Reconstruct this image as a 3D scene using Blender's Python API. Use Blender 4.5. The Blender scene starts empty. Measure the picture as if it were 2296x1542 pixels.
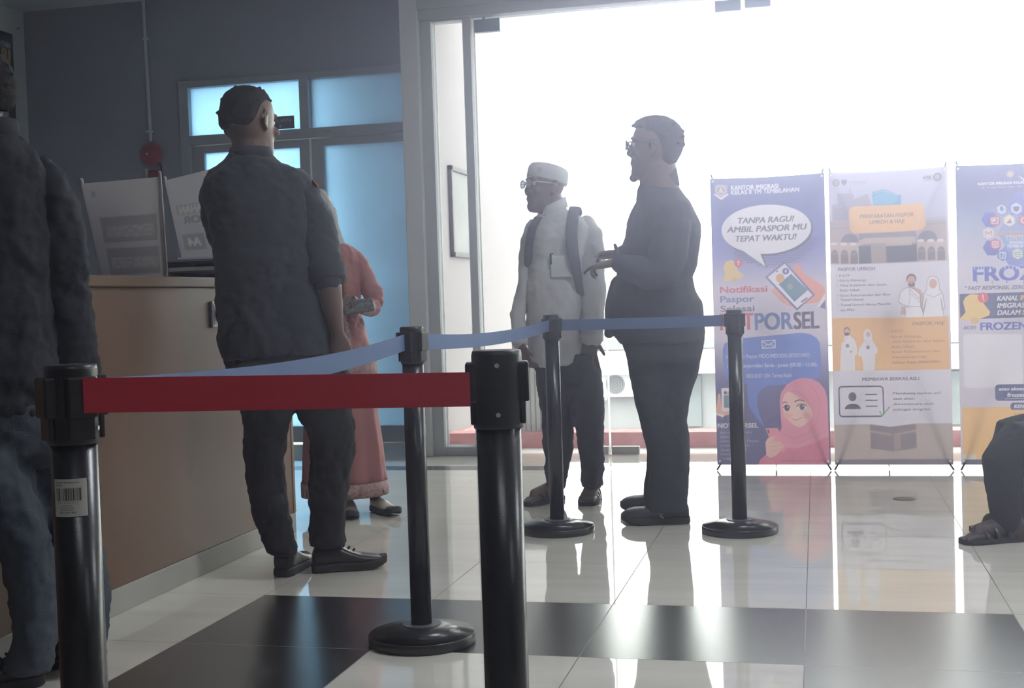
import bpy, bmesh, math, random
import numpy as np
from mathutils import Vector, Matrix, noise
random.seed(7)
C = bpy.context.scene.collection
SC = bpy.context.scene
# ------------------------------------------------------------------ camera, sky, exposure
CAM_H = 0.979
cam_data = bpy.data.cameras.new('camera'); cam = bpy.data.objects.new('camera', cam_data); C.objects.link(cam)
cam_data.sensor_fit = 'HORIZONTAL'; cam_data.sensor_width = 36.0; cam_data.lens = 44.45
cam_data.clip_start = 0.05; cam_data.clip_end = 300
right = Vector((0.9718, 0.2339, -0.0318)); down = Vector((-0.0228, -0.0413, -0.9989))
right.normalize(); fwd = right.cross(down); fwd.normalize(); down = fwd.cross(right)
cam.matrix_world = Matrix(((right.x, -down.x, -fwd.x, 0), (right.y, -down.y, -fwd.y, 0), (right.z, -down.z, -fwd.z, CAM_H), (0, 0, 0, 1)))
SC.camera = cam
SC.view_settings.view_transform = 'Standard'; SC.view_settings.look = 'None'
SC.view_settings.gamma = 1; SC.view_settings.use_curve_mapping = False
SC.view_settings.exposure = 0.7
SC.cycles.max_bounces = 8; SC.cycles.transparent_max_bounces = 12
SKY = 5.0
FILL_W = 40
HAZE = 0.05; HAZE_G = 0.86
world = bpy.data.worlds.new('overcast_sky'); SC.world = world; world.use_nodes = True
bg = world.node_tree.nodes['Background']; bg.inputs[0].default_value = (0.97, 0.985, 1.0, 1); bg.inputs[1].default_value = SKY
# ------------------------------------------------------------------ materials
def lin(c):
    return tuple(((v/255)/12.92 if v <= 10 else ((v/255+0.055)/1.055)**2.4) for v in c) + (1,)
MATS = {}
def mat(name, col, rough=0.6, metal=0.0, spec=0.5, trans=0.0, bump=None, var=None, coat=0.0, sheen=0.0):
    """Procedural principled material. col = linear albedo; trans = share of light a thin cloth lets through."""
    if name in MATS: return MATS[name]
    m = bpy.data.materials.new(name); m.use_nodes = True; nt = m.node_tree; n = nt.nodes; L = nt.links
    p = n['Principled BSDF']; out = n['Material Output']
    p.inputs['Base Color'].default_value = tuple(col[:3]) + (1,)
    p.inputs['Roughness'].default_value = rough; p.inputs['Metallic'].default_value = metal
    p.inputs['Specular IOR Level'].default_value = spec; p.inputs['Coat Weight'].default_value = coat
    if sheen: p.inputs['Sheen Weight'].default_value = sheen
    tc = n.new('ShaderNodeTexCoord'); src = None
    if var:
        sc, amt, c2 = var
        nz = n.new('ShaderNodeTexNoise'); nz.inputs['Scale'].default_value = sc; nz.inputs['Detail'].default_value = 5
        L.new(tc.outputs['Object'], nz.inputs['Vector'])
        mx = n.new('ShaderNodeMix'); mx.data_type = 'RGBA'; mx.inputs[6].default_value = tuple(col[:3])+(1,); mx.inputs[7].default_value = tuple(c2[:3])+(1,)
        rr = n.new('ShaderNodeMapRange'); rr.inputs[1].default_value = .35; rr.inputs[2].default_value = .68; rr.inputs[4].default_value = amt
        L.new(nz.outputs[0], rr.inputs[0]); L.new(rr.outputs[0], mx.inputs[0]); L.new(mx.outputs[2], p.inputs['Base Color']); src = mx.outputs[2]
    if bump:
        sc, st = bump[:2]
        nb = n.new('ShaderNodeTexNoise'); nb.inputs['Scale'].default_value = sc; nb.inputs['Detail'].default_value = 4
        L.new(tc.outputs['Object'], nb.inputs['Vector'])
        bp = n.new('ShaderNodeBump'); bp.inputs['Strength'].default_value = st; bp.inputs['Distance'].default_value = 0.01
        L.new(nb.outputs[0], bp.inputs['Height']); L.new(bp.outputs[0], p.inputs['Normal'])
    if trans:
        t = n.new('ShaderNodeBsdfTranslucent'); t.inputs[0].default_value = tuple(col[:3])+(1,)
        if src: L.new(src, t.inputs[0])
        ms = n.new('ShaderNodeMixShader'); ms.inputs[0].default_value = trans
        L.new(p.outputs[0], ms.inputs[1]); L.new(t.outputs[0], ms.inputs[2]); L.new(ms.outputs[0], out.inputs['Surface'])
    MATS[name] = m; return m
def glass_mat(name, tint=(0.97, 0.99, 0.99), refl=0.5):
    """Thin architectural pane: light goes straight through, mirrors at grazing angles."""
    if name in MATS: return MATS[name]
    m = bpy.data.materials.new(name); m.use_nodes = True; nt = m.node_tree; n = nt.nodes; L = nt.links
    n.remove(n['Principled BSDF']); out = n['Material Output']
    t = n.new('ShaderNodeBsdfTransparent'); t.inputs[0].default_value = tint+(1,)
    g = n.new('ShaderNodeBsdfGlossy'); g.inputs['Roughness'].default_value = 0.0
    f = n.new('ShaderNodeFresnel'); f.inputs[0].default_value = 1.45
    mu = n.new('ShaderNodeMath'); mu.operation = 'MULTIPLY'; mu.inputs[1].default_value = refl
    ms = n.new('ShaderNodeMixShader'); L.new(f.outputs[0], mu.inputs[0]); L.new(mu.outputs[0], ms.inputs[0]); L.new(t.outputs[0], ms.inputs[1]); L.new(g.outputs[0], ms.inputs[2]); L.new(ms.outputs[0], out.inputs['Surface'])
    MATS[name] = m; return m
def frosted_mat(name, tint, share=0.9):
    if name in MATS: return MATS[name]
    m = bpy.data.materials.new(name); m.use_nodes = True; nt = m.node_tree; n = nt.nodes; L = nt.links
    p = n['Principled BSDF']; out = n['Material Output']; p.inputs['Base Color'].default_value = (.25, .34, .42, 1); p.inputs['Roughness'].default_value = .3
    t = n.new('ShaderNodeBsdfTranslucent'); tc = n.new('ShaderNodeTexCoord'); nz = n.new('ShaderNodeTexNoise'); nz.inputs['Scale'].default_value = 2.2; nz.inputs['Detail'].default_value = 1.5
    L.new(tc.outputs['Object'], nz.inputs['Vector'])
    mx = n.new('ShaderNodeMix'); mx.data_type = 'RGBA'; mx.inputs[6].default_value = tuple(x*.7 for x in tint)+(1,); mx.inputs[7].default_value = tint+(1,)
    L.new(nz.outputs[0], mx.inputs[0]); L.new(mx.outputs[2], t.inputs[0])
    ms = n.new('ShaderNodeMixShader'); ms.inputs[0].default_value = share; L.new(p.outputs[0], ms.inputs[1]); L.new(t.outputs[0], ms.inputs[2]); L.new(ms.outputs[0], out.inputs['Surface'])
    MATS[name] = m; return m
def print_mat(name, trans=0.45, rough=0.55, gain=1.0):
    """Printed sheet: the print is a colour attribute of the mesh."""
    if name in MATS: return MATS[name]
    m = bpy.data.materials.new(name); m.use_nodes = True; nt = m.node_tree; n = nt.nodes; L = nt.links
    p = n['Principled BSDF']; out = n['Material Output']; p.inputs['Roughness'].default_value = rough; p.inputs['Specular IOR Level'].default_value = .3
    a = n.new('ShaderNodeVertexColor'); a.layer_name = 'print'; L.new(a.outputs[0], p.inputs['Base Color'])
    if trans:
        t = n.new('ShaderNodeBsdfTranslucent'); L.new(a.outputs[0], t.inputs[0]); ms = n.new('ShaderNodeMixShader'); ms.inputs[0].default_value = trans
        L.new(p.outputs[0], ms.inputs[1]); L.new(t.outputs[0], ms.inputs[2]); L.new(ms.outputs[0], out.inputs['Surface'])
    MATS[name] = m; return m
# ------------------------------------------------------------------ object helpers
def obj(name, bm, m, parent=None, smooth=False):
    me = bpy.data.meshes.new(name)
    if isinstance(bm, bmesh.types.BMesh):
        bmesh.ops.recalc_face_normals(bm, faces=bm.faces); bm.to_mesh(me); bm.free()
    o = bpy.data.objects.new(name, me); C.objects.link(o)
    for mm in (m if isinstance(m, (list, tuple)) else [m]): me.materials.append(mm)
    if smooth:
        for f in me.polygons: f.use_smooth = True
    if parent: o.parent = parent
    return o
def tag(o, label, cat, group=None):
    o['label'] = label; o['category'] = cat
    if group: o['group'] = group
    return o
def thing(name, label, cat, loc=(0, 0, 0), rotz=0, group=None):
    o = bpy.data.objects.new(name, None); C.objects.link(o); o.location = loc; o.rotation_euler = (0, 0, rotz); o.empty_display_size = .1
    return tag(o, label, cat, group)
def struct(name, bm, m, label=None, cat=None):
    o = obj(name, bm, m); o['kind'] = 'structure'
    if label: o['label'] = label; o['category'] = cat
    return o
def box(bm, a, b, bev=0.0):
    """axis-aligned box between corners a and b, optionally bevelled"""
    c = [(a[i]+b[i])/2 for i in range(3)]; s = [abs(b[i]-a[i]) for i in range(3)]
    t = bmesh.new(); bmesh.ops.create_cube(t, size=1, matrix=Matrix.Translation(c) @ Matrix.Diagonal((s[0], s[1], s[2], 1)))
    if bev: bmesh.ops.bevel(t, geom=t.edges[:], offset=min(bev, min(s)*.45), segments=2, affect='EDGES', profile=.5)
    add(bm, t)
def add(bm, t, M=None):
    me = bpy.data.meshes.new('tmp'); 
    if M is not None: t.transform(M)
    t.to_mesh(me); t.free(); bm.from_mesh(me); bpy.data.meshes.remove(me)
def new(): return bmesh.new()
def cyl(bm, p0, p1, r0, r1=None, n=20):
    p0 = Vector(p0); p1 = Vector(p1); r1 = r0 if r1 is None else r1; d = p1-p0
    t = bmesh.new(); bmesh.ops.create_cone(t, cap_ends=True, segments=n, radius1=r0, radius2=r1, depth=d.length)
    add(bm, t, Matrix.Translation((p0+p1)/2) @ d.to_track_quat('Z', 'Y').to_matrix().to_4x4())
def ell(bm, c, r, R=None, u=20, v=12):
    t = bmesh.new(); bmesh.ops.create_uvsphere(t, u_segments=u, v_segments=v, radius=1)
    M = Matrix.Translation(c) @ (R.to_4x4() if R is not None else Matrix.Identity(4)) @ Matrix.Diagonal((r[0], r[1], r[2], 1)); add(bm, t, M)
def lathe(bm, prof, c=(0, 0, 0), n=48):
    rings = []
    for r, z in prof:
        rings.append([bm.verts.new((c[0]+r*math.cos(2*math.pi*i/n), c[1]+r*math.sin(2*math.pi*i/n), c[2]+z)) for i in range(n)])
    for a, b in zip(rings, rings[1:]):
        for i in range(n): bm.faces.new((a[i], a[(i+1) % n], b[(i+1) % n], b[i]))
    bm.faces.new(rings[0][::-1]); bm.faces.new(rings[-1])
def loft(bm, secs, cap=True):
    """secs = list of rings, each a list of points"""
    rings = [[bm.verts.new(p) for p in s] for s in secs]; n = len(rings[0])
    for a, b in zip(rings, rings[1:]):
        for i in range(n): bm.faces.new((a[i], a[(i+1) % n], b[(i+1) % n], b[i]))
    if cap:
        for rg, fl in ((rings[0], 1), (rings[-1], 0)):
            c = Vector((0, 0, 0))
            for v in rg: c += v.co
            cv = bm.verts.new(c/n)
            for i in range(n):
                f = (rg[i], rg[(i+1) % n], cv); bm.faces.new(f[::-1] if fl else f)
def ringT(x, y, z, a, b, e=2.3, n=28):
    """horizontal super-ellipse section"""
    out = []
    for i in range(n):
        t = 2*math.pi*i/n; c, s = math.cos(t), math.sin(t)
        out.append((x+a*math.copysign(abs(c)**(2/e), c), y+b*math.copysign(abs(s)**(2/e), s), z))
    return out
def loftT(bm, rows, k=1.0, e=2.3, grow=0.0): loft(bm, [ringT(r[0], r[1], r[2], max(r[3]*k+grow, .004), max(r[4]*k+grow, .004), e) for r in rows])
def tube(bm, rows, k=1.0, n=18, grow=0.0, dom=True):
    """rows (x,y,z,a,b): a radius in the picture plane of the figure, b radius in depth; oriented along the path, domed ends"""
    P = [Vector(r[:3]) for r in rows]; secs = []
    for i, r in enumerate(rows):
        t = (P[min(i+1, len(P)-1)]-P[max(i-1, 0)]).normalized()
        ref = Vector((0, 1, 0)) if abs(t.y) < .85 else Vector((0, 0, 1))
        u = t.cross(ref).normalized(); v = u.cross(t).normalized()
        a, b = max(r[3]*k+grow, .003), max((r[4] if len(r) > 4 else r[3])*k+grow, .003)
        ring = lambda s, off: [tuple(P[i]+t*off+u*(a*s*math.cos(2*math.pi*q/n))+v*(b*s*math.sin(2*math.pi*q/n))) for q in range(n)]
        if i == 0 and dom: secs += [ring(.55, -a*.6), ring(.88, -a*.3)]
        secs.append(ring(1, 0))
        if i == len(rows)-1 and dom: secs += [ring(.88, a*.3), ring(.55, a*.6)]
    loft(bm, secs)
def fuse(o, voxel=.006, smooth=4, disp=None, wrinkle=0.0, fac=.5):
    """unite overlapping lofts of one mesh into one continuous skin and round it off"""
    md = o.modifiers.new('fuse', 'REMESH'); md.mode = 'VOXEL'; md.voxel_size = voxel; md.use_smooth_shade = True
    if smooth: s = o.modifiers.new('round', 'SMOOTH'); s.factor = fac; s.iterations = smooth
    if disp:
        for sc, st in disp:
            tx = bpy.data.textures.new('folds', 'CLOUDS'); tx.noise_scale = sc; tx.noise_depth = 2
            d = o.modifiers.new('folds', 'DISPLACE'); d.texture = tx; d.strength = st; d.mid_level = .5; d.texture_coords = 'LOCAL'
    dg = bpy.context.evaluated_depsgraph_get(); me = bpy.data.meshes.new_from_object(o.evaluated_get(dg))
    old = o.data; o.modifiers.clear(); o.data = me; bpy.data.meshes.remove(old); me.name = o.name
    for f in me.polygons: f.use_smooth = True
    return o
def strip(bm, pts, wv, th):
    """flat band along pts, wv = width vector per point (half), th thickness"""
    P = [Vector(p) for p in pts]; secs = []
    for i, p in enumerate(P):
        t = (P[min(i+1, len(P)-1)]-P[max(i-1, 0)]).normalized(); w = Vector(wv[i] if isinstance(wv, list) else wv); nn = t.cross(w).normalized()*th/2
        secs.append([tuple(p-w-nn), tuple(p+w-nn), tuple(p+w+nn), tuple(p-w+nn)])
    rings = [[bm.verts.new(q) for q in s] for s in secs]
    for a, b in zip(rings, rings[1:]):
        for i in range(4): bm.faces.new((a[i], a[(i+1) % 4], b[(i+1) % 4], b[i]))
    bm.faces.new(rings[0][::-1]); bm.faces.new(rings[-1])
# ------------------------------------------------------------------ printing: paints art onto a fine mesh grid
_fc = bpy.data.curves.new('lettering', 'FONT'); _fo = bpy.data.objects.new('lettering', _fc); C.objects.link(_fo)
_fc.resolution_u = 4
def glyphs(s, bold=0.0):
    _fc.body = s; _fc.size = 1; _fc.offset = 0; _fc.fill_mode = 'FRONT' if hasattr(_fc, 'fill_mode') else 'FRONT'
    bpy.context.view_layer.update(); dg = bpy.context.evaluated_depsgraph_get(); e = _fo.evaluated_get(dg); me = e.to_mesh()
    me.calc_loop_triangles(); V = np.array([v.co[:2] for v in me.vertices]).reshape(-1, 2); T = np.array([t.vertices[:] for t in me.loop_triangles], int).reshape(-1, 3)
    e.to_mesh_clear(); return V, T
_cap = {}
def capH(bold):
    if bold not in _cap: V, T = glyphs('H', bold); _cap[bold] = V[:, 1].max()
    return _cap[bold]
class Canvas:
    def __init__(s, w, h, cell, ss=2):
        s.w, s.h, s.cell, s.ss = w, h, cell, ss; s.nx, s.ny = max(2, round(w/cell)), max(2, round(h/cell)); s.W, s.H = s.nx*ss, s.ny*ss; s.im = np.ones((s.H, s.W, 3)); s.kx, s.ky = s.W/w, s.H/h
    def lincol(s, c): return np.array(lin(c)[:3])
    def grad(s, stops):
        y = (np.arange(s.H)+.5)/s.ky; st = sorted(stops, key=lambda q: q[0]); ys = [q[0] for q in st]; cs = np.array([q[1] for q in st], float)
        col = np.stack([np.interp(y, ys, cs[:, k]) for k in range(3)], 1)/255; col = np.where(col <= .04, col/12.92, ((col+.055)/1.055)**2.4); s.im[:] = col[:, None, :]
    def win(s, x0, x1, y0, y1):
        i0, i1 = max(0, int(x0*s.kx)-1), min(s.W, int(x1*s.kx)+2); j0, j1 = max(0, int(y0*s.ky)-1), min(s.H, int(y1*s.ky)+2)
        if i0 >= i1 or j0 >= j1: return None
        X, Y = np.meshgrid((np.arange(i0, i1)+.5)/s.kx, (np.arange(j0, j1)+.5)/s.ky); return (slice(j0, j1), slice(i0, i1)), X, Y
    def poly(s, pts, col):
        P = np.array(pts, float); r = s.win(P[:, 0].min(), P[:, 0].max(), P[:, 1].min(), P[:, 1].max())
        if r is None: return
        sl, X, Y = r; ins = np.zeros(X.shape, bool); n = len(P)
        for i in range(n):
            x0, y0 = P[i]; x1, y1 = P[(i+1) % n]
            if y0 == y1: continue
            ins ^= ((Y >= min(y0, y1)) & (Y < max(y0, y1)) & (X < x0+(Y-y0)*(x1-x0)/(y1-y0)))
        s.im[sl][ins] = s.lincol(col)
    def ell(s, x, y, rx, ry, col, rot=0, soft=0):
        r = s.win(x-rx, x+rx, y-ry, y+ry)
        if r is None: return
        sl, X, Y = r; s.im[sl][((X-x)/rx)**2+((Y-y)/ry)**2 <= 1] = s.lincol(col)
    def line(s, pts, w, col):
        w = max(w, .8/s.kx)
        for (x0, y0), (x1, y1) in zip(pts, pts[1:]):
            r = s.win(min(x0, x1)-w, max(x0, x1)+w, min(y0, y1)-w, max(y0, y1)+w)
            if r is None: continue
            sl, X, Y = r; dx, dy = x1-x0, y1-y0; l2 = dx*dx+dy*dy+1e-12; t = np.clip(((X-x0)*dx+(Y-y0)*dy)/l2, 0, 1)
            s.im[sl][(X-x0-t*dx)**2+(Y-y0-t*dy)**2 <= (w/2)**2] = s.lincol(col)
    def text(s, t, x0, x1, yb, cap, col, bold=0, sh=0, mirror=False):
        V, T = glyphs(t, bold); 
        if not len(T): return
        a, b = V[:, 0].min(), V[:, 0].max(); sy = cap/capH(bold); U = (V[:, 0]-a)/(b-a); e = bold*.045*cap; x0, x1 = x0+e, x1-e
        if mirror: U = 1-U
        Y = V[:, 1]*sy; P0 = np.stack([x0+U*(x1-x0)+sh*(Y-cap/2), yb+Y], 1); c = s.lincol(col)
        for P, tri in ((P0+np.array([dx, dy]), tri) for dx, dy in (((-e, -e*.5), (e, -e*.5), (-e, e*.5), (e, e*.5)) if bold else ((0, 0),)) for tri in T):
            p = P[tri]; r = s.win(p[:, 0].min(), p[:, 0].max(), p[:, 1].min(), p[:, 1].max())
            if r is None: continue
            sl, X, Yg = r; (ax, ay), (bx, by), (cx, cy) = p; d = (by-cy)*(ax-cx)+(cx-bx)*(ay-cy)
            if abs(d) < 1e-14: continue
            l1 = ((by-cy)*(X-cx)+(cx-bx)*(Yg-cy))/d; l2 = ((cy-ay)*(X-cx)+(ax-cx)*(Yg-cy))/d
            s.im[sl][(l1 >= -1e-6) & (l2 >= -1e-6) & (l1+l2 <= 1+1e-6)] = c
    def run(s, ops):
        for o in ops: {'p': s.poly, 'e': s.ell, 'l': s.line, 't': s.text, 'g': s.grad}[o[0]](*o[1:])
        return s
    def sheet(s, name, m, parent=None, shape=lambda u, v: (0, 0, 0), fade=0.0):
        """grid mesh in the XZ plane (x along u, z along v, front towards -y) carrying the print as a colour attribute"""
        im = s.im.reshape(s.ny, s.ss, s.nx, s.ss, 3).mean((1, 3)); im = im*(1-fade)+np.array([.33, .31, .37])*fade  # ink washed towards grey lilac to imitate veiling glare
        nx, ny = s.nx+1, s.ny+1
        u = np.linspace(0, s.w, nx); v = np.linspace(0, s.h, ny); U, Vv = np.meshgrid(u, v)
        pad = np.pad(im, ((0, 1), (0, 1), (0, 0)), 'edge'); pad2 = np.pad(im, ((1, 0), (1, 0), (0, 0)), 'edge'); cv = (pad+pad2)/2
        dx, dy, dz = shape(U, Vv); co = np.stack([U+dx, 0*U+dy, Vv+dz], -1).reshape(-1, 3)
        idx = np.arange(nx*ny).reshape(ny, nx); q = np.stack([idx[:-1, :-1], idx[:-1, 1:], idx[1:, 1:], idx[1:, :-1]], -1).reshape(-1, 4)
        me = bpy.data.meshes.new(name); me.vertices.add(len(co)); me.vertices.foreach_set('co', co.ravel()); me.loops.add(q.size); me.loops.foreach_set('vertex_index', q.ravel()); me.polygons.add(len(q))
        me.polygons.foreach_set('loop_start', np.arange(len(q))*4); me.polygons.foreach_set('loop_total', np.full(len(q), 4)); me.update(calc_edges=True)
        ca = me.color_attributes.new('print', 'FLOAT_COLOR', 'POINT'); ca.data.foreach_set('color', np.concatenate([cv, np.ones(cv.shape[:2]+(1,))], -1).reshape(-1, 4).ravel().astype(np.float32))
        me.polygons.foreach_set('use_smooth', np.ones(len(q), bool)); me.materials.append(m)
        o = bpy.data.objects.new(name, me); C.objects.link(o)
        if parent: o.parent = parent
        return o
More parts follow.
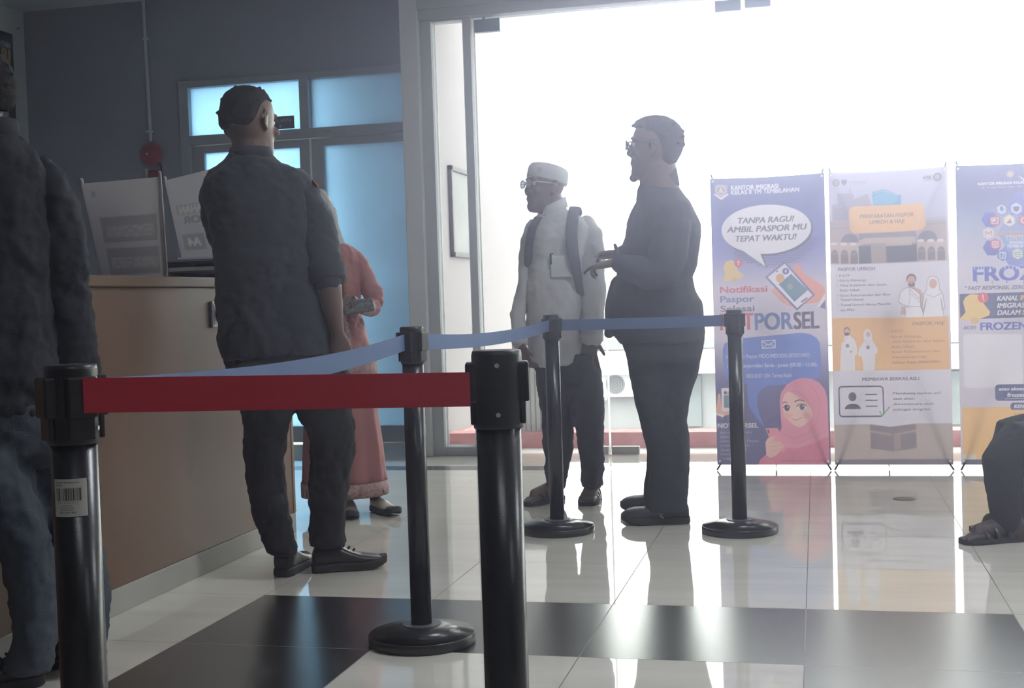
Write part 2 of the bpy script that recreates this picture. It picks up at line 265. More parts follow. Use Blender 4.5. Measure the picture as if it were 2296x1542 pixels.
# ------------------------------------------------------------------ measured figures (metres, in each figure's own frame) and printed artwork (metres on the sheet)
PPL = {
 'officer': {
  'org': [-1.8012,4.3301],
  'rot': 0.3942,
  'shirt': [[-0.1944,0,1.5378,0.0681,0.062],[-0.1918,0,1.52,0.084,0.075],[-0.1844,0,1.5006,0.111,0.088],[-0.1706,0,1.4746,0.1635,0.1],[-0.173,0,1.4473,0.1905,0.11],[-0.1778,0,1.4006,0.1969,0.125],[-0.1682,0,1.3197,0.1939,0.138],[-0.1538,0,1.2385,0.1927,0.145],[-0.1441,0,1.1573,0.1961,0.15],[-0.1333,0,1.0596,0.2076,0.155],[-0.12,0,0.9616,0.2167,0.158],[-0.1086,0,0.8798,0.2218,0.16],[-0.102,0,0.798,0.2252,0.16]],
  'armR': [[-0.0517,0,1.4388,0.056,0.0504],[-0.0076,-0.01,1.3723,0.0673,0.0673],[0.0242,-0.03,1.2763,0.0689,0.0689],[0.0445,-0.06,1.1806,0.0686,0.0686],[0.0563,-0.08,1.1169,0.0652,0.0652],[0.0651,-0.1,1.0617,0.057,0.057]],
  'foreR': [[0.0619,-0.09,1.1004,0.0397,0.0397],[0.0677,-0.1,1.044,0.046,0.046],[0.076,-0.11,0.9717,0.0396,0.0396],[0.0863,-0.115,0.9106,0.0285,0.0285],[0.093,-0.12,0.8785,0.0237,0.0237]],
  'armL': [[-0.2977,0,1.4429,0.0551,0.0496],[-0.3311,0.0,1.3953,0.0503,0.0503],[-0.3396,0.04,1.3342,0.0444,0.0444],[-0.33,0.09,1.264,0.0433,0.0433],[-0.317,0.15,1.2073,0.0423,0.0423],[-0.2737,0.24,1.1951,0.0382,0.0382],[-0.2093,0.3,1.2046,0.0338,0.0338]],
  'handR': [[0.093,-0.12,0.8785],[0.0958,-0.12,0.824]],
  'handL': [[-0.2093,0.3,1.2046],[-0.1325,0.3,1.2164]],
  'hips': [[-0.0994,0,0.8469,0.2212,0.14],[-0.0939,0,0.7814,0.2198,0.148],[-0.0836,0,0.7156,0.2136,0.15],[-0.0701,0,0.6496,0.2027,0.14],[-0.0574,0,0.6081,0.1836,0.08]],
  'legL': [[-0.1687,-0.05,0.7784,0.12,0.135],[-0.1678,-0.05,0.7219,0.1106,0.13],[-0.164,-0.05,0.6572,0.098,0.115],[-0.1629,-0.05,0.6023,0.0902,0.108],[-0.1733,-0.05,0.5203,0.0751,0.1],[-0.182,-0.05,0.4576,0.072,0.098],[-0.1794,-0.05,0.3603,0.0689,0.09],[-0.1751,-0.05,0.3049,0.0657,0.088],[-0.1676,-0.05,0.2525,0.0658,0.088],[-0.1561,-0.05,0.1998,0.0635,0.085],[-0.1472,-0.05,0.1407,0.0588,0.085],[-0.1346,-0.05,0.0943,0.0509,0.085]],
  'legR': [[0.0141,0.0,0.769,0.1147,0.135],[0.0225,0.0,0.7112,0.1092,0.13],[0.0307,0.0,0.6288,0.1012,0.115],[0.0354,0.0,0.5792,0.0981,0.11],[0.0531,0.0,0.5323,0.0901,0.105],[0.0592,0.0,0.4991,0.0812,0.1],[0.0578,0.0,0.4398,0.0756,0.1],[0.0506,0.0,0.3774,0.0723,0.095],[0.0399,0.0,0.2855,0.0699,0.09],[0.0373,0.0,0.2146,0.0634,0.088],[0.032,0.0,0.1586,0.0683,0.085],[0.033,0.0,0.0973,0.0667,0.088]],
  'head': [-0.1952,0.0,1.6455],
  'neck': [[-0.1901,0.01,1.5824,0.0762,0.0762],[-0.1958,0.0,1.5458,0.0729,0.0729],[-0.2003,0.0,1.5105,0.076,0.076]],
  'headpx': 0.2501342648852502,
  'shoeR': [[-0.0326,0.0,-0.0028],[0.2472,0.02,-0.0036]],
  'shoeL': [[-0.1411,-0.06,0.0038],[-0.0588,0.17,0.0129]],
  'patch': [0.0269,-0.02,1.4371],
 },
 'capman': {
  'org': [-1.1603,5.9856],
  'rot': 0.1915,
  'shirt': [[-0.0621,0,1.4234,0.0578,0.055],[-0.0607,0,1.3977,0.0728,0.066],[-0.0452,0,1.3801,0.0995,0.085],[-0.0311,0,1.3539,0.1316,0.1],[-0.029,0,1.3196,0.1541,0.115],[-0.0374,0,1.2557,0.1563,0.125],[-0.0547,0,1.1449,0.1447,0.132],[-0.0642,0,1.0422,0.1384,0.138],[-0.0703,0,0.9136,0.1363,0.145],[-0.0721,0,0.7845,0.1343,0.145],[-0.0673,0,0.6983,0.1354,0.15],[-0.0727,0,0.6596,0.1226,0.15]],
  'armR': [[-0.1529,0,1.3282,0.0429,0.0429],[-0.1808,-0.0,1.2606,0.0429,0.0429],[-0.2007,-0.02,1.1535,0.0364,0.0364],[-0.2123,-0.03,1.0467,0.0353,0.0353],[-0.2278,-0.03,0.9617,0.0386,0.0386],[-0.2443,-0.04,0.9024,0.0407,0.0407],[-0.2432,-0.07,0.8346,0.0362,0.0362],[-0.238,-0.09,0.7713,0.0361,0.0361]],
  'handR': [[-0.2379,-0.09,0.7755],[-0.2125,-0.11,0.6823]],
  'armL': [[0.0831,0,1.3371,0.0513,0.0513],[0.1071,0,1.2829,0.0641,0.0641],[0.1154,-0.01,1.2074,0.064,0.064],[0.1142,-0.02,1.1003,0.064,0.064],[0.1172,-0.03,0.9934,0.0639,0.0639],[0.1101,-0.05,0.9085,0.0595,0.0595],[0.1059,-0.06,0.8449,0.0594,0.0594],[0.1016,-0.07,0.7773,0.0551,0.0551]],
  'handL': [[0.0958,-0.07,0.7987],[0.0735,-0.09,0.6261]],
  'hips': [[-0.028,0,0.7186,0.1525,0.13],[-0.0177,0,0.6321,0.1569,0.135],[-0.0074,0,0.5456,0.1569,0.135],[0.0057,0,0.4804,0.1376,0.075]],
  'legL': [[-0.0662,0.02,0.6324,0.1068,0.12],[-0.0703,0.02,0.5676,0.096,0.118],[-0.0744,0.02,0.5027,0.0853,0.112],[-0.0748,0.02,0.3835,0.0756,0.092],[-0.0718,0.02,0.3074,0.0702,0.088],[-0.0747,0.02,0.2467,0.0692,0.085],[-0.0774,0.02,0.1924,0.0595,0.08],[-0.0883,0.02,0.1557,0.0627,0.085],[-0.0847,0.02,0.0947,0.0509,0.08],[-0.085,0.02,0.0512,0.039,0.08]],
  'legR': [[0.0488,-0.02,0.6313,0.0899,0.12],[0.0576,-0.02,0.5666,0.0877,0.118],[0.0664,-0.02,0.5019,0.0813,0.112],[0.0789,-0.02,0.3832,0.0717,0.09],[0.0912,-0.02,0.2536,0.0579,0.085],[0.0948,-0.02,0.1564,0.0557,0.085],[0.087,-0.02,0.1113,0.0536,0.085],[0.0899,-0.02,0.0658,0.0515,0.082]],
  'head': [-0.096,0.0,1.5036],
  'neck': [[-0.0721,0.01,1.4502,0.0644,0.0644],[-0.0692,0.01,1.403,0.0644,0.0644],[-0.0663,0.01,1.36,0.0665,0.0665]],
  'headpx': 0.25700627918855484,
  'footL': [[-0.073,0.05,0.0244],[-0.2241,-0.12,0.0333]],
  'footR': [[0.0965,0.06,0.0143],[0.058,-0.16,-0.0011]],
  'cap': [-0.0929,0.0,1.6038],
  'strapL': [[0.0378,-0.02,1.4014],[0.0235,-0.13,1.2896],[0.023,-0.145,1.2053],[0.0337,-0.14,1.1424],[0.0518,-0.11,1.0374],[0.0571,-0.06,0.991]],
  'strapR': [[-0.1423,-0.03,1.3708],[-0.1671,-0.1,1.3293],[-0.1808,-0.12,1.2762],[-0.194,-0.1,1.2143],[-0.1969,-0.06,1.1629]],
  'pocket': [-0.0247,-0.14,1.1485],
  'pen': [[-0.0779,-0.15,1.1876],[-0.0794,-0.15,1.1396]],
 },
 'darkman': {
  'org': [-0.6739,5.5193],
  'rot': 0.1215,
  'shirt': [[0.0194,0,1.479,0.0751,0.06],[0.0165,0,1.4482,0.0886,0.075],[0.0262,0,1.4169,0.103,0.1],[0.0356,0,1.3739,0.1174,0.15],[0.0352,0,1.3313,0.1377,0.19],[0.0356,0,1.281,0.1609,0.215],[0.0316,0,1.2385,0.1658,0.22],[0.0144,0,1.177,0.1698,0.215],[0.0035,0,1.0997,0.1709,0.21],[-0.0103,0,1.0535,0.1662,0.205],[-0.0169,0,0.9934,0.1809,0.2],[-0.0126,0,0.9446,0.206,0.2],[-0.0144,0,0.8823,0.2139,0.2],[-0.0024,0,0.8254,0.2042,0.195],[0.0138,0,0.7723,0.1828,0.185]],
  'flap': [[-0.1476,0.05,1.0273,0.0589,0.0589],[-0.1861,0.06,0.9299,0.0512,0.0512],[-0.2042,0.06,0.8513,0.0395,0.0395],[-0.2212,0.06,0.8083,0.0217,0.0217]],
  'armN': [[0.0765,-0.17,1.3189,0.0839,0.0839],[0.0664,-0.22,1.2417,0.0851,0.0851],[0.0488,-0.25,1.1483,0.081,0.081],[0.0208,-0.26,1.0712,0.0773,0.0773],[-0.0366,-0.26,1.0621,0.0683,0.0683],[-0.101,-0.23,1.0946,0.0558,0.0558],[-0.1611,-0.19,1.1201,0.0451,0.0451]],
  'armF': [[0.0576,0.17,1.3413,0.0893,0.0893],[0.0348,0.23,1.2249,0.0884,0.0884],[-0.0082,0.24,1.1256,0.0807,0.0807],[-0.0875,0.15,1.1301,0.0657,0.0657],[-0.1474,0.04,1.1608,0.045,0.045]],
  'lapel': [[-0.0701,-0.03,1.3683,0.0212,0.0212],[-0.0941,-0.05,1.3236,0.023,0.023],[-0.1162,-0.05,1.2898,0.0154,0.0154],[-0.1037,-0.05,1.2566,0.0154,0.0154]],
  'handN': [[-0.1685,-0.19,1.1241],[-0.269,-0.14,1.1252]],
  'handF': [[-0.1549,0.03,1.1646],[-0.2567,-0.06,1.1538]],
  'hips': [[0.0113,0,0.8269,0.1905,0.165],[0.0183,0,0.7585,0.176,0.17],[0.0178,0,0.7019,0.1616,0.17],[0.0147,0,0.6219,0.1452,0.165],[0.0113,0,0.5633,0.124,0.09]],
  'legN': [[0.0188,-0.07,0.7131,0.1567,0.1],[0.014,-0.08,0.6078,0.1393,0.1],[0.0083,-0.09,0.5354,0.1201,0.095],[0.0066,-0.1,0.4382,0.1,0.09],[0.0165,-0.11,0.3852,0.0998,0.088],[0.0269,-0.12,0.3151,0.093,0.085],[0.0307,-0.12,0.2785,0.0882,0.085],[0.0276,-0.12,0.2363,0.0902,0.085],[0.0284,-0.12,0.1959,0.0845,0.085],[0.0174,-0.12,0.1403,0.0903,0.085],[0.0093,-0.12,0.0538,0.0922,0.085]],
  'legF': [[0.0154,0.09,0.7054,0.1494,0.1],[0.0106,0.1,0.5957,0.1321,0.1],[0.0076,0.12,0.5184,0.1158,0.095],[0.0059,0.14,0.4144,0.0934,0.09],[0.0114,0.15,0.357,0.0906,0.088],[0.0204,0.17,0.2798,0.088,0.085],[0.0161,0.17,0.1969,0.086,0.085],[0.0041,0.17,0.1262,0.0881,0.085],[-0.0036,0.17,0.0635,0.0862,0.085]],
  'head': [0.0058,0.0,1.613],
  'neck': [[0.0194,0.0,1.5448,0.0771,0.0694],[0.0159,0.0,1.4908,0.079,0.0711],[0.0203,0.0,1.4384,0.0887,0.0798]],
  'headpx': 0.2562639898413347,
  'shoeN': [[0.1113,-0.12,-0.0071],[-0.1836,-0.14,-0.0041]],
  'shoeF': [[0.0891,0.18,0.0018],[-0.1965,0.18,0.0074]],
 },
 'leftman': {
  'org': [-2.0172,2.9233],
  'rot': 0.604,
  'shirt': [[-0.0545,0,1.4613,0.0493,0.065],[-0.0531,0,1.4406,0.0601,0.08],[-0.058,0,1.4175,0.0815,0.095],[-0.0532,0,1.3922,0.1084,0.11],[-0.0497,0,1.3623,0.1257,0.125],[-0.0494,0,1.3022,0.1317,0.135],[-0.0485,0,1.1981,0.1319,0.14],[-0.0508,0,1.0822,0.1293,0.145],[-0.0515,0,0.9661,0.1283,0.15],[-0.0515,0,0.8496,0.1312,0.152],[-0.0523,0,0.727,0.1324,0.152]],
  'armR': [[0.0412,0,1.3723,0.0438,0.0438],[0.0696,-0.02,1.3238,0.0527,0.0527],[0.095,-0.03,1.2531,0.0572,0.0572],[0.1004,-0.03,1.1714,0.0585,0.0585],[0.1041,-0.03,1.1012,0.0597,0.0597],[0.1097,-0.01,1.0075,0.0601,0.0601],[0.1192,0.02,0.8883,0.062,0.062],[0.1321,0.05,0.7906,0.0593,0.0593],[0.1362,0.07,0.7043,0.0552,0.0552]],
  'armL': [[-0.1472,0,1.3593,0.0473,0.0473],[-0.1692,-0.02,1.3116,0.0469,0.0469],[-0.1892,-0.03,1.1977,0.0466,0.0466],[-0.1945,-0.04,1.0618,0.0454,0.0454],[-0.1937,-0.05,0.9488,0.0412,0.0412],[-0.1919,-0.06,0.8586,0.0371,0.0371]],
  'handR': [[0.1385,0.07,0.7041],[0.1423,0.08,0.6176]],
  'handL': [[-0.1919,-0.06,0.8586],[-0.1928,-0.06,0.7909]],
  'hips': [[-0.0457,0,0.75,0.138,0.145],[-0.0347,0,0.6849,0.1465,0.147],[-0.0206,0,0.6253,0.1525,0.14],[-0.0087,0,0.5891,0.1448,0.08]],
  'legL': [[-0.1069,-0.04,0.647,0.0898,0.12],[-0.0791,-0.04,0.5526,0.0852,0.115],[-0.0431,-0.04,0.4567,0.0725,0.105],[-0.0225,-0.04,0.345,0.0659,0.1],[-0.0162,-0.04,0.2905,0.0595,0.098],[-0.0127,-0.04,0.2198,0.0553,0.095],[-0.0148,-0.04,0.1472,0.0499,0.092],[-0.022,-0.04,0.1035,0.0574,0.098],[-0.0281,-0.04,0.0573,0.066,0.1]],
  'legR': [[0.0484,0.1,0.6224,0.1051,0.12],[0.0733,0.1,0.5229,0.1006,0.115],[0.0929,0.1,0.4232,0.0793,0.105],[0.1066,0.1,0.3419,0.0646,0.1],[0.1199,0.1,0.2851,0.0643,0.1],[0.1242,0.1,0.1919,0.0632,0.1],[0.1143,0.1,0.0941,0.062,0.1],[0.1126,0.1,0.0385,0.0579,0.1]],
  'head': [-0.0825,0.0,1.5605],
  'neck': [[-0.0828,0.0,1.5032,0.0448,0.0448],[-0.0798,0.0,1.4746,0.0469,0.0469],[-0.0639,0.0,1.4462,0.0514,0.0514]],
  'headpx': 0.20352275751337454,
  'shoeL': [[0.0057,0.02,-0.0015],[-0.1669,-0.02,0.0243]],
  'shoeR': [[0.1531,0.14,-0.0147],[-0.0154,0.18,-0.0024]],
 },
 'lady': {
  'org': [-2.1864,5.5803],
  'rot': 0.3734,
  'hijab': [[-0.0853,0,1.5254,0.035,0.05],[-0.0834,0,1.4922,0.0587,0.085],[-0.0818,0,1.4506,0.0783,0.1],[-0.0784,0,1.4006,0.0917,0.105],[-0.0751,0,1.3506,0.101,0.11],[-0.073,0,1.2944,0.1093,0.115],[-0.0663,0,1.2504,0.1176,0.12],[-0.0564,0,1.2106,0.1125,0.12],[-0.0454,0,1.1748,0.0878,0.115],[-0.0423,0,1.1497,0.061,0.1]],
  'shirt': [[-0.0142,0,1.2658,0.0703,0.06],[-0.0108,0,1.2448,0.0993,0.085],[-0.0073,0,1.2239,0.1159,0.095],[-0.0076,0,1.1571,0.118,0.105],[-0.0086,0,1.0735,0.1139,0.105],[-0.009,0,0.948,0.1161,0.11],[-0.0044,0,0.843,0.1369,0.12],[-0.0011,0,0.759,0.1536,0.128],[0.0015,0,0.6581,0.1682,0.132]],
  'armL': [[0.0853,0,1.2089,0.0374,0.0374],[0.1109,0,1.1705,0.0437,0.0437],[0.1413,-0.01,1.094,0.0437,0.0437],[0.168,-0.02,1.0302,0.0458,0.0458],[0.178,-0.05,0.9838,0.0435,0.0435],[0.1637,-0.09,0.9635,0.0391,0.0391],[0.1418,-0.14,0.9622,0.0347,0.0347],[0.1124,-0.2,0.9694,0.0302,0.0302]],
  'armR': [[-0.0948,0,1.2137,0.0371,0.0371],[-0.1215,0,1.1603,0.0433,0.0433],[-0.1365,-0.02,1.077,0.0411,0.0411],[-0.1305,-0.06,0.9936,0.0367,0.0367],[-0.0774,-0.14,0.9632,0.0333,0.0333],[-0.0208,-0.19,0.9575,0.0281,0.0281]],
  'handL': [[0.1165,-0.2,0.9733],[0.077,-0.22,1.0029]],
  'handR': [[-0.0208,-0.19,0.9575],[0.0392,-0.22,0.9556]],
  'phone': [[0.0957,-0.235,0.972]],
  'skirt': [[0.0043,0,0.7378,0.1536,0.115],[0.0027,0,0.6328,0.1683,0.13],[-0.0016,0,0.4857,0.1673,0.135],[0.0028,0,0.3169,0.1821,0.145],[0.0035,0,0.1902,0.1895,0.155],[0.0045,0,0.0992,0.1959,0.165]],
  'head': [-0.0795,0.0,1.4048],
  'footL': [[0.1353,0.02,0.0788],[0.1921,-0.1,0.0226]],
  'footR': [[0.0161,0.0,0.0415],[0.0218,-0.14,0.0051]],
 },
 'seated': {
  'org': [0.689,5.0988],
  'rot': -0.1343,
  'legN': [[0.2872,0.12,0.2933,0.1434,0.1434],[0.1287,0.04,0.3267,0.1344,0.1344],[0.0311,-0.03,0.3611,0.1017,0.1017],[-0.0169,-0.05,0.3088,0.0769,0.0769],[-0.0151,-0.04,0.2295,0.0661,0.0661],[-0.0102,-0.02,0.145,0.06,0.06],[-0.0051,0,0.07,0.0571,0.0571]],
  'legF': [[0.2983,0.3,0.3582,0.1202,0.1202],[0.1184,0.22,0.3954,0.0891,0.0891],[0.0071,0.17,0.3876,0.0685,0.0685],[-0.0007,0.16,0.3096,0.062,0.062],[0.0037,0.18,0.1836,0.0573,0.0573],[0.0082,0.2,0.0565,0.0543,0.0543]],
  'footN': [[0.0445,0.03,-0.0057],[-0.1005,-0.06,0.0364]],
 },
}
ART = {
 'b1': [
["g",[[1.58,[66,78,150]],[1.4071,[78,90,165]],[1.2342,[108,114,188]],[1.1231,[150,150,205]],[0.9873,[212,204,222]],[0.6911,[214,206,222]],[0.5924,[165,158,190]],[0.4443,[92,86,142]],[0.1975,[66,62,122]],[0.0002,[62,58,118]]]],["p",[[0.0256,1.5462],[0.0942,1.5452],[0.0946,1.5034],[0.0564,1.4775],[0.0232,1.5072]],[150,150,175]],
["e",0.0571,1.5154,0.0264,0.0275,[225,220,225],0,0],["e",0.0571,1.5154,0.022,0.0231,[150,120,110],0,0],["p",[[0.0424,1.5017],[0.057,1.5361],[0.0726,1.5017]],[215,205,190]],["p",[[0.0178,1.4935],[0.026,1.4986],[0.0575,1.4785],[0.0919,1.4979],[0.1002,1.4919],[0.0576,1.4618]],[238,236,242]],["t","KANTOR IMIGRASI",0.1109,0.3663,1.5159,0.0242,[238,236,242],1,0],
["t","KELAS II TPI TEMBILAHAN",0.1112,0.4763,1.4913,0.022,[238,236,242],1,0],["e",0.1312,1.253,0.0047,0.0047,[70,72,128],0,0],["e",0.1242,1.241,0.0047,0.0047,[70,72,128],0,0],["e",0.1314,1.2285,0.0047,0.0047,[70,72,128],0,0],["e",0.1244,1.2165,0.0047,0.0047,[70,72,128],0,0],["e",0.1316,1.204,0.0047,0.0047,[70,72,128],0,0],
["e",0.1246,1.192,0.0047,0.0047,[70,72,128],0,0],["e",0.1318,1.1795,0.0047,0.0047,[70,72,128],0,0],["e",0.1248,1.1675,0.0047,0.0047,[70,72,128],0,0],["e",0.132,1.1549,0.0042,0.0042,[70,72,128],0,0],["e",0.125,1.1429,0.0028,0.0028,[70,72,128],0,0],["e",0.1322,1.1304,0.0021,0.0021,[70,72,128],0,0],["e",0.1455,1.2524,0.0047,0.0047,[70,72,128],0,0],
["e",0.1384,1.2404,0.0047,0.0047,[70,72,128],0,0],["e",0.1457,1.2279,0.0047,0.0047,[70,72,128],0,0],["e",0.1386,1.2159,0.0047,0.0047,[70,72,128],0,0],["e",0.1459,1.2034,0.0047,0.0047,[70,72,128],0,0],["e",0.1388,1.1914,0.0047,0.0047,[70,72,128],0,0],["e",0.1461,1.1789,0.0047,0.0047,[70,72,128],0,0],["e",0.139,1.1669,0.0047,0.0047,[70,72,128],0,0],
["e",0.1463,1.1544,0.0047,0.0047,[70,72,128],0,0],["e",0.1392,1.1424,0.0036,0.0036,[70,72,128],0,0],["e",0.1465,1.1299,0.0029,0.0029,[70,72,128],0,0],["e",0.1394,1.1179,0.0013,0.0013,[70,72,128],0,0],["e",0.1597,1.2518,0.0047,0.0047,[70,72,128],0,0],["e",0.1527,1.2399,0.0047,0.0047,[70,72,128],0,0],["e",0.1599,1.2273,0.0047,0.0047,[70,72,128],0,0],
["e",0.1529,1.2154,0.0047,0.0047,[70,72,128],0,0],["e",0.1601,1.2028,0.0047,0.0047,[70,72,128],0,0],["e",0.1531,1.1909,0.0047,0.0047,[70,72,128],0,0],["e",0.1603,1.1783,0.0047,0.0047,[70,72,128],0,0],["e",0.1533,1.1664,0.0047,0.0047,[70,72,128],0,0],["e",0.1605,1.1539,0.0047,0.0047,[70,72,128],0,0],["e",0.1535,1.1419,0.0045,0.0045,[70,72,128],0,0],
["e",0.1607,1.1294,0.0037,0.0037,[70,72,128],0,0],["e",0.1537,1.1174,0.0021,0.0021,[70,72,128],0,0],["e",0.174,1.2512,0.0047,0.0047,[70,72,128],0,0],["e",0.1669,1.2393,0.0047,0.0047,[70,72,128],0,0],["e",0.1742,1.2267,0.0047,0.0047,[70,72,128],0,0],["e",0.1671,1.2148,0.0047,0.0047,[70,72,128],0,0],["e",0.1744,1.2023,0.0047,0.0047,[70,72,128],0,0],
["e",0.1673,1.1903,0.0047,0.0047,[70,72,128],0,0],["e",0.1745,1.1778,0.0047,0.0047,[70,72,128],0,0],["e",0.1675,1.1658,0.0047,0.0047,[70,72,128],0,0],["e",0.1747,1.1533,0.0047,0.0047,[70,72,128],0,0],["e",0.1677,1.1414,0.0047,0.0047,[70,72,128],0,0],["e",0.1749,1.1289,0.0044,0.0044,[70,72,128],0,0],["e",0.1679,1.1169,0.0029,0.0029,[70,72,128],0,0],
["e",0.1882,1.2506,0.0047,0.0047,[70,72,128],0,0],["e",0.1812,1.2387,0.0047,0.0047,[70,72,128],0,0],["e",0.1884,1.2261,0.0047,0.0047,[70,72,128],0,0],["e",0.1814,1.2142,0.0047,0.0047,[70,72,128],0,0],["e",0.1886,1.2017,0.0047,0.0047,[70,72,128],0,0],["e",0.1816,1.1897,0.0047,0.0047,[70,72,128],0,0],["e",0.1888,1.1772,0.0047,0.0047,[70,72,128],0,0],
["e",0.1818,1.1653,0.0047,0.0047,[70,72,128],0,0],["e",0.189,1.1528,0.0047,0.0047,[70,72,128],0,0],["e",0.182,1.1408,0.0047,0.0047,[70,72,128],0,0],["e",0.1892,1.1283,0.0047,0.0047,[70,72,128],0,0],["e",0.1821,1.1164,0.0036,0.0036,[70,72,128],0,0],["e",0.2025,1.25,0.0047,0.0047,[70,72,128],0,0],["e",0.1954,1.2381,0.0047,0.0047,[70,72,128],0,0],
["e",0.2027,1.2256,0.0047,0.0047,[70,72,128],0,0],["e",0.1956,1.2136,0.0047,0.0047,[70,72,128],0,0],["e",0.2028,1.2011,0.0047,0.0047,[70,72,128],0,0],["e",0.1958,1.1892,0.0047,0.0047,[70,72,128],0,0],["e",0.203,1.1767,0.0047,0.0047,[70,72,128],0,0],["e",0.196,1.1647,0.0047,0.0047,[70,72,128],0,0],["e",0.2032,1.1522,0.0047,0.0047,[70,72,128],0,0],
["e",0.1962,1.1403,0.0047,0.0047,[70,72,128],0,0],["e",0.2034,1.1278,0.0047,0.0047,[70,72,128],0,0],["e",0.1964,1.1158,0.0042,0.0042,[70,72,128],0,0],["e",0.2167,1.2494,0.0047,0.0047,[70,72,128],0,0],["e",0.2097,1.2375,0.0047,0.0047,[70,72,128],0,0],["e",0.2169,1.225,0.0047,0.0047,[70,72,128],0,0],["e",0.2099,1.2131,0.0047,0.0047,[70,72,128],0,0],
["e",0.2171,1.2006,0.0047,0.0047,[70,72,128],0,0],["e",0.2101,1.1886,0.0047,0.0047,[70,72,128],0,0],["e",0.2173,1.1761,0.0047,0.0047,[70,72,128],0,0],["e",0.2102,1.1642,0.0047,0.0047,[70,72,128],0,0],["e",0.2175,1.1517,0.0047,0.0047,[70,72,128],0,0],["e",0.2104,1.1398,0.0047,0.0047,[70,72,128],0,0],["e",0.2176,1.1273,0.0047,0.0047,[70,72,128],0,0],
["e",0.2106,1.1153,0.0047,0.0047,[70,72,128],0,0],["e",0.231,1.2488,0.0047,0.0047,[70,72,128],0,0],["e",0.2239,1.2369,0.0047,0.0047,[70,72,128],0,0],["e",0.2312,1.2244,0.0047,0.0047,[70,72,128],0,0],["e",0.2241,1.2125,0.0047,0.0047,[70,72,128],0,0],["e",0.2313,1.2,0.0047,0.0047,[70,72,128],0,0],["e",0.2243,1.1881,0.0047,0.0047,[70,72,128],0,0],
["e",0.2315,1.1756,0.0047,0.0047,[70,72,128],0,0],["e",0.2245,1.1637,0.0047,0.0047,[70,72,128],0,0],["e",0.2317,1.1512,0.0047,0.0047,[70,72,128],0,0],["e",0.2247,1.1392,0.0047,0.0047,[70,72,128],0,0],["e",0.2319,1.1268,0.0047,0.0047,[70,72,128],0,0],["e",0.2249,1.1148,0.0047,0.0047,[70,72,128],0,0],["e",0.2452,1.2482,0.0047,0.0047,[70,72,128],0,0],
["e",0.2382,1.2363,0.0047,0.0047,[70,72,128],0,0],["e",0.2454,1.2238,0.0047,0.0047,[70,72,128],0,0],["e",0.2384,1.2119,0.0047,0.0047,[70,72,128],0,0],["e",0.2456,1.1994,0.0047,0.0047,[70,72,128],0,0],["e",0.2385,1.1875,0.0047,0.0047,[70,72,128],0,0],["e",0.2458,1.175,0.0047,0.0047,[70,72,128],0,0],["e",0.2387,1.1631,0.0047,0.0047,[70,72,128],0,0],
["e",0.2459,1.1506,0.0047,0.0047,[70,72,128],0,0],["e",0.2389,1.1387,0.0047,0.0047,[70,72,128],0,0],["e",0.2461,1.1262,0.0047,0.0047,[70,72,128],0,0],["e",0.2391,1.1143,0.0047,0.0047,[70,72,128],0,0],["e",0.2463,1.1019,0.0044,0.0044,[70,72,128],0,0],["e",0.2465,1.0775,0.0016,0.0016,[70,72,128],0,0],["e",0.2595,1.2476,0.0047,0.0047,[70,72,128],0,0],
["e",0.2524,1.2357,0.0047,0.0047,[70,72,128],0,0],["e",0.2596,1.2232,0.0047,0.0047,[70,72,128],0,0],["e",0.2526,1.2113,0.0047,0.0047,[70,72,128],0,0],["e",0.2598,1.1989,0.0047,0.0047,[70,72,128],0,0],["e",0.2528,1.187,0.0047,0.0047,[70,72,128],0,0],["e",0.26,1.1745,0.0047,0.0047,[70,72,128],0,0],["e",0.253,1.1626,0.0047,0.0047,[70,72,128],0,0],
["e",0.2602,1.1501,0.0047,0.0047,[70,72,128],0,0],["e",0.2531,1.1382,0.0047,0.0047,[70,72,128],0,0],["e",0.2603,1.1257,0.0047,0.0047,[70,72,128],0,0],["e",0.2533,1.1138,0.0047,0.0047,[70,72,128],0,0],["e",0.2605,1.1013,0.0047,0.0047,[70,72,128],0,0],["e",0.2535,1.0894,0.0032,0.0032,[70,72,128],0,0],["e",0.2607,1.077,0.0018,0.0018,[70,72,128],0,0],
["e",0.2737,1.247,0.0047,0.0047,[70,72,128],0,0],["e",0.2667,1.2351,0.0047,0.0047,[70,72,128],0,0],["e",0.2739,1.2227,0.0047,0.0047,[70,72,128],0,0],["e",0.2669,1.2108,0.0047,0.0047,[70,72,128],0,0],["e",0.2741,1.1983,0.0047,0.0047,[70,72,128],0,0],["e",0.267,1.1864,0.0047,0.0047,[70,72,128],0,0],["e",0.2742,1.1739,0.0047,0.0047,[70,72,128],0,0],
["e",0.2672,1.162,0.0047,0.0047,[70,72,128],0,0],["e",0.2744,1.1496,0.0047,0.0047,[70,72,128],0,0],["e",0.2674,1.1377,0.0047,0.0047,[70,72,128],0,0],["e",0.2746,1.1252,0.0047,0.0047,[70,72,128],0,0],["e",0.2676,1.1133,0.0047,0.0047,[70,72,128],0,0],["e",0.2748,1.1008,0.0047,0.0047,[70,72,128],0,0],["e",0.2677,1.0889,0.0034,0.0034,[70,72,128],0,0],
["e",0.2749,1.0765,0.0021,0.0021,[70,72,128],0,0],["e",0.288,1.2464,0.0047,0.0047,[70,72,128],0,0],["e",0.2809,1.2346,0.0047,0.0047,[70,72,128],0,0],["e",0.2881,1.2221,0.0047,0.0047,[70,72,128],0,0],["e",0.2811,1.2102,0.0047,0.0047,[70,72,128],0,0],["e",0.2883,1.1977,0.0047,0.0047,[70,72,128],0,0],["e",0.2813,1.1858,0.0047,0.0047,[70,72,128],0,0],
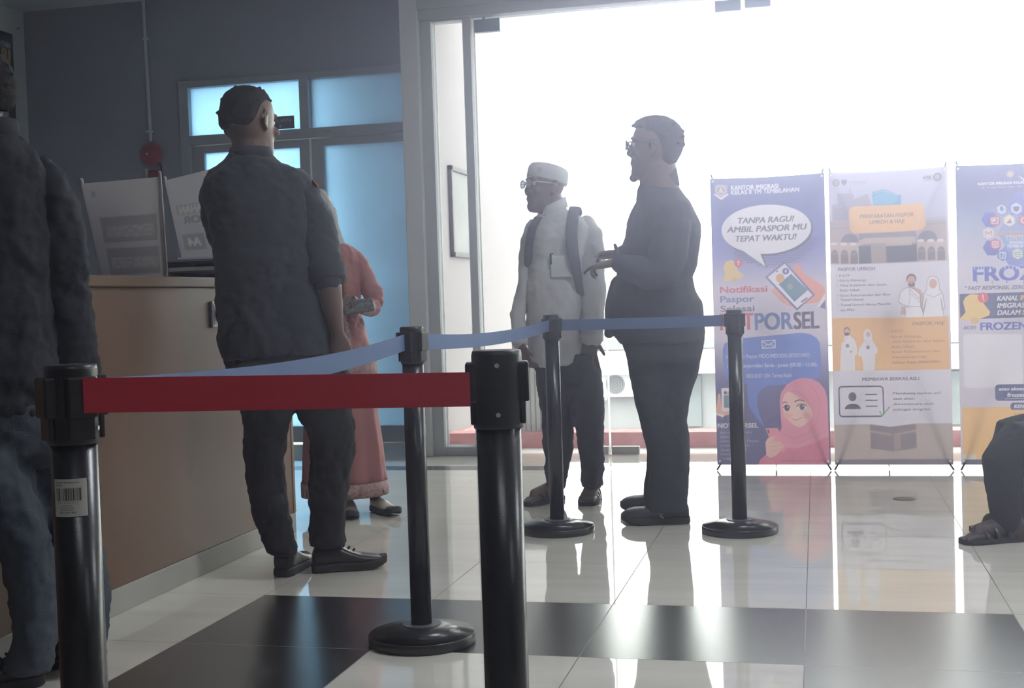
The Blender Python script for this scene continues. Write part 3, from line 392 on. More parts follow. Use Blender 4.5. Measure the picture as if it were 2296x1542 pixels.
["e",0.2885,1.1734,0.0047,0.0047,[70,72,128],0,0],["e",0.2814,1.1615,0.0047,0.0047,[70,72,128],0,0],["e",0.2887,1.149,0.0047,0.0047,[70,72,128],0,0],["e",0.2816,1.1371,0.0047,0.0047,[70,72,128],0,0],["e",0.2888,1.1247,0.0047,0.0047,[70,72,128],0,0],["e",0.2818,1.1128,0.0047,0.0047,[70,72,128],0,0],["e",0.289,1.1003,0.0047,0.0047,[70,72,128],0,0],
["e",0.282,1.0884,0.0036,0.0036,[70,72,128],0,0],["e",0.2892,1.076,0.0022,0.0022,[70,72,128],0,0],["e",0.3022,1.2458,0.0047,0.0047,[70,72,128],0,0],["e",0.2952,1.234,0.0047,0.0047,[70,72,128],0,0],["e",0.3024,1.2215,0.0047,0.0047,[70,72,128],0,0],["e",0.2953,1.2096,0.0047,0.0047,[70,72,128],0,0],["e",0.3026,1.1972,0.0047,0.0047,[70,72,128],0,0],
["e",0.2955,1.1853,0.0047,0.0047,[70,72,128],0,0],["e",0.3027,1.1728,0.0047,0.0047,[70,72,128],0,0],["e",0.2957,1.1609,0.0047,0.0047,[70,72,128],0,0],["e",0.3029,1.1485,0.0047,0.0047,[70,72,128],0,0],["e",0.2959,1.1366,0.0047,0.0047,[70,72,128],0,0],["e",0.3031,1.1242,0.0047,0.0047,[70,72,128],0,0],["e",0.296,1.1123,0.0047,0.0047,[70,72,128],0,0],
["e",0.3032,1.0998,0.0047,0.0047,[70,72,128],0,0],["e",0.2962,1.0879,0.0037,0.0037,[70,72,128],0,0],["e",0.3034,1.0755,0.0023,0.0023,[70,72,128],0,0],["e",0.3165,1.2453,0.0047,0.0047,[70,72,128],0,0],["e",0.3094,1.2334,0.0047,0.0047,[70,72,128],0,0],["e",0.3166,1.2209,0.0047,0.0047,[70,72,128],0,0],["e",0.3096,1.2091,0.0047,0.0047,[70,72,128],0,0],
["e",0.3168,1.1966,0.0047,0.0047,[70,72,128],0,0],["e",0.3098,1.1847,0.0047,0.0047,[70,72,128],0,0],["e",0.317,1.1723,0.0047,0.0047,[70,72,128],0,0],["e",0.3099,1.1604,0.0047,0.0047,[70,72,128],0,0],["e",0.3171,1.148,0.0047,0.0047,[70,72,128],0,0],["e",0.3101,1.1361,0.0047,0.0047,[70,72,128],0,0],["e",0.3173,1.1237,0.0047,0.0047,[70,72,128],0,0],
["e",0.3103,1.1118,0.0047,0.0047,[70,72,128],0,0],["e",0.3175,1.0993,0.0047,0.0047,[70,72,128],0,0],["e",0.3104,1.0874,0.0038,0.0038,[70,72,128],0,0],["e",0.3176,1.075,0.0023,0.0023,[70,72,128],0,0],["e",0.3307,1.2447,0.0047,0.0047,[70,72,128],0,0],["e",0.3237,1.2328,0.0047,0.0047,[70,72,128],0,0],["e",0.3309,1.2204,0.0047,0.0047,[70,72,128],0,0],
["e",0.3238,1.2085,0.0047,0.0047,[70,72,128],0,0],["e",0.331,1.1961,0.0047,0.0047,[70,72,128],0,0],["e",0.324,1.1842,0.0047,0.0047,[70,72,128],0,0],["e",0.3312,1.1717,0.0047,0.0047,[70,72,128],0,0],["e",0.3242,1.1599,0.0047,0.0047,[70,72,128],0,0],["e",0.3314,1.1474,0.0047,0.0047,[70,72,128],0,0],["e",0.3243,1.1356,0.0047,0.0047,[70,72,128],0,0],
["e",0.3315,1.1231,0.0047,0.0047,[70,72,128],0,0],["e",0.3245,1.1112,0.0047,0.0047,[70,72,128],0,0],["e",0.3317,1.0988,0.0047,0.0047,[70,72,128],0,0],["e",0.3247,1.0869,0.0037,0.0037,[70,72,128],0,0],["e",0.3319,1.0745,0.0022,0.0022,[70,72,128],0,0],["e",0.345,1.2441,0.0047,0.0047,[70,72,128],0,0],["e",0.3379,1.2322,0.0047,0.0047,[70,72,128],0,0],
["e",0.3451,1.2198,0.0047,0.0047,[70,72,128],0,0],["e",0.3381,1.2079,0.0047,0.0047,[70,72,128],0,0],["e",0.3453,1.1955,0.0047,0.0047,[70,72,128],0,0],["e",0.3382,1.1836,0.0047,0.0047,[70,72,128],0,0],["e",0.3454,1.1712,0.0047,0.0047,[70,72,128],0,0],["e",0.3384,1.1593,0.0047,0.0047,[70,72,128],0,0],["e",0.3456,1.1469,0.0047,0.0047,[70,72,128],0,0],
["e",0.3386,1.135,0.0047,0.0047,[70,72,128],0,0],["e",0.3458,1.1226,0.0047,0.0047,[70,72,128],0,0],["e",0.3387,1.1107,0.0047,0.0047,[70,72,128],0,0],["e",0.3459,1.0983,0.0047,0.0047,[70,72,128],0,0],["e",0.3389,1.0864,0.0036,0.0036,[70,72,128],0,0],["e",0.3461,1.074,0.0021,0.0021,[70,72,128],0,0],["e",0.3592,1.2435,0.0047,0.0047,[70,72,128],0,0],
["e",0.3522,1.2316,0.0047,0.0047,[70,72,128],0,0],["e",0.3594,1.2192,0.0047,0.0047,[70,72,128],0,0],["e",0.3523,1.2074,0.0047,0.0047,[70,72,128],0,0],["e",0.3595,1.1949,0.0047,0.0047,[70,72,128],0,0],["e",0.3525,1.1831,0.0047,0.0047,[70,72,128],0,0],["e",0.3597,1.1707,0.0047,0.0047,[70,72,128],0,0],["e",0.3526,1.1588,0.0047,0.0047,[70,72,128],0,0],
["e",0.3598,1.1464,0.0047,0.0047,[70,72,128],0,0],["e",0.3528,1.1345,0.0047,0.0047,[70,72,128],0,0],["e",0.36,1.1221,0.0047,0.0047,[70,72,128],0,0],["e",0.353,1.1102,0.0047,0.0047,[70,72,128],0,0],["e",0.3602,1.0978,0.0047,0.0047,[70,72,128],0,0],["e",0.3531,1.0859,0.0035,0.0035,[70,72,128],0,0],["e",0.3603,1.0736,0.0019,0.0019,[70,72,128],0,0],
["e",0.3735,1.2429,0.0047,0.0047,[70,72,128],0,0],["e",0.3664,1.2311,0.0047,0.0047,[70,72,128],0,0],["e",0.3736,1.2186,0.0047,0.0047,[70,72,128],0,0],["e",0.3666,1.2068,0.0047,0.0047,[70,72,128],0,0],["e",0.3738,1.1944,0.0047,0.0047,[70,72,128],0,0],["e",0.3667,1.1825,0.0047,0.0047,[70,72,128],0,0],["e",0.3739,1.1701,0.0047,0.0047,[70,72,128],0,0],
["e",0.3669,1.1583,0.0047,0.0047,[70,72,128],0,0],["e",0.3741,1.1459,0.0047,0.0047,[70,72,128],0,0],["e",0.367,1.134,0.0047,0.0047,[70,72,128],0,0],["e",0.3742,1.1216,0.0047,0.0047,[70,72,128],0,0],["e",0.3672,1.1097,0.0047,0.0047,[70,72,128],0,0],["e",0.3744,1.0973,0.0045,0.0045,[70,72,128],0,0],["e",0.3673,1.0855,0.0032,0.0032,[70,72,128],0,0],
["e",0.3745,1.0731,0.0016,0.0016,[70,72,128],0,0],["e",0.3877,1.2423,0.0047,0.0047,[70,72,128],0,0],["e",0.3807,1.2305,0.0047,0.0047,[70,72,128],0,0],["e",0.3879,1.2181,0.0047,0.0047,[70,72,128],0,0],["e",0.3808,1.2062,0.0047,0.0047,[70,72,128],0,0],["e",0.388,1.1938,0.0047,0.0047,[70,72,128],0,0],["e",0.381,1.182,0.0047,0.0047,[70,72,128],0,0],
["e",0.3882,1.1696,0.0047,0.0047,[70,72,128],0,0],["e",0.3811,1.1577,0.0047,0.0047,[70,72,128],0,0],["e",0.3883,1.1453,0.0047,0.0047,[70,72,128],0,0],["e",0.3813,1.1335,0.0047,0.0047,[70,72,128],0,0],["e",0.3885,1.1211,0.0047,0.0047,[70,72,128],0,0],["e",0.3814,1.1092,0.0047,0.0047,[70,72,128],0,0],["e",0.402,1.2417,0.0047,0.0047,[70,72,128],0,0],
["e",0.3949,1.2299,0.0047,0.0047,[70,72,128],0,0],["e",0.4021,1.2175,0.0047,0.0047,[70,72,128],0,0],["e",0.3951,1.2057,0.0047,0.0047,[70,72,128],0,0],["e",0.4023,1.1933,0.0047,0.0047,[70,72,128],0,0],["e",0.3952,1.1814,0.0047,0.0047,[70,72,128],0,0],["e",0.4024,1.169,0.0047,0.0047,[70,72,128],0,0],["e",0.3954,1.1572,0.0047,0.0047,[70,72,128],0,0],
["e",0.4026,1.1448,0.0047,0.0047,[70,72,128],0,0],["e",0.3955,1.1329,0.0047,0.0047,[70,72,128],0,0],["e",0.4027,1.1206,0.0047,0.0047,[70,72,128],0,0],["e",0.3957,1.1087,0.0047,0.0047,[70,72,128],0,0],["e",0.4162,1.2411,0.0047,0.0047,[70,72,128],0,0],["e",0.4092,1.2293,0.0047,0.0047,[70,72,128],0,0],["e",0.4164,1.2169,0.0047,0.0047,[70,72,128],0,0],
["e",0.4093,1.2051,0.0047,0.0047,[70,72,128],0,0],["e",0.4165,1.1927,0.0047,0.0047,[70,72,128],0,0],["e",0.4095,1.1809,0.0047,0.0047,[70,72,128],0,0],["e",0.4166,1.1685,0.0047,0.0047,[70,72,128],0,0],["e",0.4096,1.1566,0.0047,0.0047,[70,72,128],0,0],["e",0.4168,1.1443,0.0047,0.0047,[70,72,128],0,0],["e",0.4097,1.1324,0.0047,0.0047,[70,72,128],0,0],
["e",0.4169,1.1201,0.0047,0.0047,[70,72,128],0,0],["e",0.4099,1.1082,0.0047,0.0047,[70,72,128],0,0],["e",0.4305,1.2405,0.0047,0.0047,[70,72,128],0,0],["e",0.4234,1.2287,0.0047,0.0047,[70,72,128],0,0],["e",0.4306,1.2163,0.0047,0.0047,[70,72,128],0,0],["e",0.4235,1.2045,0.0047,0.0047,[70,72,128],0,0],["e",0.4307,1.1921,0.0047,0.0047,[70,72,128],0,0],
["e",0.4237,1.1803,0.0047,0.0047,[70,72,128],0,0],["e",0.4309,1.1679,0.0047,0.0047,[70,72,128],0,0],["e",0.4238,1.1561,0.0047,0.0047,[70,72,128],0,0],["e",0.431,1.1437,0.0047,0.0047,[70,72,128],0,0],["e",0.424,1.1319,0.0047,0.0047,[70,72,128],0,0],["e",0.4312,1.1195,0.0047,0.0047,[70,72,128],0,0],["e",0.4241,1.1077,0.0042,0.0042,[70,72,128],0,0],
["e",0.4447,1.24,0.0047,0.0047,[70,72,128],0,0],["e",0.4377,1.2282,0.0047,0.0047,[70,72,128],0,0],["e",0.4448,1.2158,0.0047,0.0047,[70,72,128],0,0],["e",0.4378,1.204,0.0047,0.0047,[70,72,128],0,0],["e",0.445,1.1916,0.0047,0.0047,[70,72,128],0,0],["e",0.4379,1.1798,0.0047,0.0047,[70,72,128],0,0],["e",0.4451,1.1674,0.0047,0.0047,[70,72,128],0,0],
["e",0.4381,1.1556,0.0047,0.0047,[70,72,128],0,0],["e",0.4453,1.1432,0.0047,0.0047,[70,72,128],0,0],["e",0.4382,1.1314,0.0047,0.0047,[70,72,128],0,0],["e",0.4454,1.119,0.0045,0.0045,[70,72,128],0,0],["e",0.4384,1.1072,0.0036,0.0036,[70,72,128],0,0],["e",0.459,1.2394,0.0047,0.0047,[70,72,128],0,0],["e",0.4519,1.2276,0.0047,0.0047,[70,72,128],0,0],
["e",0.4591,1.2152,0.0047,0.0047,[70,72,128],0,0],["e",0.452,1.2034,0.0047,0.0047,[70,72,128],0,0],["e",0.4592,1.191,0.0047,0.0047,[70,72,128],0,0],["e",0.4522,1.1792,0.0047,0.0047,[70,72,128],0,0],["e",0.4594,1.1669,0.0047,0.0047,[70,72,128],0,0],["e",0.4523,1.155,0.0047,0.0047,[70,72,128],0,0],["e",0.4595,1.1427,0.0047,0.0047,[70,72,128],0,0],
["e",0.4525,1.1309,0.0047,0.0047,[70,72,128],0,0],["e",0.4596,1.1185,0.0038,0.0038,[70,72,128],0,0],["e",0.4526,1.1067,0.003,0.003,[70,72,128],0,0],["e",0.4732,1.2388,0.0047,0.0047,[70,72,128],0,0],["e",0.4661,1.227,0.0047,0.0047,[70,72,128],0,0],["e",0.4733,1.2146,0.0047,0.0047,[70,72,128],0,0],["e",0.4663,1.2028,0.0047,0.0047,[70,72,128],0,0],
["e",0.4735,1.1905,0.0047,0.0047,[70,72,128],0,0],["e",0.4664,1.1787,0.0047,0.0047,[70,72,128],0,0],["e",0.4736,1.1663,0.0047,0.0047,[70,72,128],0,0],["e",0.4666,1.1545,0.0047,0.0047,[70,72,128],0,0],["e",0.4737,1.1422,0.0047,0.0047,[70,72,128],0,0],["e",0.4667,1.1303,0.0046,0.0046,[70,72,128],0,0],["e",0.4739,1.118,0.0031,0.0031,[70,72,128],0,0],
["e",0.4668,1.1062,0.0023,0.0023,[70,72,128],0,0],["e",0.4874,1.2382,0.0047,0.0047,[70,72,128],0,0],["e",0.4804,1.2264,0.0047,0.0047,[70,72,128],0,0],["e",0.4876,1.2141,0.0047,0.0047,[70,72,128],0,0],["e",0.4805,1.2023,0.0047,0.0047,[70,72,128],0,0],["e",0.4877,1.1899,0.0047,0.0047,[70,72,128],0,0],["e",0.4807,1.1781,0.0047,0.0047,[70,72,128],0,0],
["e",0.4878,1.1658,0.0047,0.0047,[70,72,128],0,0],["e",0.4808,1.154,0.0047,0.0047,[70,72,128],0,0],["e",0.488,1.1416,0.0044,0.0044,[70,72,128],0,0],["e",0.4809,1.1298,0.0038,0.0038,[70,72,128],0,0],["e",0.4881,1.1175,0.0022,0.0022,[70,72,128],0,0],["e",0.4811,1.1057,0.0015,0.0015,[70,72,128],0,0],["e",0.5017,1.2376,0.0047,0.0047,[70,72,128],0,0],
["e",0.4946,1.2258,0.0047,0.0047,[70,72,128],0,0],["e",0.5018,1.2135,0.0047,0.0047,[70,72,128],0,0],["e",0.4948,1.2017,0.0047,0.0047,[70,72,128],0,0],["e",0.502,1.1894,0.0047,0.0047,[70,72,128],0,0],["e",0.4949,1.1776,0.0047,0.0047,[70,72,128],0,0],["e",0.5021,1.1652,0.0047,0.0047,[70,72,128],0,0],["e",0.495,1.1534,0.0047,0.0047,[70,72,128],0,0],
["e",0.5022,1.1411,0.0035,0.0035,[70,72,128],0,0],["e",0.4952,1.1293,0.0029,0.0029,[70,72,128],0,0],["e",0.5023,1.117,0.0013,0.0013,[70,72,128],0,0],["e",0.5159,1.237,0.0047,0.0047,[70,72,128],0,0],["e",0.5089,1.2253,0.0047,0.0047,[70,72,128],0,0],["e",0.5161,1.2129,0.0047,0.0047,[70,72,128],0,0],["e",0.509,1.2012,0.0047,0.0047,[70,72,128],0,0],
["e",0.5162,1.1888,0.0047,0.0047,[70,72,128],0,0],["e",0.5091,1.177,0.0047,0.0047,[70,72,128],0,0],["e",0.5163,1.1647,0.0043,0.0043,[70,72,128],0,0],["e",0.5093,1.1529,0.0039,0.0039,[70,72,128],0,0],["e",0.5165,1.1406,0.0025,0.0025,[70,72,128],0,0],["e",0.5094,1.1288,0.002,0.002,[70,72,128],0,0],["e",0.5302,1.2365,0.0047,0.0047,[70,72,128],0,0],
["e",0.5231,1.2247,0.0047,0.0047,[70,72,128],0,0],["e",0.5303,1.2124,0.0047,0.0047,[70,72,128],0,0],["e",0.5233,1.2006,0.0047,0.0047,[70,72,128],0,0],["e",0.5304,1.1883,0.0047,0.0047,[70,72,128],0,0],["e",0.5234,1.1765,0.0045,0.0045,[70,72,128],0,0],["e",0.5306,1.1642,0.0032,0.0032,[70,72,128],0,0],["e",0.5235,1.1524,0.0029,0.0029,[70,72,128],0,0],
["e",0.5307,1.1401,0.0015,0.0015,[70,72,128],0,0],["e",0.5444,1.2359,0.0047,0.0047,[70,72,128],0,0],["e",0.5374,1.2241,0.0047,0.0047,[70,72,128],0,0],["e",0.5446,1.2118,0.0046,0.0046,[70,72,128],0,0],["e",0.5375,1.2,0.0047,0.0047,[70,72,128],0,0],["e",0.5447,1.1877,0.0035,0.0035,[70,72,128],0,0],["e",0.5376,1.1759,0.0034,0.0034,[70,72,128],0,0],
["e",0.5448,1.1636,0.0021,0.0021,[70,72,128],0,0],["e",0.5377,1.1519,0.0018,0.0018,[70,72,128],0,0],["e",0.5587,1.2353,0.0041,0.0041,[70,72,128],0,0],["e",0.5516,1.2236,0.0044,0.0044,[70,72,128],0,0],["e",0.5588,1.2112,0.0034,0.0034,[70,72,128],0,0],["e",0.5517,1.1995,0.0035,0.0035,[70,72,128],0,0],["e",0.5589,1.1872,0.0024,0.0024,[70,72,128],0,0],
["e",0.5519,1.1754,0.0023,0.0023,[70,72,128],0,0],["e",0.5729,1.2347,0.0029,0.0029,[70,72,128],0,0],["e",0.5659,1.223,0.0032,0.0032,[70,72,128],0,0],["e",0.573,1.2107,0.0022,0.0022,[70,72,128],0,0],["e",0.566,1.1989,0.0023,0.0023,[70,72,128],0,0],["e",0.5872,1.2341,0.0016,0.0016,[70,72,128],0,0],["e",0.5801,1.2224,0.0019,0.0019,[70,72,128],0,0],
["e",0.3036,1.2867,0.2417,0.1373,[58,56,98],0,0],["p",[[0.1768,1.171],[0.2979,1.079],[0.2727,1.1563]],[58,56,98]],["e",0.2948,1.2937,0.24,0.1351,[238,236,242],0,0],["p",[[0.1729,1.1767],[0.2896,1.0881],[0.2606,1.1634],[0.2123,1.1863]],[238,236,242]],["t","TANPA RAGU!",0.1426,0.4443,1.331,0.0302,[52,48,66],1,0.22],
["t","AMBIL PASPOR MU",0.0866,0.5103,1.2828,0.0313,[52,48,66],1,0.22],["t","TEPAT WAKTU!",0.127,0.4558,1.2315,0.0308,[52,48,66],1,0.22],["p",[[0.0566,1.0192],[0.0667,1.0468],[0.0608,1.0917],[0.0732,1.122],[0.1032,1.1321],[0.1279,1.1172],[0.1393,1.0723],[0.1696,1.0462],[0.1615,1.0298],[0.1151,1.0218],[0.0632,1.0134]],[236,206,118]],
["e",0.1161,1.024,0.011,0.0132,[225,185,100],0,0],["e",0.1428,1.1128,0.022,0.0231,[222,70,72],0,0],["t","!",0.1374,0.1472,1.1029,0.022,[238,236,242],1,0],["t","Notifikasi",0.038,0.295,0.9516,0.0341,[205,72,82],1,0],["t","Paspor",0.0385,0.2232,0.8996,0.033,[84,106,172],1,0],["t","Selesai",0.0389,0.2236,0.8475,0.0319,[72,66,104],1,0],
["p",[[0.4347,1.0787],[0.4483,1.0975],[0.4784,1.0855],[0.4869,1.044],[0.5527,1.0036],[0.6022,0.9584],[0.6002,0.9093],[0.5588,0.8831],[0.4933,0.8766],[0.4328,0.9413]],[240,160,135]],["p",[[0.3124,0.9586],[0.3342,0.9718],[0.4331,0.8864],[0.4168,0.8637],[0.373,0.8879],[0.3427,0.9218]],[240,170,148]],["p",[[0.5535,0.8559],[0.6001,0.9339],[0.6002,0.9039],[0.5726,0.8582]],[238,236,242]],
["p",[[0.5698,0.8582],[0.6003,0.8957],[0.6005,0.8438]],[120,90,160]],["p",[[0.2835,1.0314],[0.3907,1.1144],[0.5487,0.9244],[0.4486,0.8431]],[112,102,170]],["p",[[0.2982,1.0309],[0.3908,1.1012],[0.534,0.9237],[0.4508,0.8573]],[240,238,246]],["p",[[0.3559,0.9904],[0.424,1.0444],[0.5103,0.9529],[0.4374,0.8917]],[92,138,160]],
["e",0.4162,0.9748,0.0154,0.0154,[150,165,150],0,0],["e",0.3645,1.0232,0.022,0.0247,[230,170,90],0,0],["e",0.3949,1.0603,0.0181,0.0181,[78,82,170],0,0],["t","1",0.3905,0.3993,1.0527,0.0154,[238,236,242],1,0],["l",[[0.4768,0.8907],[0.5029,0.9087]],0.0088,[90,84,130]],["e",0.3489,1.0618,0.0049,0.0049,[90,84,130],0,0],
["t","NOT",0.0339,0.2165,0.7472,0.0894,[206,62,66],1,0],["t","POR",0.2214,0.4283,0.7447,0.0894,[84,112,180],1,0],["t","SEL",0.4295,0.567,0.7442,0.0894,[70,52,92],1,0],["p",[[0.0441,0.6311],[0.0541,0.6695],[0.0891,0.6951],[0.1682,0.7011],[0.308,0.7109],[0.4661,0.722],[0.5149,0.7138],[0.5515,0.6905],[0.5668,0.661],[0.5743,0.5086],[0.5586,0.4783],[0.5223,0.4572],[0.3706,0.4393],[0.2856,0.4337],[0.2493,0.416],[0.2265,0.3822],[0.2226,0.3327],[0.2352,0.277],[0.2642,0.198],[0.214,0.2646],[0.1771,0.3328],[0.1726,0.4456],[0.1155,0.446],[0.079,0.4575],[0.0557,0.4888],[0.0465,0.5637]],[88,122,208]],
["l",[[0.2571,0.6816],[0.3289,0.6859],[0.3292,0.644],[0.2599,0.6414],[0.2571,0.6816]],0.0043,[238,236,242]],["l",[[0.2584,0.6797],[0.2938,0.6581],[0.3277,0.6834]],0.0037,[238,236,242]],["l",[[0.2598,0.6426],[0.284,0.6626]],0.0031,[238,236,242]],["l",[[0.3279,0.6452],[0.3035,0.6641]],0.0031,[238,236,242]],
["t","Sobat Midol Paspor MIDO MIDODO (07/07/1997)",0.0597,0.5119,0.5885,0.0208,[238,236,242],0,0],["t","selesai. Pengambilan Senin - Jumat (09.00 - 15.00).",0.0662,0.5523,0.5373,0.0208,[238,236,242],0,0],["t","0822 6537 1234. Terima Kasih",0.1699,0.4116,0.4804,0.0208,[238,236,242],0,0],["p",[[-0.0045,0.2926],[0.0072,0.3457],[0.0116,0.3894],[0.0237,0.3968],[0.0329,0.3144],[0.0864,0.2988],[0.0805,0.2801],[0.0382,0.2708]],[240,180,150]],
["p",[[0.0319,0.4242],[0.0975,0.4263],[0.0998,0.2944],[0.0319,0.297]],[236,234,242]],["p",[[0.0432,0.3842],[0.0978,0.3865],[0.0984,0.3143],[0.0438,0.3169]],[100,130,150]],["e",0.0528,0.3991,0.0092,0.0098,[60,62,110],0,0],["e",0.0735,0.3941,0.011,0.0135,[228,160,90],0,0],["p",[[-0.0057,0.2908],[0.0442,0.2745],[0.0382,0.2633],[-0.0056,0.2801]],[238,236,242]],
["p",[[-0.0056,0.2783],[0.0382,0.262],[0.0384,0.2396]],[120,84,150]],["t","NOTIPORSEL",0.006,0.2278,0.2046,0.0245,[238,236,242],1,0],["t","akan memberitahumu",0.019,0.1935,0.1734,0.0135,[205,202,222],0,0.2],["t","#sahabatmidol",0.0192,0.1483,0.1492,0.0135,[205,202,222],0,0.2],["t","melalui pesan, Paspor",0.0194,0.2308,0.125,0.0135,[205,202,222],0,0.2],
["t","sudah selesai dan",0.0197,0.1789,0.1008,0.0135,[205,202,222],0,0.2],["t","dapat diambil di",0.0199,0.161,0.0766,0.0135,[205,202,222],0,0.2],["t","Kantor Imigrasi",0.0201,0.1551,0.0524,0.0135,[205,202,222],0,0.2],["t","Tembilahan",0.0203,0.0948,0.0282,0.0135,[205,202,222],0,0.2],["p",[[0.2209,-0.0026],[0.234,0.0297],[0.2641,0.0548],[0.3365,0.0924],[0.4089,0.1236],[0.6025,0.1736],[0.6033,0.002]],[222,112,140]],
["p",[[0.3457,0.3509],[0.3539,0.3939],[0.3827,0.4368],[0.4251,0.4641],[0.4675,0.4747],[0.5161,0.4694],[0.5588,0.4478],[0.5863,0.411],[0.5992,0.3623],[0.6026,0.1614],[0.5301,0.1183],[0.4333,0.0932],[0.3667,0.0926],[0.3453,0.1232],[0.3407,0.1786],[0.3527,0.2032],[0.3486,0.2709]],[232,138,162]],["p",[[0.3664,0.1418],[0.4271,0.1176],[0.5299,0.1611],[0.6012,0.204],[0.6014,0.1553],[0.518,0.1183],[0.4334,0.0895],[0.3728,0.0914]],[238,152,174]],
["l",[[0.3726,0.1295],[0.4332,0.1146],[0.5299,0.155],[0.5994,0.1918]],0.0031,[205,98,130]],["l",[[0.3602,0.1664],[0.4209,0.1421],[0.4935,0.1731],[0.5416,0.2343],[0.5594,0.3136],[0.5469,0.3869],[0.5103,0.4359]],0.0031,[205,98,130]],["l",[[0.3849,0.0928],[0.4093,0.0561],[0.4006,0.0008]],0.0031,[200,92,124]],
["l",[[0.5119,0.1182],[0.4699,0.0567],[0.446,0.0014]],0.0031,[200,92,124]],["l",[[0.3951,0.4029],[0.4497,0.3995],[0.5108,0.332]],0.0031,[205,98,130]],["p",[[0.358,0.3139],[0.3614,0.357],[0.374,0.3877],[0.3939,0.4023],[0.4316,0.3813],[0.4804,0.3443],[0.5109,0.3076],[0.5184,0.274],[0.5022,0.2404],[0.475,0.2159],[0.4448,0.2035],[0.4144,0.2188],[0.3839,0.2494],[0.3655,0.2832]],[242,196,182]],
["e",0.3838,0.2709,0.022,0.0159,[240,170,160],0,0],["e",0.4869,0.2679,0.0245,0.0171,[238,168,160],0,0],["e",0.3823,0.309,0.0184,0.0165,[248,244,244],0,0],["e",0.3835,0.309,0.0141,0.0159,[70,48,48],0,0],["e",0.3835,0.309,0.0073,0.0086,[24,16,20],0,0],["e",0.3884,0.3145,0.0037,0.0037,[238,236,242],0,0],
["l",[[0.3641,0.3127],[0.375,0.3256],[0.3913,0.3249],[0.4005,0.3139]],0.0049,[40,28,34]],["e",0.4624,0.315,0.0269,0.0165,[248,244,244],0,0],["e",0.4636,0.315,0.0141,0.0159,[70,48,48],0,0],["e",0.4636,0.315,0.0073,0.0086,[24,16,20],0,0],["e",0.4684,0.3205,0.0037,0.0037,[238,236,242],0,0],["l",[[0.4357,0.3187],[0.4516,0.3316],[0.4756,0.3309],[0.489,0.3199]],0.0049,[40,28,34]],
["l",[[0.3615,0.3385],[0.3742,0.3446],[0.3882,0.3397]],0.0055,[72,50,52]],["l",[[0.427,0.3457],[0.45,0.3554],[0.4755,0.3492]],0.0067,[72,50,52]],["e",0.408,0.274,0.0061,0.0037,[222,160,146],0,0],["l",[[0.4112,0.2494],[0.4325,0.2427],[0.4627,0.2587]],0.0043,[180,80,88]],["p",[[0.2654,0.2005],[0.3272,0.2019],[0.3358,0.1939],[0.3705,0.0773],[0.362,0.0698],[0.3148,0.07]],[236,140,158]],
["e",0.2783,0.1808,0.0086,0.0122,[90,52,66],0,0],["l",[[0.2679,0.1992],[0.3148,0.0713]],0.0031,[248,190,200]],["p",[[0.2636,0.1227],[0.2785,0.1475],[0.3118,0.1569],[0.3149,0.1446],[0.2968,0.1321],[0.3483,0.1294],[0.3532,0.1171],[0.3667,0.1018],[0.3558,0.0895],[0.3126,0.0429],[0.2884,0.0328],[0.2671,0.0486]],[242,192,174]],
["l",[[0.2878,0.1228],[0.3495,0.1282]],0.0024,[205,140,128]],["l",[[0.291,0.0982],[0.3545,0.1085]],0.0024,[205,140,128]],["l",[[0.2972,0.0748],[0.3486,0.0888]],0.0024,[205,140,128]],["l",[[0.2653,0.0498],[0.2884,0.0334],[0.3126,0.0441]],0.0037,[190,70,110]],["t","tembilahan.imigrasi.go.id",0.346,0.5839,0.0162,0.0147,[110,36,62],0,0.15],
],
 'b2': [
["g",[[1.58,[226,222,234]],[0.0002,[226,222,234]]]],["p",[[0.0012,1.5706],[0.5983,1.5737],[0.6015,1.0831],[0.001,1.0834]],[198,198,222]],["p",[[0.0435,1.4643],[0.1054,1.4664],[0.11,1.5098],[0.1167,1.4658],[0.1312,1.4596],[0.1289,1.4325],[0.2033,1.4612],[0.2142,1.4172],[0.2248,1.395],[0.2263,1.2757],[0.0146,1.2744],[0.0158,1.4056],[0.0467,1.4095]],[168,164,180]],
["l",[[0.0237,1.3861],[0.0959,1.3879]],0.0036,[140,136,155]],["l",[[0.0239,1.3741],[0.0961,1.3759]],0.0036,[140,136,155]],["l",[[0.024,1.362],[0.0962,1.3639]],0.0036,[140,136,155]],["l",[[0.0241,1.35],[0.0963,1.3519]],0.0036,[140,136,155]],["l",[[0.0242,1.3379],[0.0965,1.3399]],0.0036,[140,136,155]],
["l",[[0.0244,1.3259],[0.0966,1.3279]],0.0036,[140,136,155]],["p",[[0.2239,1.4698],[0.2907,1.4825],[0.354,1.4489],[0.3747,1.4456],[0.3724,1.393],[0.2299,1.3969]],[76,160,208]],["p",[[0.2273,1.4382],[0.2908,1.4727],[0.348,1.44],[0.3585,1.4206],[0.3279,1.4006],[0.232,1.4001]],[100,180,218]],["l",[[0.225,1.46],[0.2908,1.4754],[0.3531,1.4425]],0.0041,[150,205,225]],
["p",[[0.0038,1.3187],[0.2257,1.3245],[0.4943,1.3119],[0.5985,1.3178],[0.6005,1.0832],[0.0041,1.0844]],[182,164,160]],["l",[[0.0042,1.2776],[0.5981,1.2832]],0.0072,[160,150,160]],["l",[[0.4944,1.3066],[0.5924,1.3128]],0.0154,[190,186,196]],["e",0.1043,1.1995,0.0474,0.0489,[118,110,122],0,0],["e",0.5023,1.1991,0.0504,0.0494,[118,110,122],0,0],
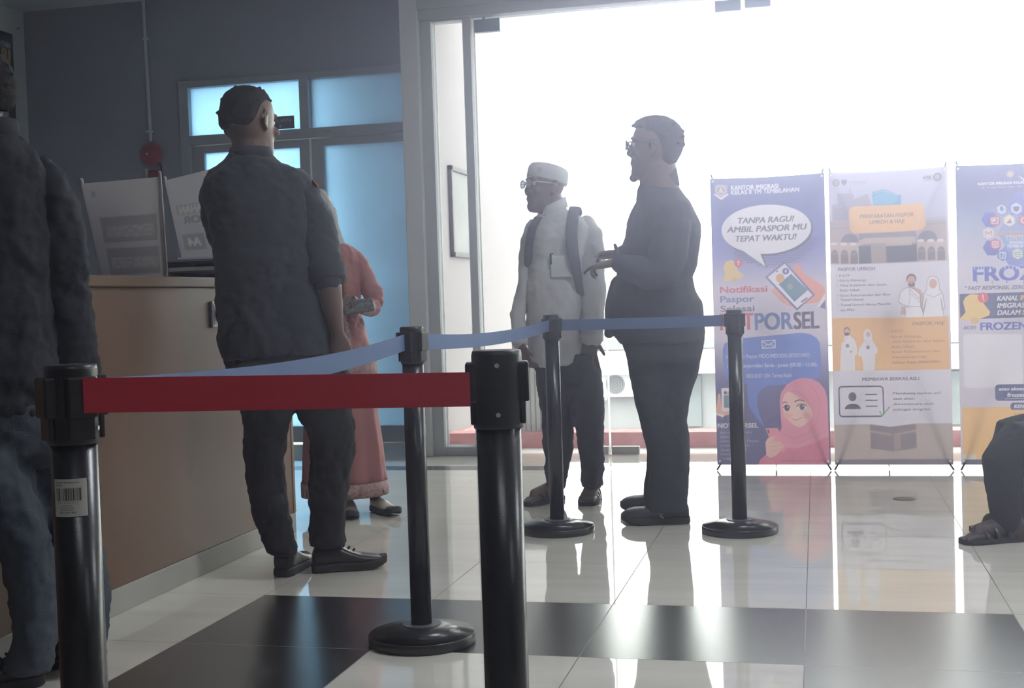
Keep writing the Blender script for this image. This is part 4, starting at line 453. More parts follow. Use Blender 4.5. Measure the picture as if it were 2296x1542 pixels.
["p",[[0.0101,1.2035],[0.1549,1.2001],[0.1563,1.0831],[0.0041,1.0844]],[200,178,162]],["p",[[0.4472,1.1907],[0.5997,1.1898],[0.6005,1.0832],[0.4488,1.0865]],[200,178,162]],["p",[[0.1518,1.2464],[0.4462,1.2498],[0.4475,1.1692],[0.1527,1.1703]],[136,128,136]],["p",[[0.1496,1.2085],[0.1856,1.2232],[0.4389,1.2205],[0.442,1.1882],[0.1809,1.1898],[0.15,1.1813]],[196,176,160]],
["p",[[0.149,1.1786],[0.4473,1.1789],[0.4487,1.0887],[0.1501,1.0856]],[78,74,86]],["p",[[0.2119,1.1923],[0.2894,1.1929],[0.2919,1.0863],[0.2143,1.0854]],[162,142,130]],["p",[[0.2894,1.1918],[0.4239,1.1927],[0.4241,1.1766],[0.2897,1.1756]],[190,170,150]],["e",0.0238,1.1334,0.0196,0.0309,[120,104,108],0,0],
["p",[[0.0041,1.1326],[0.0434,1.1327],[0.0439,1.09],[0.0046,1.0898]],[120,104,108]],["l",[[0.0051,1.1407],[0.0423,1.1414]],0.0026,[170,160,165]],["e",0.0211,1.1959,0.0175,0.0082,[232,222,226],0,0],["e",0.0755,1.1314,0.0196,0.0309,[120,104,108],0,0],["p",[[0.0559,1.1305],[0.0952,1.1306],[0.0957,1.0881],[0.0563,1.0879]],[120,104,108]],
["l",[[0.0568,1.1387],[0.0941,1.1394]],0.0026,[170,160,165]],["e",0.0728,1.1937,0.0175,0.0082,[232,222,226],0,0],["e",0.1247,1.1295,0.0196,0.0309,[120,104,108],0,0],["p",[[0.1051,1.1286],[0.1444,1.1287],[0.1449,1.0863],[0.1055,1.0861]],[120,104,108]],["l",[[0.106,1.1368],[0.1432,1.1375]],0.0026,[170,160,165]],
["e",0.1219,1.1917,0.0175,0.0082,[232,222,226],0,0],["e",0.4713,1.135,0.0196,0.0309,[120,104,108],0,0],["p",[[0.4516,1.1342],[0.491,1.1343],[0.4916,1.0925],[0.4523,1.0923]],[120,104,108]],["l",[[0.4526,1.1422],[0.4898,1.1429]],0.0026,[170,160,165]],["e",0.4683,1.1963,0.0175,0.0082,[232,222,226],0,0],
["e",0.5205,1.1331,0.0196,0.0309,[120,104,108],0,0],["p",[[0.5008,1.1323],[0.5401,1.1324],[0.5408,1.0907],[0.5015,1.0905]],[120,104,108]],["l",[[0.5017,1.1403],[0.539,1.141]],0.0026,[170,160,165]],["e",0.5174,1.1942,0.0175,0.0082,[232,222,226],0,0],["e",0.5697,1.1312,0.0196,0.0309,[120,104,108],0,0],
["p",[[0.55,1.1304],[0.5893,1.1305],[0.59,1.0889],[0.5507,1.0887]],[120,104,108]],["l",[[0.5509,1.1384],[0.5882,1.1391]],0.0026,[170,160,165]],["e",0.5666,1.1922,0.0175,0.0082,[232,222,226],0,0],["p",[[0.1038,1.3766],[0.1242,1.3947],[0.4698,1.3962],[0.4912,1.3785],[0.496,1.2744],[0.4736,1.2529],[0.1233,1.2499],[0.1045,1.2725]],[246,192,112]],
["t","PERSYARATAN PASPOR",0.1596,0.4364,1.3293,0.0196,[142,112,84],1,0],["t","UMROH & HAJI",0.209,0.3863,1.2971,0.0196,[142,112,84],1,0],["e",0.0393,1.5236,0.0196,0.0196,[120,112,132],0,0],["e",0.0393,1.5236,0.0144,0.0144,[170,160,160],0,0],["p",[[0.0675,1.5395],[0.0963,1.54],[0.0955,1.5204],[0.0822,1.507],[0.0677,1.5209]],[104,100,128]],
["l",[[0.1072,1.5285],[0.1922,1.5291],[0.1924,1.515],[0.1089,1.5153]],0.0026,[165,160,178]],["t","IMIGRASI",0.1125,0.1872,1.5205,0.0051,[165,160,178],0,0],["t","WBK",0.4833,0.5323,1.5182,0.0185,[84,78,98],1,0],["e",0.5584,1.5279,0.0226,0.0226,[96,88,108],0,0],["e",0.5584,1.5279,0.0134,0.0144,[176,160,156],0,0],
["l",[[0.4918,1.5392],[0.5293,1.5403]],0.0026,[150,140,160]],["l",[[0.486,1.5116],[0.5324,1.5123]],0.0026,[150,140,160]],["l",[[0.4491,1.2335],[0.4584,1.2975],[0.4829,1.3821],[0.5177,1.4607],[0.5274,1.5029]],0.0021,[222,220,236]],["l",[[0.5351,1.3475],[0.5469,1.411],[0.5739,1.4951]],0.0015,[214,212,230]],
["p",[[0.0031,1.0833],[0.6015,1.0831],[0.6012,0.8006],[0.0019,0.7932]],[226,222,234]],["t","PASPOR UMROH",0.0402,0.2303,1.0492,0.0175,[74,70,90],1,0],["t","E-KTP",0.0462,0.1001,1.0173,0.0124,[74,70,90],0.7,0],["t","1.",0.0307,0.0421,1.0178,0.0113,[150,146,160],0,0],["t","Kartu Keluarga",0.0465,0.1849,0.9921,0.0124,[74,70,90],0.7,0],
["t","2.",0.0309,0.0423,0.9926,0.0113,[150,146,160],0,0],["t","Akte Kelahiran atau Ijazah,",0.0468,0.2926,0.9648,0.0124,[74,70,90],0.7,0],["t","3.",0.0312,0.0426,0.9653,0.0113,[150,146,160],0,0],["t","Buku Nikah",0.0471,0.1503,0.9386,0.0124,[74,70,90],0.7,0],["t","Surat Rekomendasi dari Biro",0.0474,0.3063,0.9107,0.0124,[74,70,90],0.7,0],
["t","4.",0.0318,0.0432,0.9112,0.0113,[150,146,160],0,0],["t","Travel Umroh",0.0476,0.1691,0.8867,0.0124,[74,70,90],0.7,0],["t","Travel Umroh Harus Memiliki",0.0479,0.3106,0.8599,0.0124,[74,70,90],0.7,0],["t","5.",0.0323,0.0437,0.8603,0.0113,[150,146,160],0,0],["t","Izin PPIU",0.0482,0.1194,0.832,0.0124,[74,70,90],0.7,0],
["p",[[0.3903,0.8379],[0.3641,0.8547],[0.357,0.8064],[0.3778,0.8059]],[214,168,142]],["p",[[0.4275,0.9498],[0.4588,0.9381],[0.4727,0.9162],[0.4765,0.8036],[0.4609,0.804],[0.4571,0.8791]],[214,168,142]],["e",0.4161,0.9528,0.0175,0.0206,[214,168,142],0,0],["e",0.4154,0.9958,0.0257,0.0278,[86,66,66],0,0],
["e",0.4156,0.9851,0.0206,0.0257,[214,168,142],0,0],["e",0.4159,0.9652,0.0175,0.0124,[86,66,66],0,0],["e",0.4158,0.9716,0.0072,0.0041,[214,168,142],0,0],["p",[[0.3783,0.9459],[0.4016,0.9506],[0.4277,0.9417],[0.4592,0.9113],[0.4602,0.8469],[0.4058,0.8429],[0.3483,0.8713],[0.3554,0.9196]],[240,238,244]],
["l",[[0.3783,0.9459],[0.4016,0.9506],[0.4277,0.9417],[0.4592,0.9113],[0.4602,0.8469],[0.4058,0.8429],[0.3483,0.8713],[0.3554,0.9196],[0.3783,0.9459]],0.0026,[96,90,106]],["l",[[0.4016,0.9495],[0.4077,0.8912],[0.3979,0.8485]],0.0021,[96,90,106]],["l",[[0.4069,0.9396],[0.4544,0.8899]],0.0021,[96,90,106]],
["l",[[0.4099,0.9181],[0.4573,0.8684]],0.0021,[96,90,106]],["p",[[0.3798,0.8463],[0.4602,0.8469],[0.4766,0.7982],[0.4718,0.7715],[0.3731,0.7737],[0.3828,0.8166]],[240,238,244]],["l",[[0.3798,0.8463],[0.4602,0.8469],[0.4766,0.7982],[0.4718,0.7715],[0.3731,0.7737],[0.3828,0.8166],[0.3798,0.8463]],0.0026,[96,90,106]],
["p",[[0.5241,1.0068],[0.5486,0.9942],[0.557,0.9619],[0.5585,0.9298],[0.5734,0.908],[0.583,0.8331],[0.5696,0.8281],[0.5634,0.8869],[0.581,0.7691],[0.4666,0.7716],[0.4907,0.8889],[0.476,0.8358],[0.4676,0.8386],[0.4799,0.916],[0.4941,0.9371],[0.4945,0.9745],[0.5045,0.9999]],[240,238,244]],["l",[[0.5241,1.0068],[0.5486,0.9942],[0.557,0.9619],[0.5585,0.9298],[0.5734,0.908],[0.583,0.8331],[0.5696,0.8281],[0.5634,0.8869],[0.581,0.7691],[0.4666,0.7716],[0.4907,0.8889],[0.476,0.8358],[0.4676,0.8386],[0.4799,0.916],[0.4941,0.9371],[0.4945,0.9745],[0.5045,0.9999],[0.5241,1.0068]],0.0026,[96,90,106]],
["e",0.5248,0.9656,0.0206,0.0257,[214,168,142],0,0],["l",[[0.4904,0.9104],[0.527,0.8933],[0.5681,0.9135]],0.0021,[96,90,106]],["p",[[0.0024,0.7953],[0.6,0.7891],[0.602,0.5081],[0.0012,0.5092]],[242,188,112]],["t","PASPOR HAJI",0.4182,0.5794,0.7472,0.0172,[150,112,82],1,0],["t","E-KTP",0.3087,0.3672,0.7117,0.012,[150,112,82],0.7,0],
["t","1.",0.2924,0.3029,0.712,0.0109,[190,150,110],0,0],["t","Kartu Keluarga",0.3091,0.4616,0.6834,0.012,[150,112,82],0.7,0],["t","2.",0.2928,0.3033,0.6837,0.0109,[190,150,110],0,0],["t","Akte Kelahiran atau Ijazah,",0.3094,0.5809,0.6563,0.012,[150,112,82],0.7,0],["t","3.",0.2932,0.3036,0.6566,0.0109,[190,150,110],0,0],
["t","Buku Nikah",0.3098,0.4236,0.628,0.012,[150,112,82],0.7,0],["t","Surat Rekomendasi dari",0.3102,0.5528,0.6015,0.012,[150,112,82],0.7,0],["t","4.",0.2939,0.3044,0.6017,0.0109,[190,150,110],0,0],["t","Kementerian Haji",0.3106,0.4848,0.5726,0.012,[150,112,82],0.7,0],["t","Salinan Surat BPIH/SPPH",0.311,0.5549,0.5437,0.012,[150,112,82],0.7,0],
["t","5.",0.2947,0.3052,0.5439,0.0109,[190,150,110],0,0],["p",[[0.0588,0.665],[0.0672,0.6952],[0.092,0.7008],[0.1167,0.6761],[0.1299,0.6334],[0.1291,0.603],[0.1165,0.585],[0.1174,0.5103],[0.0396,0.51],[0.0423,0.58],[0.0502,0.659]],[238,234,240]],["e",0.0784,0.7254,0.0172,0.0207,[86,66,66],0,0],["e",0.0785,0.7218,0.0132,0.0161,[220,180,160],0,0],
["e",0.0786,0.7084,0.0138,0.0086,[86,66,66],0,0],["l",[[0.0817,0.6919],[0.0617,0.6649]],0.0023,[170,168,190]],["p",[[0.0856,0.6535],[0.0863,0.6534],[0.087,0.6531],[0.0875,0.6525],[0.0878,0.6518],[0.0879,0.6511],[0.0881,0.6377],[0.088,0.6369],[0.0877,0.6363],[0.0872,0.6357],[0.0865,0.6354],[0.0858,0.6353],[0.0742,0.6355],[0.0735,0.6356],[0.0728,0.636],[0.0723,0.6365],[0.072,0.6372],[0.0718,0.638],[0.0717,0.6514],[0.0718,0.6521],[0.0721,0.6528],[0.0726,0.6533],[0.0733,0.6536],[0.074,0.6537]],[120,116,134]],
["e",0.0971,0.6126,0.0092,0.0069,[220,180,160],0,0],["p",[[0.1678,0.6691],[0.1638,0.7055],[0.1711,0.7265],[0.1855,0.7353],[0.2007,0.7259],[0.2079,0.7016],[0.2107,0.6683],[0.2332,0.6317],[0.237,0.6074],[0.2232,0.5956],[0.2185,0.5092],[0.1604,0.5087],[0.1537,0.5845],[0.1316,0.5921],[0.1404,0.6271]],[238,234,240]],
["e",0.1888,0.705,0.0115,0.0149,[220,184,164],0,0],["p",[[0.1924,0.6432],[0.1932,0.6431],[0.1938,0.6427],[0.1943,0.6422],[0.1947,0.6415],[0.1948,0.6408],[0.195,0.6274],[0.1949,0.6267],[0.1945,0.626],[0.194,0.6255],[0.1934,0.6252],[0.1927,0.6251],[0.1799,0.6253],[0.1792,0.6254],[0.1785,0.6257],[0.178,0.6263],[0.1777,0.627],[0.1776,0.6277],[0.1774,0.641],[0.1775,0.6418],[0.1778,0.6425],[0.1783,0.643],[0.179,0.6433],[0.1797,0.6434]],[120,116,134]],
["l",[[0.1718,0.6751],[0.1855,0.6433],[0.2036,0.6745]],0.0017,[180,178,200]],["t","MEMBAWA BERKAS ASLI",0.1529,0.446,0.4536,0.0172,[74,70,90],1,0],["p",[[0.2428,0.4263],[0.249,0.4252],[0.2545,0.4223],[0.2589,0.4177],[0.2618,0.412],[0.2629,0.4056],[0.2646,0.2778],[0.2637,0.2714],[0.261,0.2657],[0.2566,0.2612],[0.2512,0.2583],[0.2451,0.2572],[0.0475,0.2572],[0.0414,0.2582],[0.0358,0.2611],[0.0314,0.2657],[0.0285,0.2715],[0.0275,0.2779],[0.0261,0.4071],[0.027,0.4135],[0.0298,0.4193],[0.0341,0.4238],[0.0396,0.4267],[0.0457,0.4277]],[48,46,78]],
["p",[[0.2418,0.419],[0.2461,0.4183],[0.25,0.4162],[0.2531,0.413],[0.2552,0.4089],[0.2559,0.4044],[0.2576,0.2796],[0.257,0.2751],[0.255,0.2711],[0.252,0.2679],[0.2481,0.2658],[0.2438,0.2651],[0.0486,0.2651],[0.0443,0.2658],[0.0403,0.2679],[0.0372,0.2711],[0.0352,0.2752],[0.0345,0.2797],[0.0331,0.4059],[0.0337,0.4104],[0.0357,0.4144],[0.0387,0.4177],[0.0426,0.4197],[0.0469,0.4204]],[226,222,234]],
["e",0.0999,0.3684,0.0207,0.0247,[48,46,78],0,0],["p",[[0.0581,0.301],[0.0581,0.301],[0.0595,0.3089],[0.0636,0.3162],[0.0703,0.3225],[0.0791,0.3273],[0.0893,0.3303],[0.1003,0.3313],[0.1113,0.3303],[0.1216,0.3272],[0.1304,0.3223],[0.1373,0.316],[0.1416,0.3087],[0.1431,0.3009],[0.1431,0.3009]],[48,46,78]],
["l",[[0.1701,0.3796],[0.226,0.3793]],0.0069,[48,46,78]],["l",[[0.1705,0.3475],[0.2264,0.3472]],0.0069,[48,46,78]],["l",[[0.1709,0.3154],[0.2268,0.3152]],0.0069,[48,46,78]],["l",[[0.24,0.2874],[0.2537,0.2633],[0.2909,0.3103]],0.0075,[128,172,122]],["t","Membawa berkas asli",0.3104,0.5536,0.3776,0.0126,[74,70,90],0.8,0],
["t","saat akan",0.3108,0.4202,0.3493,0.0126,[74,70,90],0.8,0],["t","diwawancara oleh",0.3112,0.5167,0.3199,0.0126,[74,70,90],0.8,0],["t","petugas imigrasi",0.3116,0.4997,0.291,0.0126,[74,70,90],0.8,0],["p",[[0.0019,0.2175],[0.6093,0.2217],[0.612,0.0008],[0.0018,-0.0028]],[188,172,160]],["l",[[0.1459,0.1906],[0.1457,0.1843]],0.0023,[196,178,150]],
["l",[[0.0172,0.1113],[0.0202,0.0943]],0.0023,[176,164,158]],["l",[[0.1383,0.1143],[0.1411,0.0965]],0.0023,[176,164,158]],["l",[[0.163,0.0431],[0.1663,0.0256]],0.0023,[170,152,140]],["l",[[0.4841,0.176],[0.4825,0.1578]],0.0023,[176,164,158]],["l",[[0.5822,0.0634],[0.5786,0.0493]],0.0023,[176,164,158]],
["l",[[0.4078,0.1214],[0.4056,0.1123]],0.0023,[206,190,172]],["l",[[0.5723,0.0686],[0.5679,0.0593]],0.0023,[176,164,158]],["l",[[0.4272,0.1553],[0.4266,0.1412]],0.0023,[206,190,172]],["l",[[0.2628,0.1808],[0.2608,0.1635]],0.0023,[176,164,158]],["l",[[0.0537,0.1268],[0.0541,0.1117]],0.0023,[176,164,158]],
["l",[[0.4244,0.1842],[0.4206,0.1652]],0.0023,[206,190,172]],["l",[[0.3857,0.1326],[0.3846,0.1161]],0.0023,[206,190,172]],["l",[[0.1976,0.1109],[0.1939,0.105]],0.0023,[176,164,158]],["l",[[0.143,0.0742],[0.1397,0.0546]],0.0023,[206,190,172]],["l",[[0.1786,0.2043],[0.1806,0.1854]],0.0023,[176,164,158]],
["l",[[0.5782,0.083],[0.5738,0.0738]],0.0023,[176,164,158]],["l",[[0.585,0.0761],[0.5887,0.0579]],0.0023,[196,178,150]],["l",[[0.4117,0.1959],[0.4155,0.1865]],0.0023,[206,190,172]],["l",[[0.1553,0.1035],[0.1538,0.0985]],0.0023,[206,190,172]],["l",[[0.0314,0.1785],[0.0362,0.1646]],0.0023,[176,164,158]],
["l",[[0.2679,0.1728],[0.2643,0.167]],0.0023,[206,190,172]],["l",[[0.4473,0.1061],[0.4485,0.0929]],0.0023,[206,190,172]],["l",[[0.354,0.1532],[0.3507,0.1401]],0.0023,[170,152,140]],["l",[[0.4688,0.1386],[0.4687,0.13]],0.0023,[206,190,172]],["l",[[0.2503,0.2025],[0.2499,0.1875]],0.0023,[196,178,150]],
["l",[[0.261,0.1713],[0.2567,0.1624]],0.0023,[206,190,172]],["l",[[0.1499,0.1722],[0.1492,0.1632]],0.0023,[206,190,172]],["l",[[0.2009,0.0526],[0.2018,0.0322]],0.0023,[176,164,158]],["l",[[0.2477,0.0513],[0.2477,0.045]],0.0023,[170,152,140]],["l",[[0.1324,0.055],[0.1311,0.0397]],0.0023,[206,190,172]],
["l",[[0.4848,0.0983],[0.4853,0.0833]],0.0023,[196,178,150]],["l",[[0.4158,0.1628],[0.4201,0.1568]],0.0023,[196,178,150]],["l",[[0.5886,0.044],[0.5847,0.0253]],0.0023,[206,190,172]],["l",[[0.0826,0.0378],[0.0863,0.0221]],0.0023,[170,152,140]],["l",[[0.2836,0.1266],[0.2877,0.1183]],0.0023,[196,178,150]],
["l",[[0.0079,0.0452],[0.0091,0.0363]],0.0023,[170,152,140]],["l",[[0.2431,0.0742],[0.2468,0.0608]],0.0023,[196,178,150]],["l",[[0.531,0.1748],[0.5342,0.1613]],0.0023,[176,164,158]],["l",[[0.4765,0.051],[0.4721,0.0456]],0.0023,[196,178,150]],["l",[[0.3615,0.1241],[0.3626,0.1172]],0.0023,[176,164,158]],
["l",[[0.2231,0.0744],[0.2214,0.0641]],0.0023,[170,152,140]],["l",[[0.0509,0.039],[0.05,0.0217]],0.0023,[196,178,150]],["l",[[0.1911,0.1678],[0.1946,0.1567]],0.0023,[196,178,150]],["l",[[0.0523,0.0468],[0.0525,0.0351]],0.0023,[176,164,158]],["l",[[0.5202,0.0753],[0.5217,0.056]],0.0023,[170,152,140]],
["l",[[0.3881,0.0476],[0.3876,0.0304]],0.0023,[196,178,150]],["l",[[0.1063,0.0546],[0.1083,0.0447]],0.0023,[206,190,172]],["l",[[0.5199,0.1649],[0.5219,0.1601]],0.0023,[170,152,140]],["l",[[0.1922,0.1132],[0.1951,0.099]],0.0023,[196,178,150]],["l",[[0.3207,0.1183],[0.3241,0.1079]],0.0023,[196,178,150]],
["l",[[0.4661,0.0386],[0.4679,0.0244]],0.0023,[170,152,140]],["l",[[0.1939,0.0487],[0.1967,0.035]],0.0023,[196,178,150]],["l",[[0.5667,0.1223],[0.5679,0.1107]],0.0023,[196,178,150]],["l",[[0.0901,0.0727],[0.0947,0.0625]],0.0023,[176,164,158]],["l",[[0.2652,0.1031],[0.2635,0.0835]],0.0023,[206,190,172]],
["l",[[0.1242,0.069],[0.1204,0.0539]],0.0023,[170,152,140]],["l",[[0.5467,0.1528],[0.5453,0.1433]],0.0023,[176,164,158]],["l",[[0.0182,0.2049],[0.0212,0.1872]],0.0023,[170,152,140]],["l",[[0.5756,0.1824],[0.5775,0.1623]],0.0023,[196,178,150]],["l",[[0.0521,0.0451],[0.0492,0.0326]],0.0023,[170,152,140]],
["l",[[0.5357,0.1713],[0.5392,0.1559]],0.0023,[176,164,158]],["l",[[0.5325,0.1686],[0.5346,0.1591]],0.0023,[196,178,150]],["l",[[0.1429,0.1513],[0.1468,0.1401]],0.0023,[196,178,150]],["l",[[0.2461,0.0659],[0.2457,0.0518]],0.0023,[176,164,158]],["l",[[0.1567,0.0511],[0.1587,0.0365]],0.0023,[196,178,150]],
["l",[[0.2246,0.0423],[0.2215,0.0364]],0.0023,[170,152,140]],["l",[[0.5903,0.0395],[0.5915,0.0299]],0.0023,[176,164,158]],["l",[[0.0595,0.163],[0.0609,0.1506]],0.0023,[206,190,172]],["l",[[0.3659,0.1977],[0.362,0.1908]],0.0023,[206,190,172]],["l",[[0.0331,0.1381],[0.0287,0.1293]],0.0023,[176,164,158]],
["l",[[0.4547,0.1738],[0.451,0.1648]],0.0023,[176,164,158]],["l",[[0.5323,0.0985],[0.5347,0.0836]],0.0023,[206,190,172]],["l",[[0.5773,0.0582],[0.5781,0.0428]],0.0023,[170,152,140]],["l",[[0.4391,0.1136],[0.4362,0.0956]],0.0023,[196,178,150]],["l",[[0.2944,0.1972],[0.2915,0.1785]],0.0023,[206,190,172]],
["l",[[0.3139,0.1154],[0.3174,0.1054]],0.0023,[176,164,158]],["l",[[0.2369,0.1349],[0.235,0.1194]],0.0023,[170,152,140]],["l",[[0.1881,0.0703],[0.1851,0.0521]],0.0023,[170,152,140]],["l",[[0.498,0.1694],[0.498,0.1535]],0.0023,[170,152,140]],["l",[[0.1168,0.0633],[0.1154,0.0557]],0.0023,[196,178,150]],
["l",[[0.3223,0.1764],[0.3237,0.1573]],0.0023,[196,178,150]],["l",[[0.1884,0.0953],[0.1894,0.0899]],0.0023,[196,178,150]],["l",[[0.3834,0.1648],[0.3862,0.1526]],0.0023,[176,164,158]],["l",[[0.5058,0.0699],[0.5098,0.0513]],0.0023,[170,152,140]],["l",[[0.5351,0.0959],[0.5363,0.083]],0.0023,[170,152,140]],
["l",[[0.5966,0.149],[0.5937,0.1435]],0.0023,[170,152,140]],["l",[[0.3172,0.0648],[0.3131,0.0494]],0.0023,[206,190,172]],["l",[[0.2071,0.1034],[0.209,0.0967]],0.0023,[206,190,172]],["l",[[0.5927,0.0673],[0.5888,0.059]],0.0023,[170,152,140]],["l",[[0.1706,0.0412],[0.1662,0.0253]],0.0023,[170,152,140]],
["l",[[0.1324,0.1649],[0.1355,0.1553]],0.0023,[176,164,158]],["l",[[0.2383,0.1031],[0.2354,0.0905]],0.0023,[170,152,140]],["l",[[0.0435,0.1183],[0.0442,0.1089]],0.0023,[176,164,158]],["l",[[0.1301,0.0849],[0.1271,0.0798]],0.0023,[176,164,158]],["l",[[0.5381,0.0487],[0.5368,0.0298]],0.0023,[176,164,158]],
["l",[[0.5758,0.0497],[0.5744,0.0354]],0.0023,[196,178,150]],["l",[[0.1587,0.1189],[0.1579,0.1045]],0.0023,[170,152,140]],["l",[[0.4106,0.0979],[0.407,0.0777]],0.0023,[176,164,158]],["l",[[0.1039,0.1924],[0.108,0.1835]],0.0023,[206,190,172]],["l",[[0.1351,0.0958],[0.1365,0.0908]],0.0023,[170,152,140]],
["l",[[0.3462,0.1737],[0.344,0.1557]],0.0023,[170,152,140]],["l",[[0.0745,0.0372],[0.0781,0.0232]],0.0023,[176,164,158]],["l",[[0.0961,0.0771],[0.1,0.0605]],0.0023,[206,190,172]],["l",[[0.4591,0.0706],[0.4571,0.0565]],0.0023,[206,190,172]],["l",[[0.3843,0.0813],[0.3889,0.074]],0.0023,[176,164,158]],["l",[[0.4568,0.2009],[0.4612,0.1855]],0.0023,[170,152,140]],
["l",[[0.5905,0.1999],[0.5926,0.1848]],0.0023,[176,164,158]],["l",[[0.5094,0.1916],[0.5124,0.1807]],0.0023,[206,190,172]],["l",[[0.3657,0.1229],[0.3646,0.1065]],0.0023,[176,164,158]],["l",[[0.5085,0.0784],[0.5057,0.068]],0.0023,[170,152,140]],["l",[[0.1827,0.145],[0.187,0.1295]],0.0023,[206,190,172]],
["l",[[0.2353,0.1152],[0.2395,0.1074]],0.0023,[170,152,140]],["l",[[0.215,0.0369],[0.2106,0.0301]],0.0023,[206,190,172]],["l",[[0.1836,0.0877],[0.1878,0.0751]],0.0023,[176,164,158]],["l",[[0.0296,0.1543],[0.0267,0.1337]],0.0023,[196,178,150]],["l",[[0.3749,0.1483],[0.3745,0.1413]],0.0023,[170,152,140]],
["l",[[0.0236,0.0699],[0.021,0.0597]],0.0023,[196,178,150]],["l",[[0.3623,0.1998],[0.3624,0.1798]],0.0023,[170,152,140]],["l",[[0.3203,0.1776],[0.3214,0.1634]],0.0023,[206,190,172]],["l",[[0.4383,0.2055],[0.436,0.1916]],0.0023,[196,178,150]],["l",[[0.3769,0.186],[0.3746,0.1696]],0.0023,[176,164,158]],
["l",[[0.3291,0.1443],[0.3334,0.1264]],0.0023,[176,164,158]],["l",[[0.4006,0.1098],[0.3985,0.0998]],0.0023,[176,164,158]],["l",[[0.3276,0.1143],[0.3285,0.0961]],0.0023,[176,164,158]],["l",[[0.3023,0.0644],[0.3061,0.0503]],0.0023,[170,152,140]],["l",[[0.5962,0.1851],[0.5972,0.1796]],0.0023,[206,190,172]],
["l",[[0.4978,0.0583],[0.4998,0.0528]],0.0023,[170,152,140]],["l",[[0.5057,0.1838],[0.5036,0.1781]],0.0023,[206,190,172]],["l",[[0.2911,0.0578],[0.2926,0.0411]],0.0023,[206,190,172]],["l",[[0.3232,0.0777],[0.327,0.0684]],0.0023,[170,152,140]],["l",[[0.254,0.2085],[0.2501,0.1969]],0.0023,[176,164,158]],
["l",[[0.053,0.1336],[0.0512,0.1153]],0.0023,[170,152,140]],["l",[[0.5787,0.0686],[0.581,0.0523]],0.0023,[206,190,172]],["l",[[0.0528,0.192],[0.0572,0.179]],0.0023,[170,152,140]],["l",[[0.3189,0.1978],[0.3206,0.1832]],0.0023,[176,164,158]],["l",[[0.3114,0.1133],[0.3075,0.1016]],0.0023,[170,152,140]],
["l",[[0.0856,0.1902],[0.0859,0.1749]],0.0023,[176,164,158]],["l",[[0.0851,0.1054],[0.0861,0.1004]],0.0023,[170,152,140]],["l",[[0.0307,0.1603],[0.0334,0.1461]],0.0023,[196,178,150]],["l",[[0.5818,0.1835],[0.5822,0.1749]],0.0023,[176,164,158]],["l",[[0.3789,0.1796],[0.3837,0.1658]],0.0023,[196,178,150]],
["l",[[0.0208,0.1098],[0.0188,0.0956]],0.0023,[206,190,172]],["l",[[0.3493,0.105],[0.3535,0.0977]],0.0023,[196,178,150]],["l",[[0.1023,0.0399],[0.1044,0.0266]],0.0023,[176,164,158]],["l",[[0.3746,0.1624],[0.3731,0.1442]],0.0023,[206,190,172]],["l",[[0.4827,0.1526],[0.4798,0.1464]],0.0023,[206,190,172]],
["l",[[0.6001,0.2041],[0.5962,0.1848]],0.0023,[170,152,140]],["l",[[0.5309,0.0915],[0.5285,0.0829]],0.0023,[206,190,172]],["l",[[0.5846,0.1419],[0.5862,0.1225]],0.0023,[206,190,172]],["l",[[0.2644,0.1202],[0.2672,0.1139]],0.0023,[176,164,158]],["l",[[0.0375,0.2076],[0.0371,0.1911]],0.0023,[206,190,172]],
["l",[[0.3407,0.0393],[0.341,0.0208]],0.0023,[176,164,158]],["l",[[0.0844,0.1475],[0.087,0.1336]],0.0023,[170,152,140]],["l",[[0.2999,0.0455],[0.3005,0.0393]],0.0023,[196,178,150]],["l",[[0.0996,0.1295],[0.102,0.1232]],0.0023,[206,190,172]],["l",[[0.0647,0.1861],[0.0671,0.1693]],0.0023,[196,178,150]],
["l",[[0.5342,0.1548],[0.538,0.1439]],0.0023,[176,164,158]],["l",[[0.5517,0.1919],[0.5556,0.172]],0.0023,[176,164,158]],["l",[[0.5038,0.0866],[0.5085,0.0761]],0.0023,[196,178,150]],["l",[[0.1423,0.0583],[0.1463,0.049]],0.0023,[206,190,172]],["l",[[0.2051,0.2026],[0.2064,0.1856]],0.0023,[206,190,172]],
["l",[[0.144,0.1176],[0.1435,0.1044]],0.0023,[196,178,150]],["l",[[0.4045,0.1234],[0.4078,0.1119]],0.0023,[170,152,140]],["l",[[0.2204,0.0543],[0.2177,0.0442]],0.0023,[176,164,158]],["l",[[0.0969,0.1132],[0.0996,0.0959]],0.0023,[196,178,150]],["l",[[0.5879,0.0497],[0.5867,0.037]],0.0023,[196,178,150]],
["l",[[0.4589,0.0731],[0.4614,0.0579]],0.0023,[170,152,140]],["l",[[0.1579,0.0995],[0.1617,0.0863]],0.0023,[206,190,172]],["l",[[0.5121,0.1301],[0.5088,0.1253]],0.0023,[176,164,158]],["l",[[0.1443,0.1489],[0.1475,0.1309]],0.0023,[176,164,158]],["l",[[0.3489,0.1615],[0.3506,0.1561]],0.0023,[170,152,140]],
["l",[[0.0723,0.0786],[0.0699,0.0611]],0.0023,[206,190,172]],["l",[[0.0433,0.1],[0.0406,0.0816]],0.0023,[206,190,172]],["l",[[0.3121,0.1759],[0.3123,0.166]],0.0023,[170,152,140]],["l",[[0.164,0.1375],[0.1662,0.1182]],0.0023,[206,190,172]],["l",[[0.2083,0.0975],[0.2095,0.0886]],0.0023,[170,152,140]],["l",[[0.0406,0.0356],[0.0443,0.0247]],0.0023,[170,152,140]],
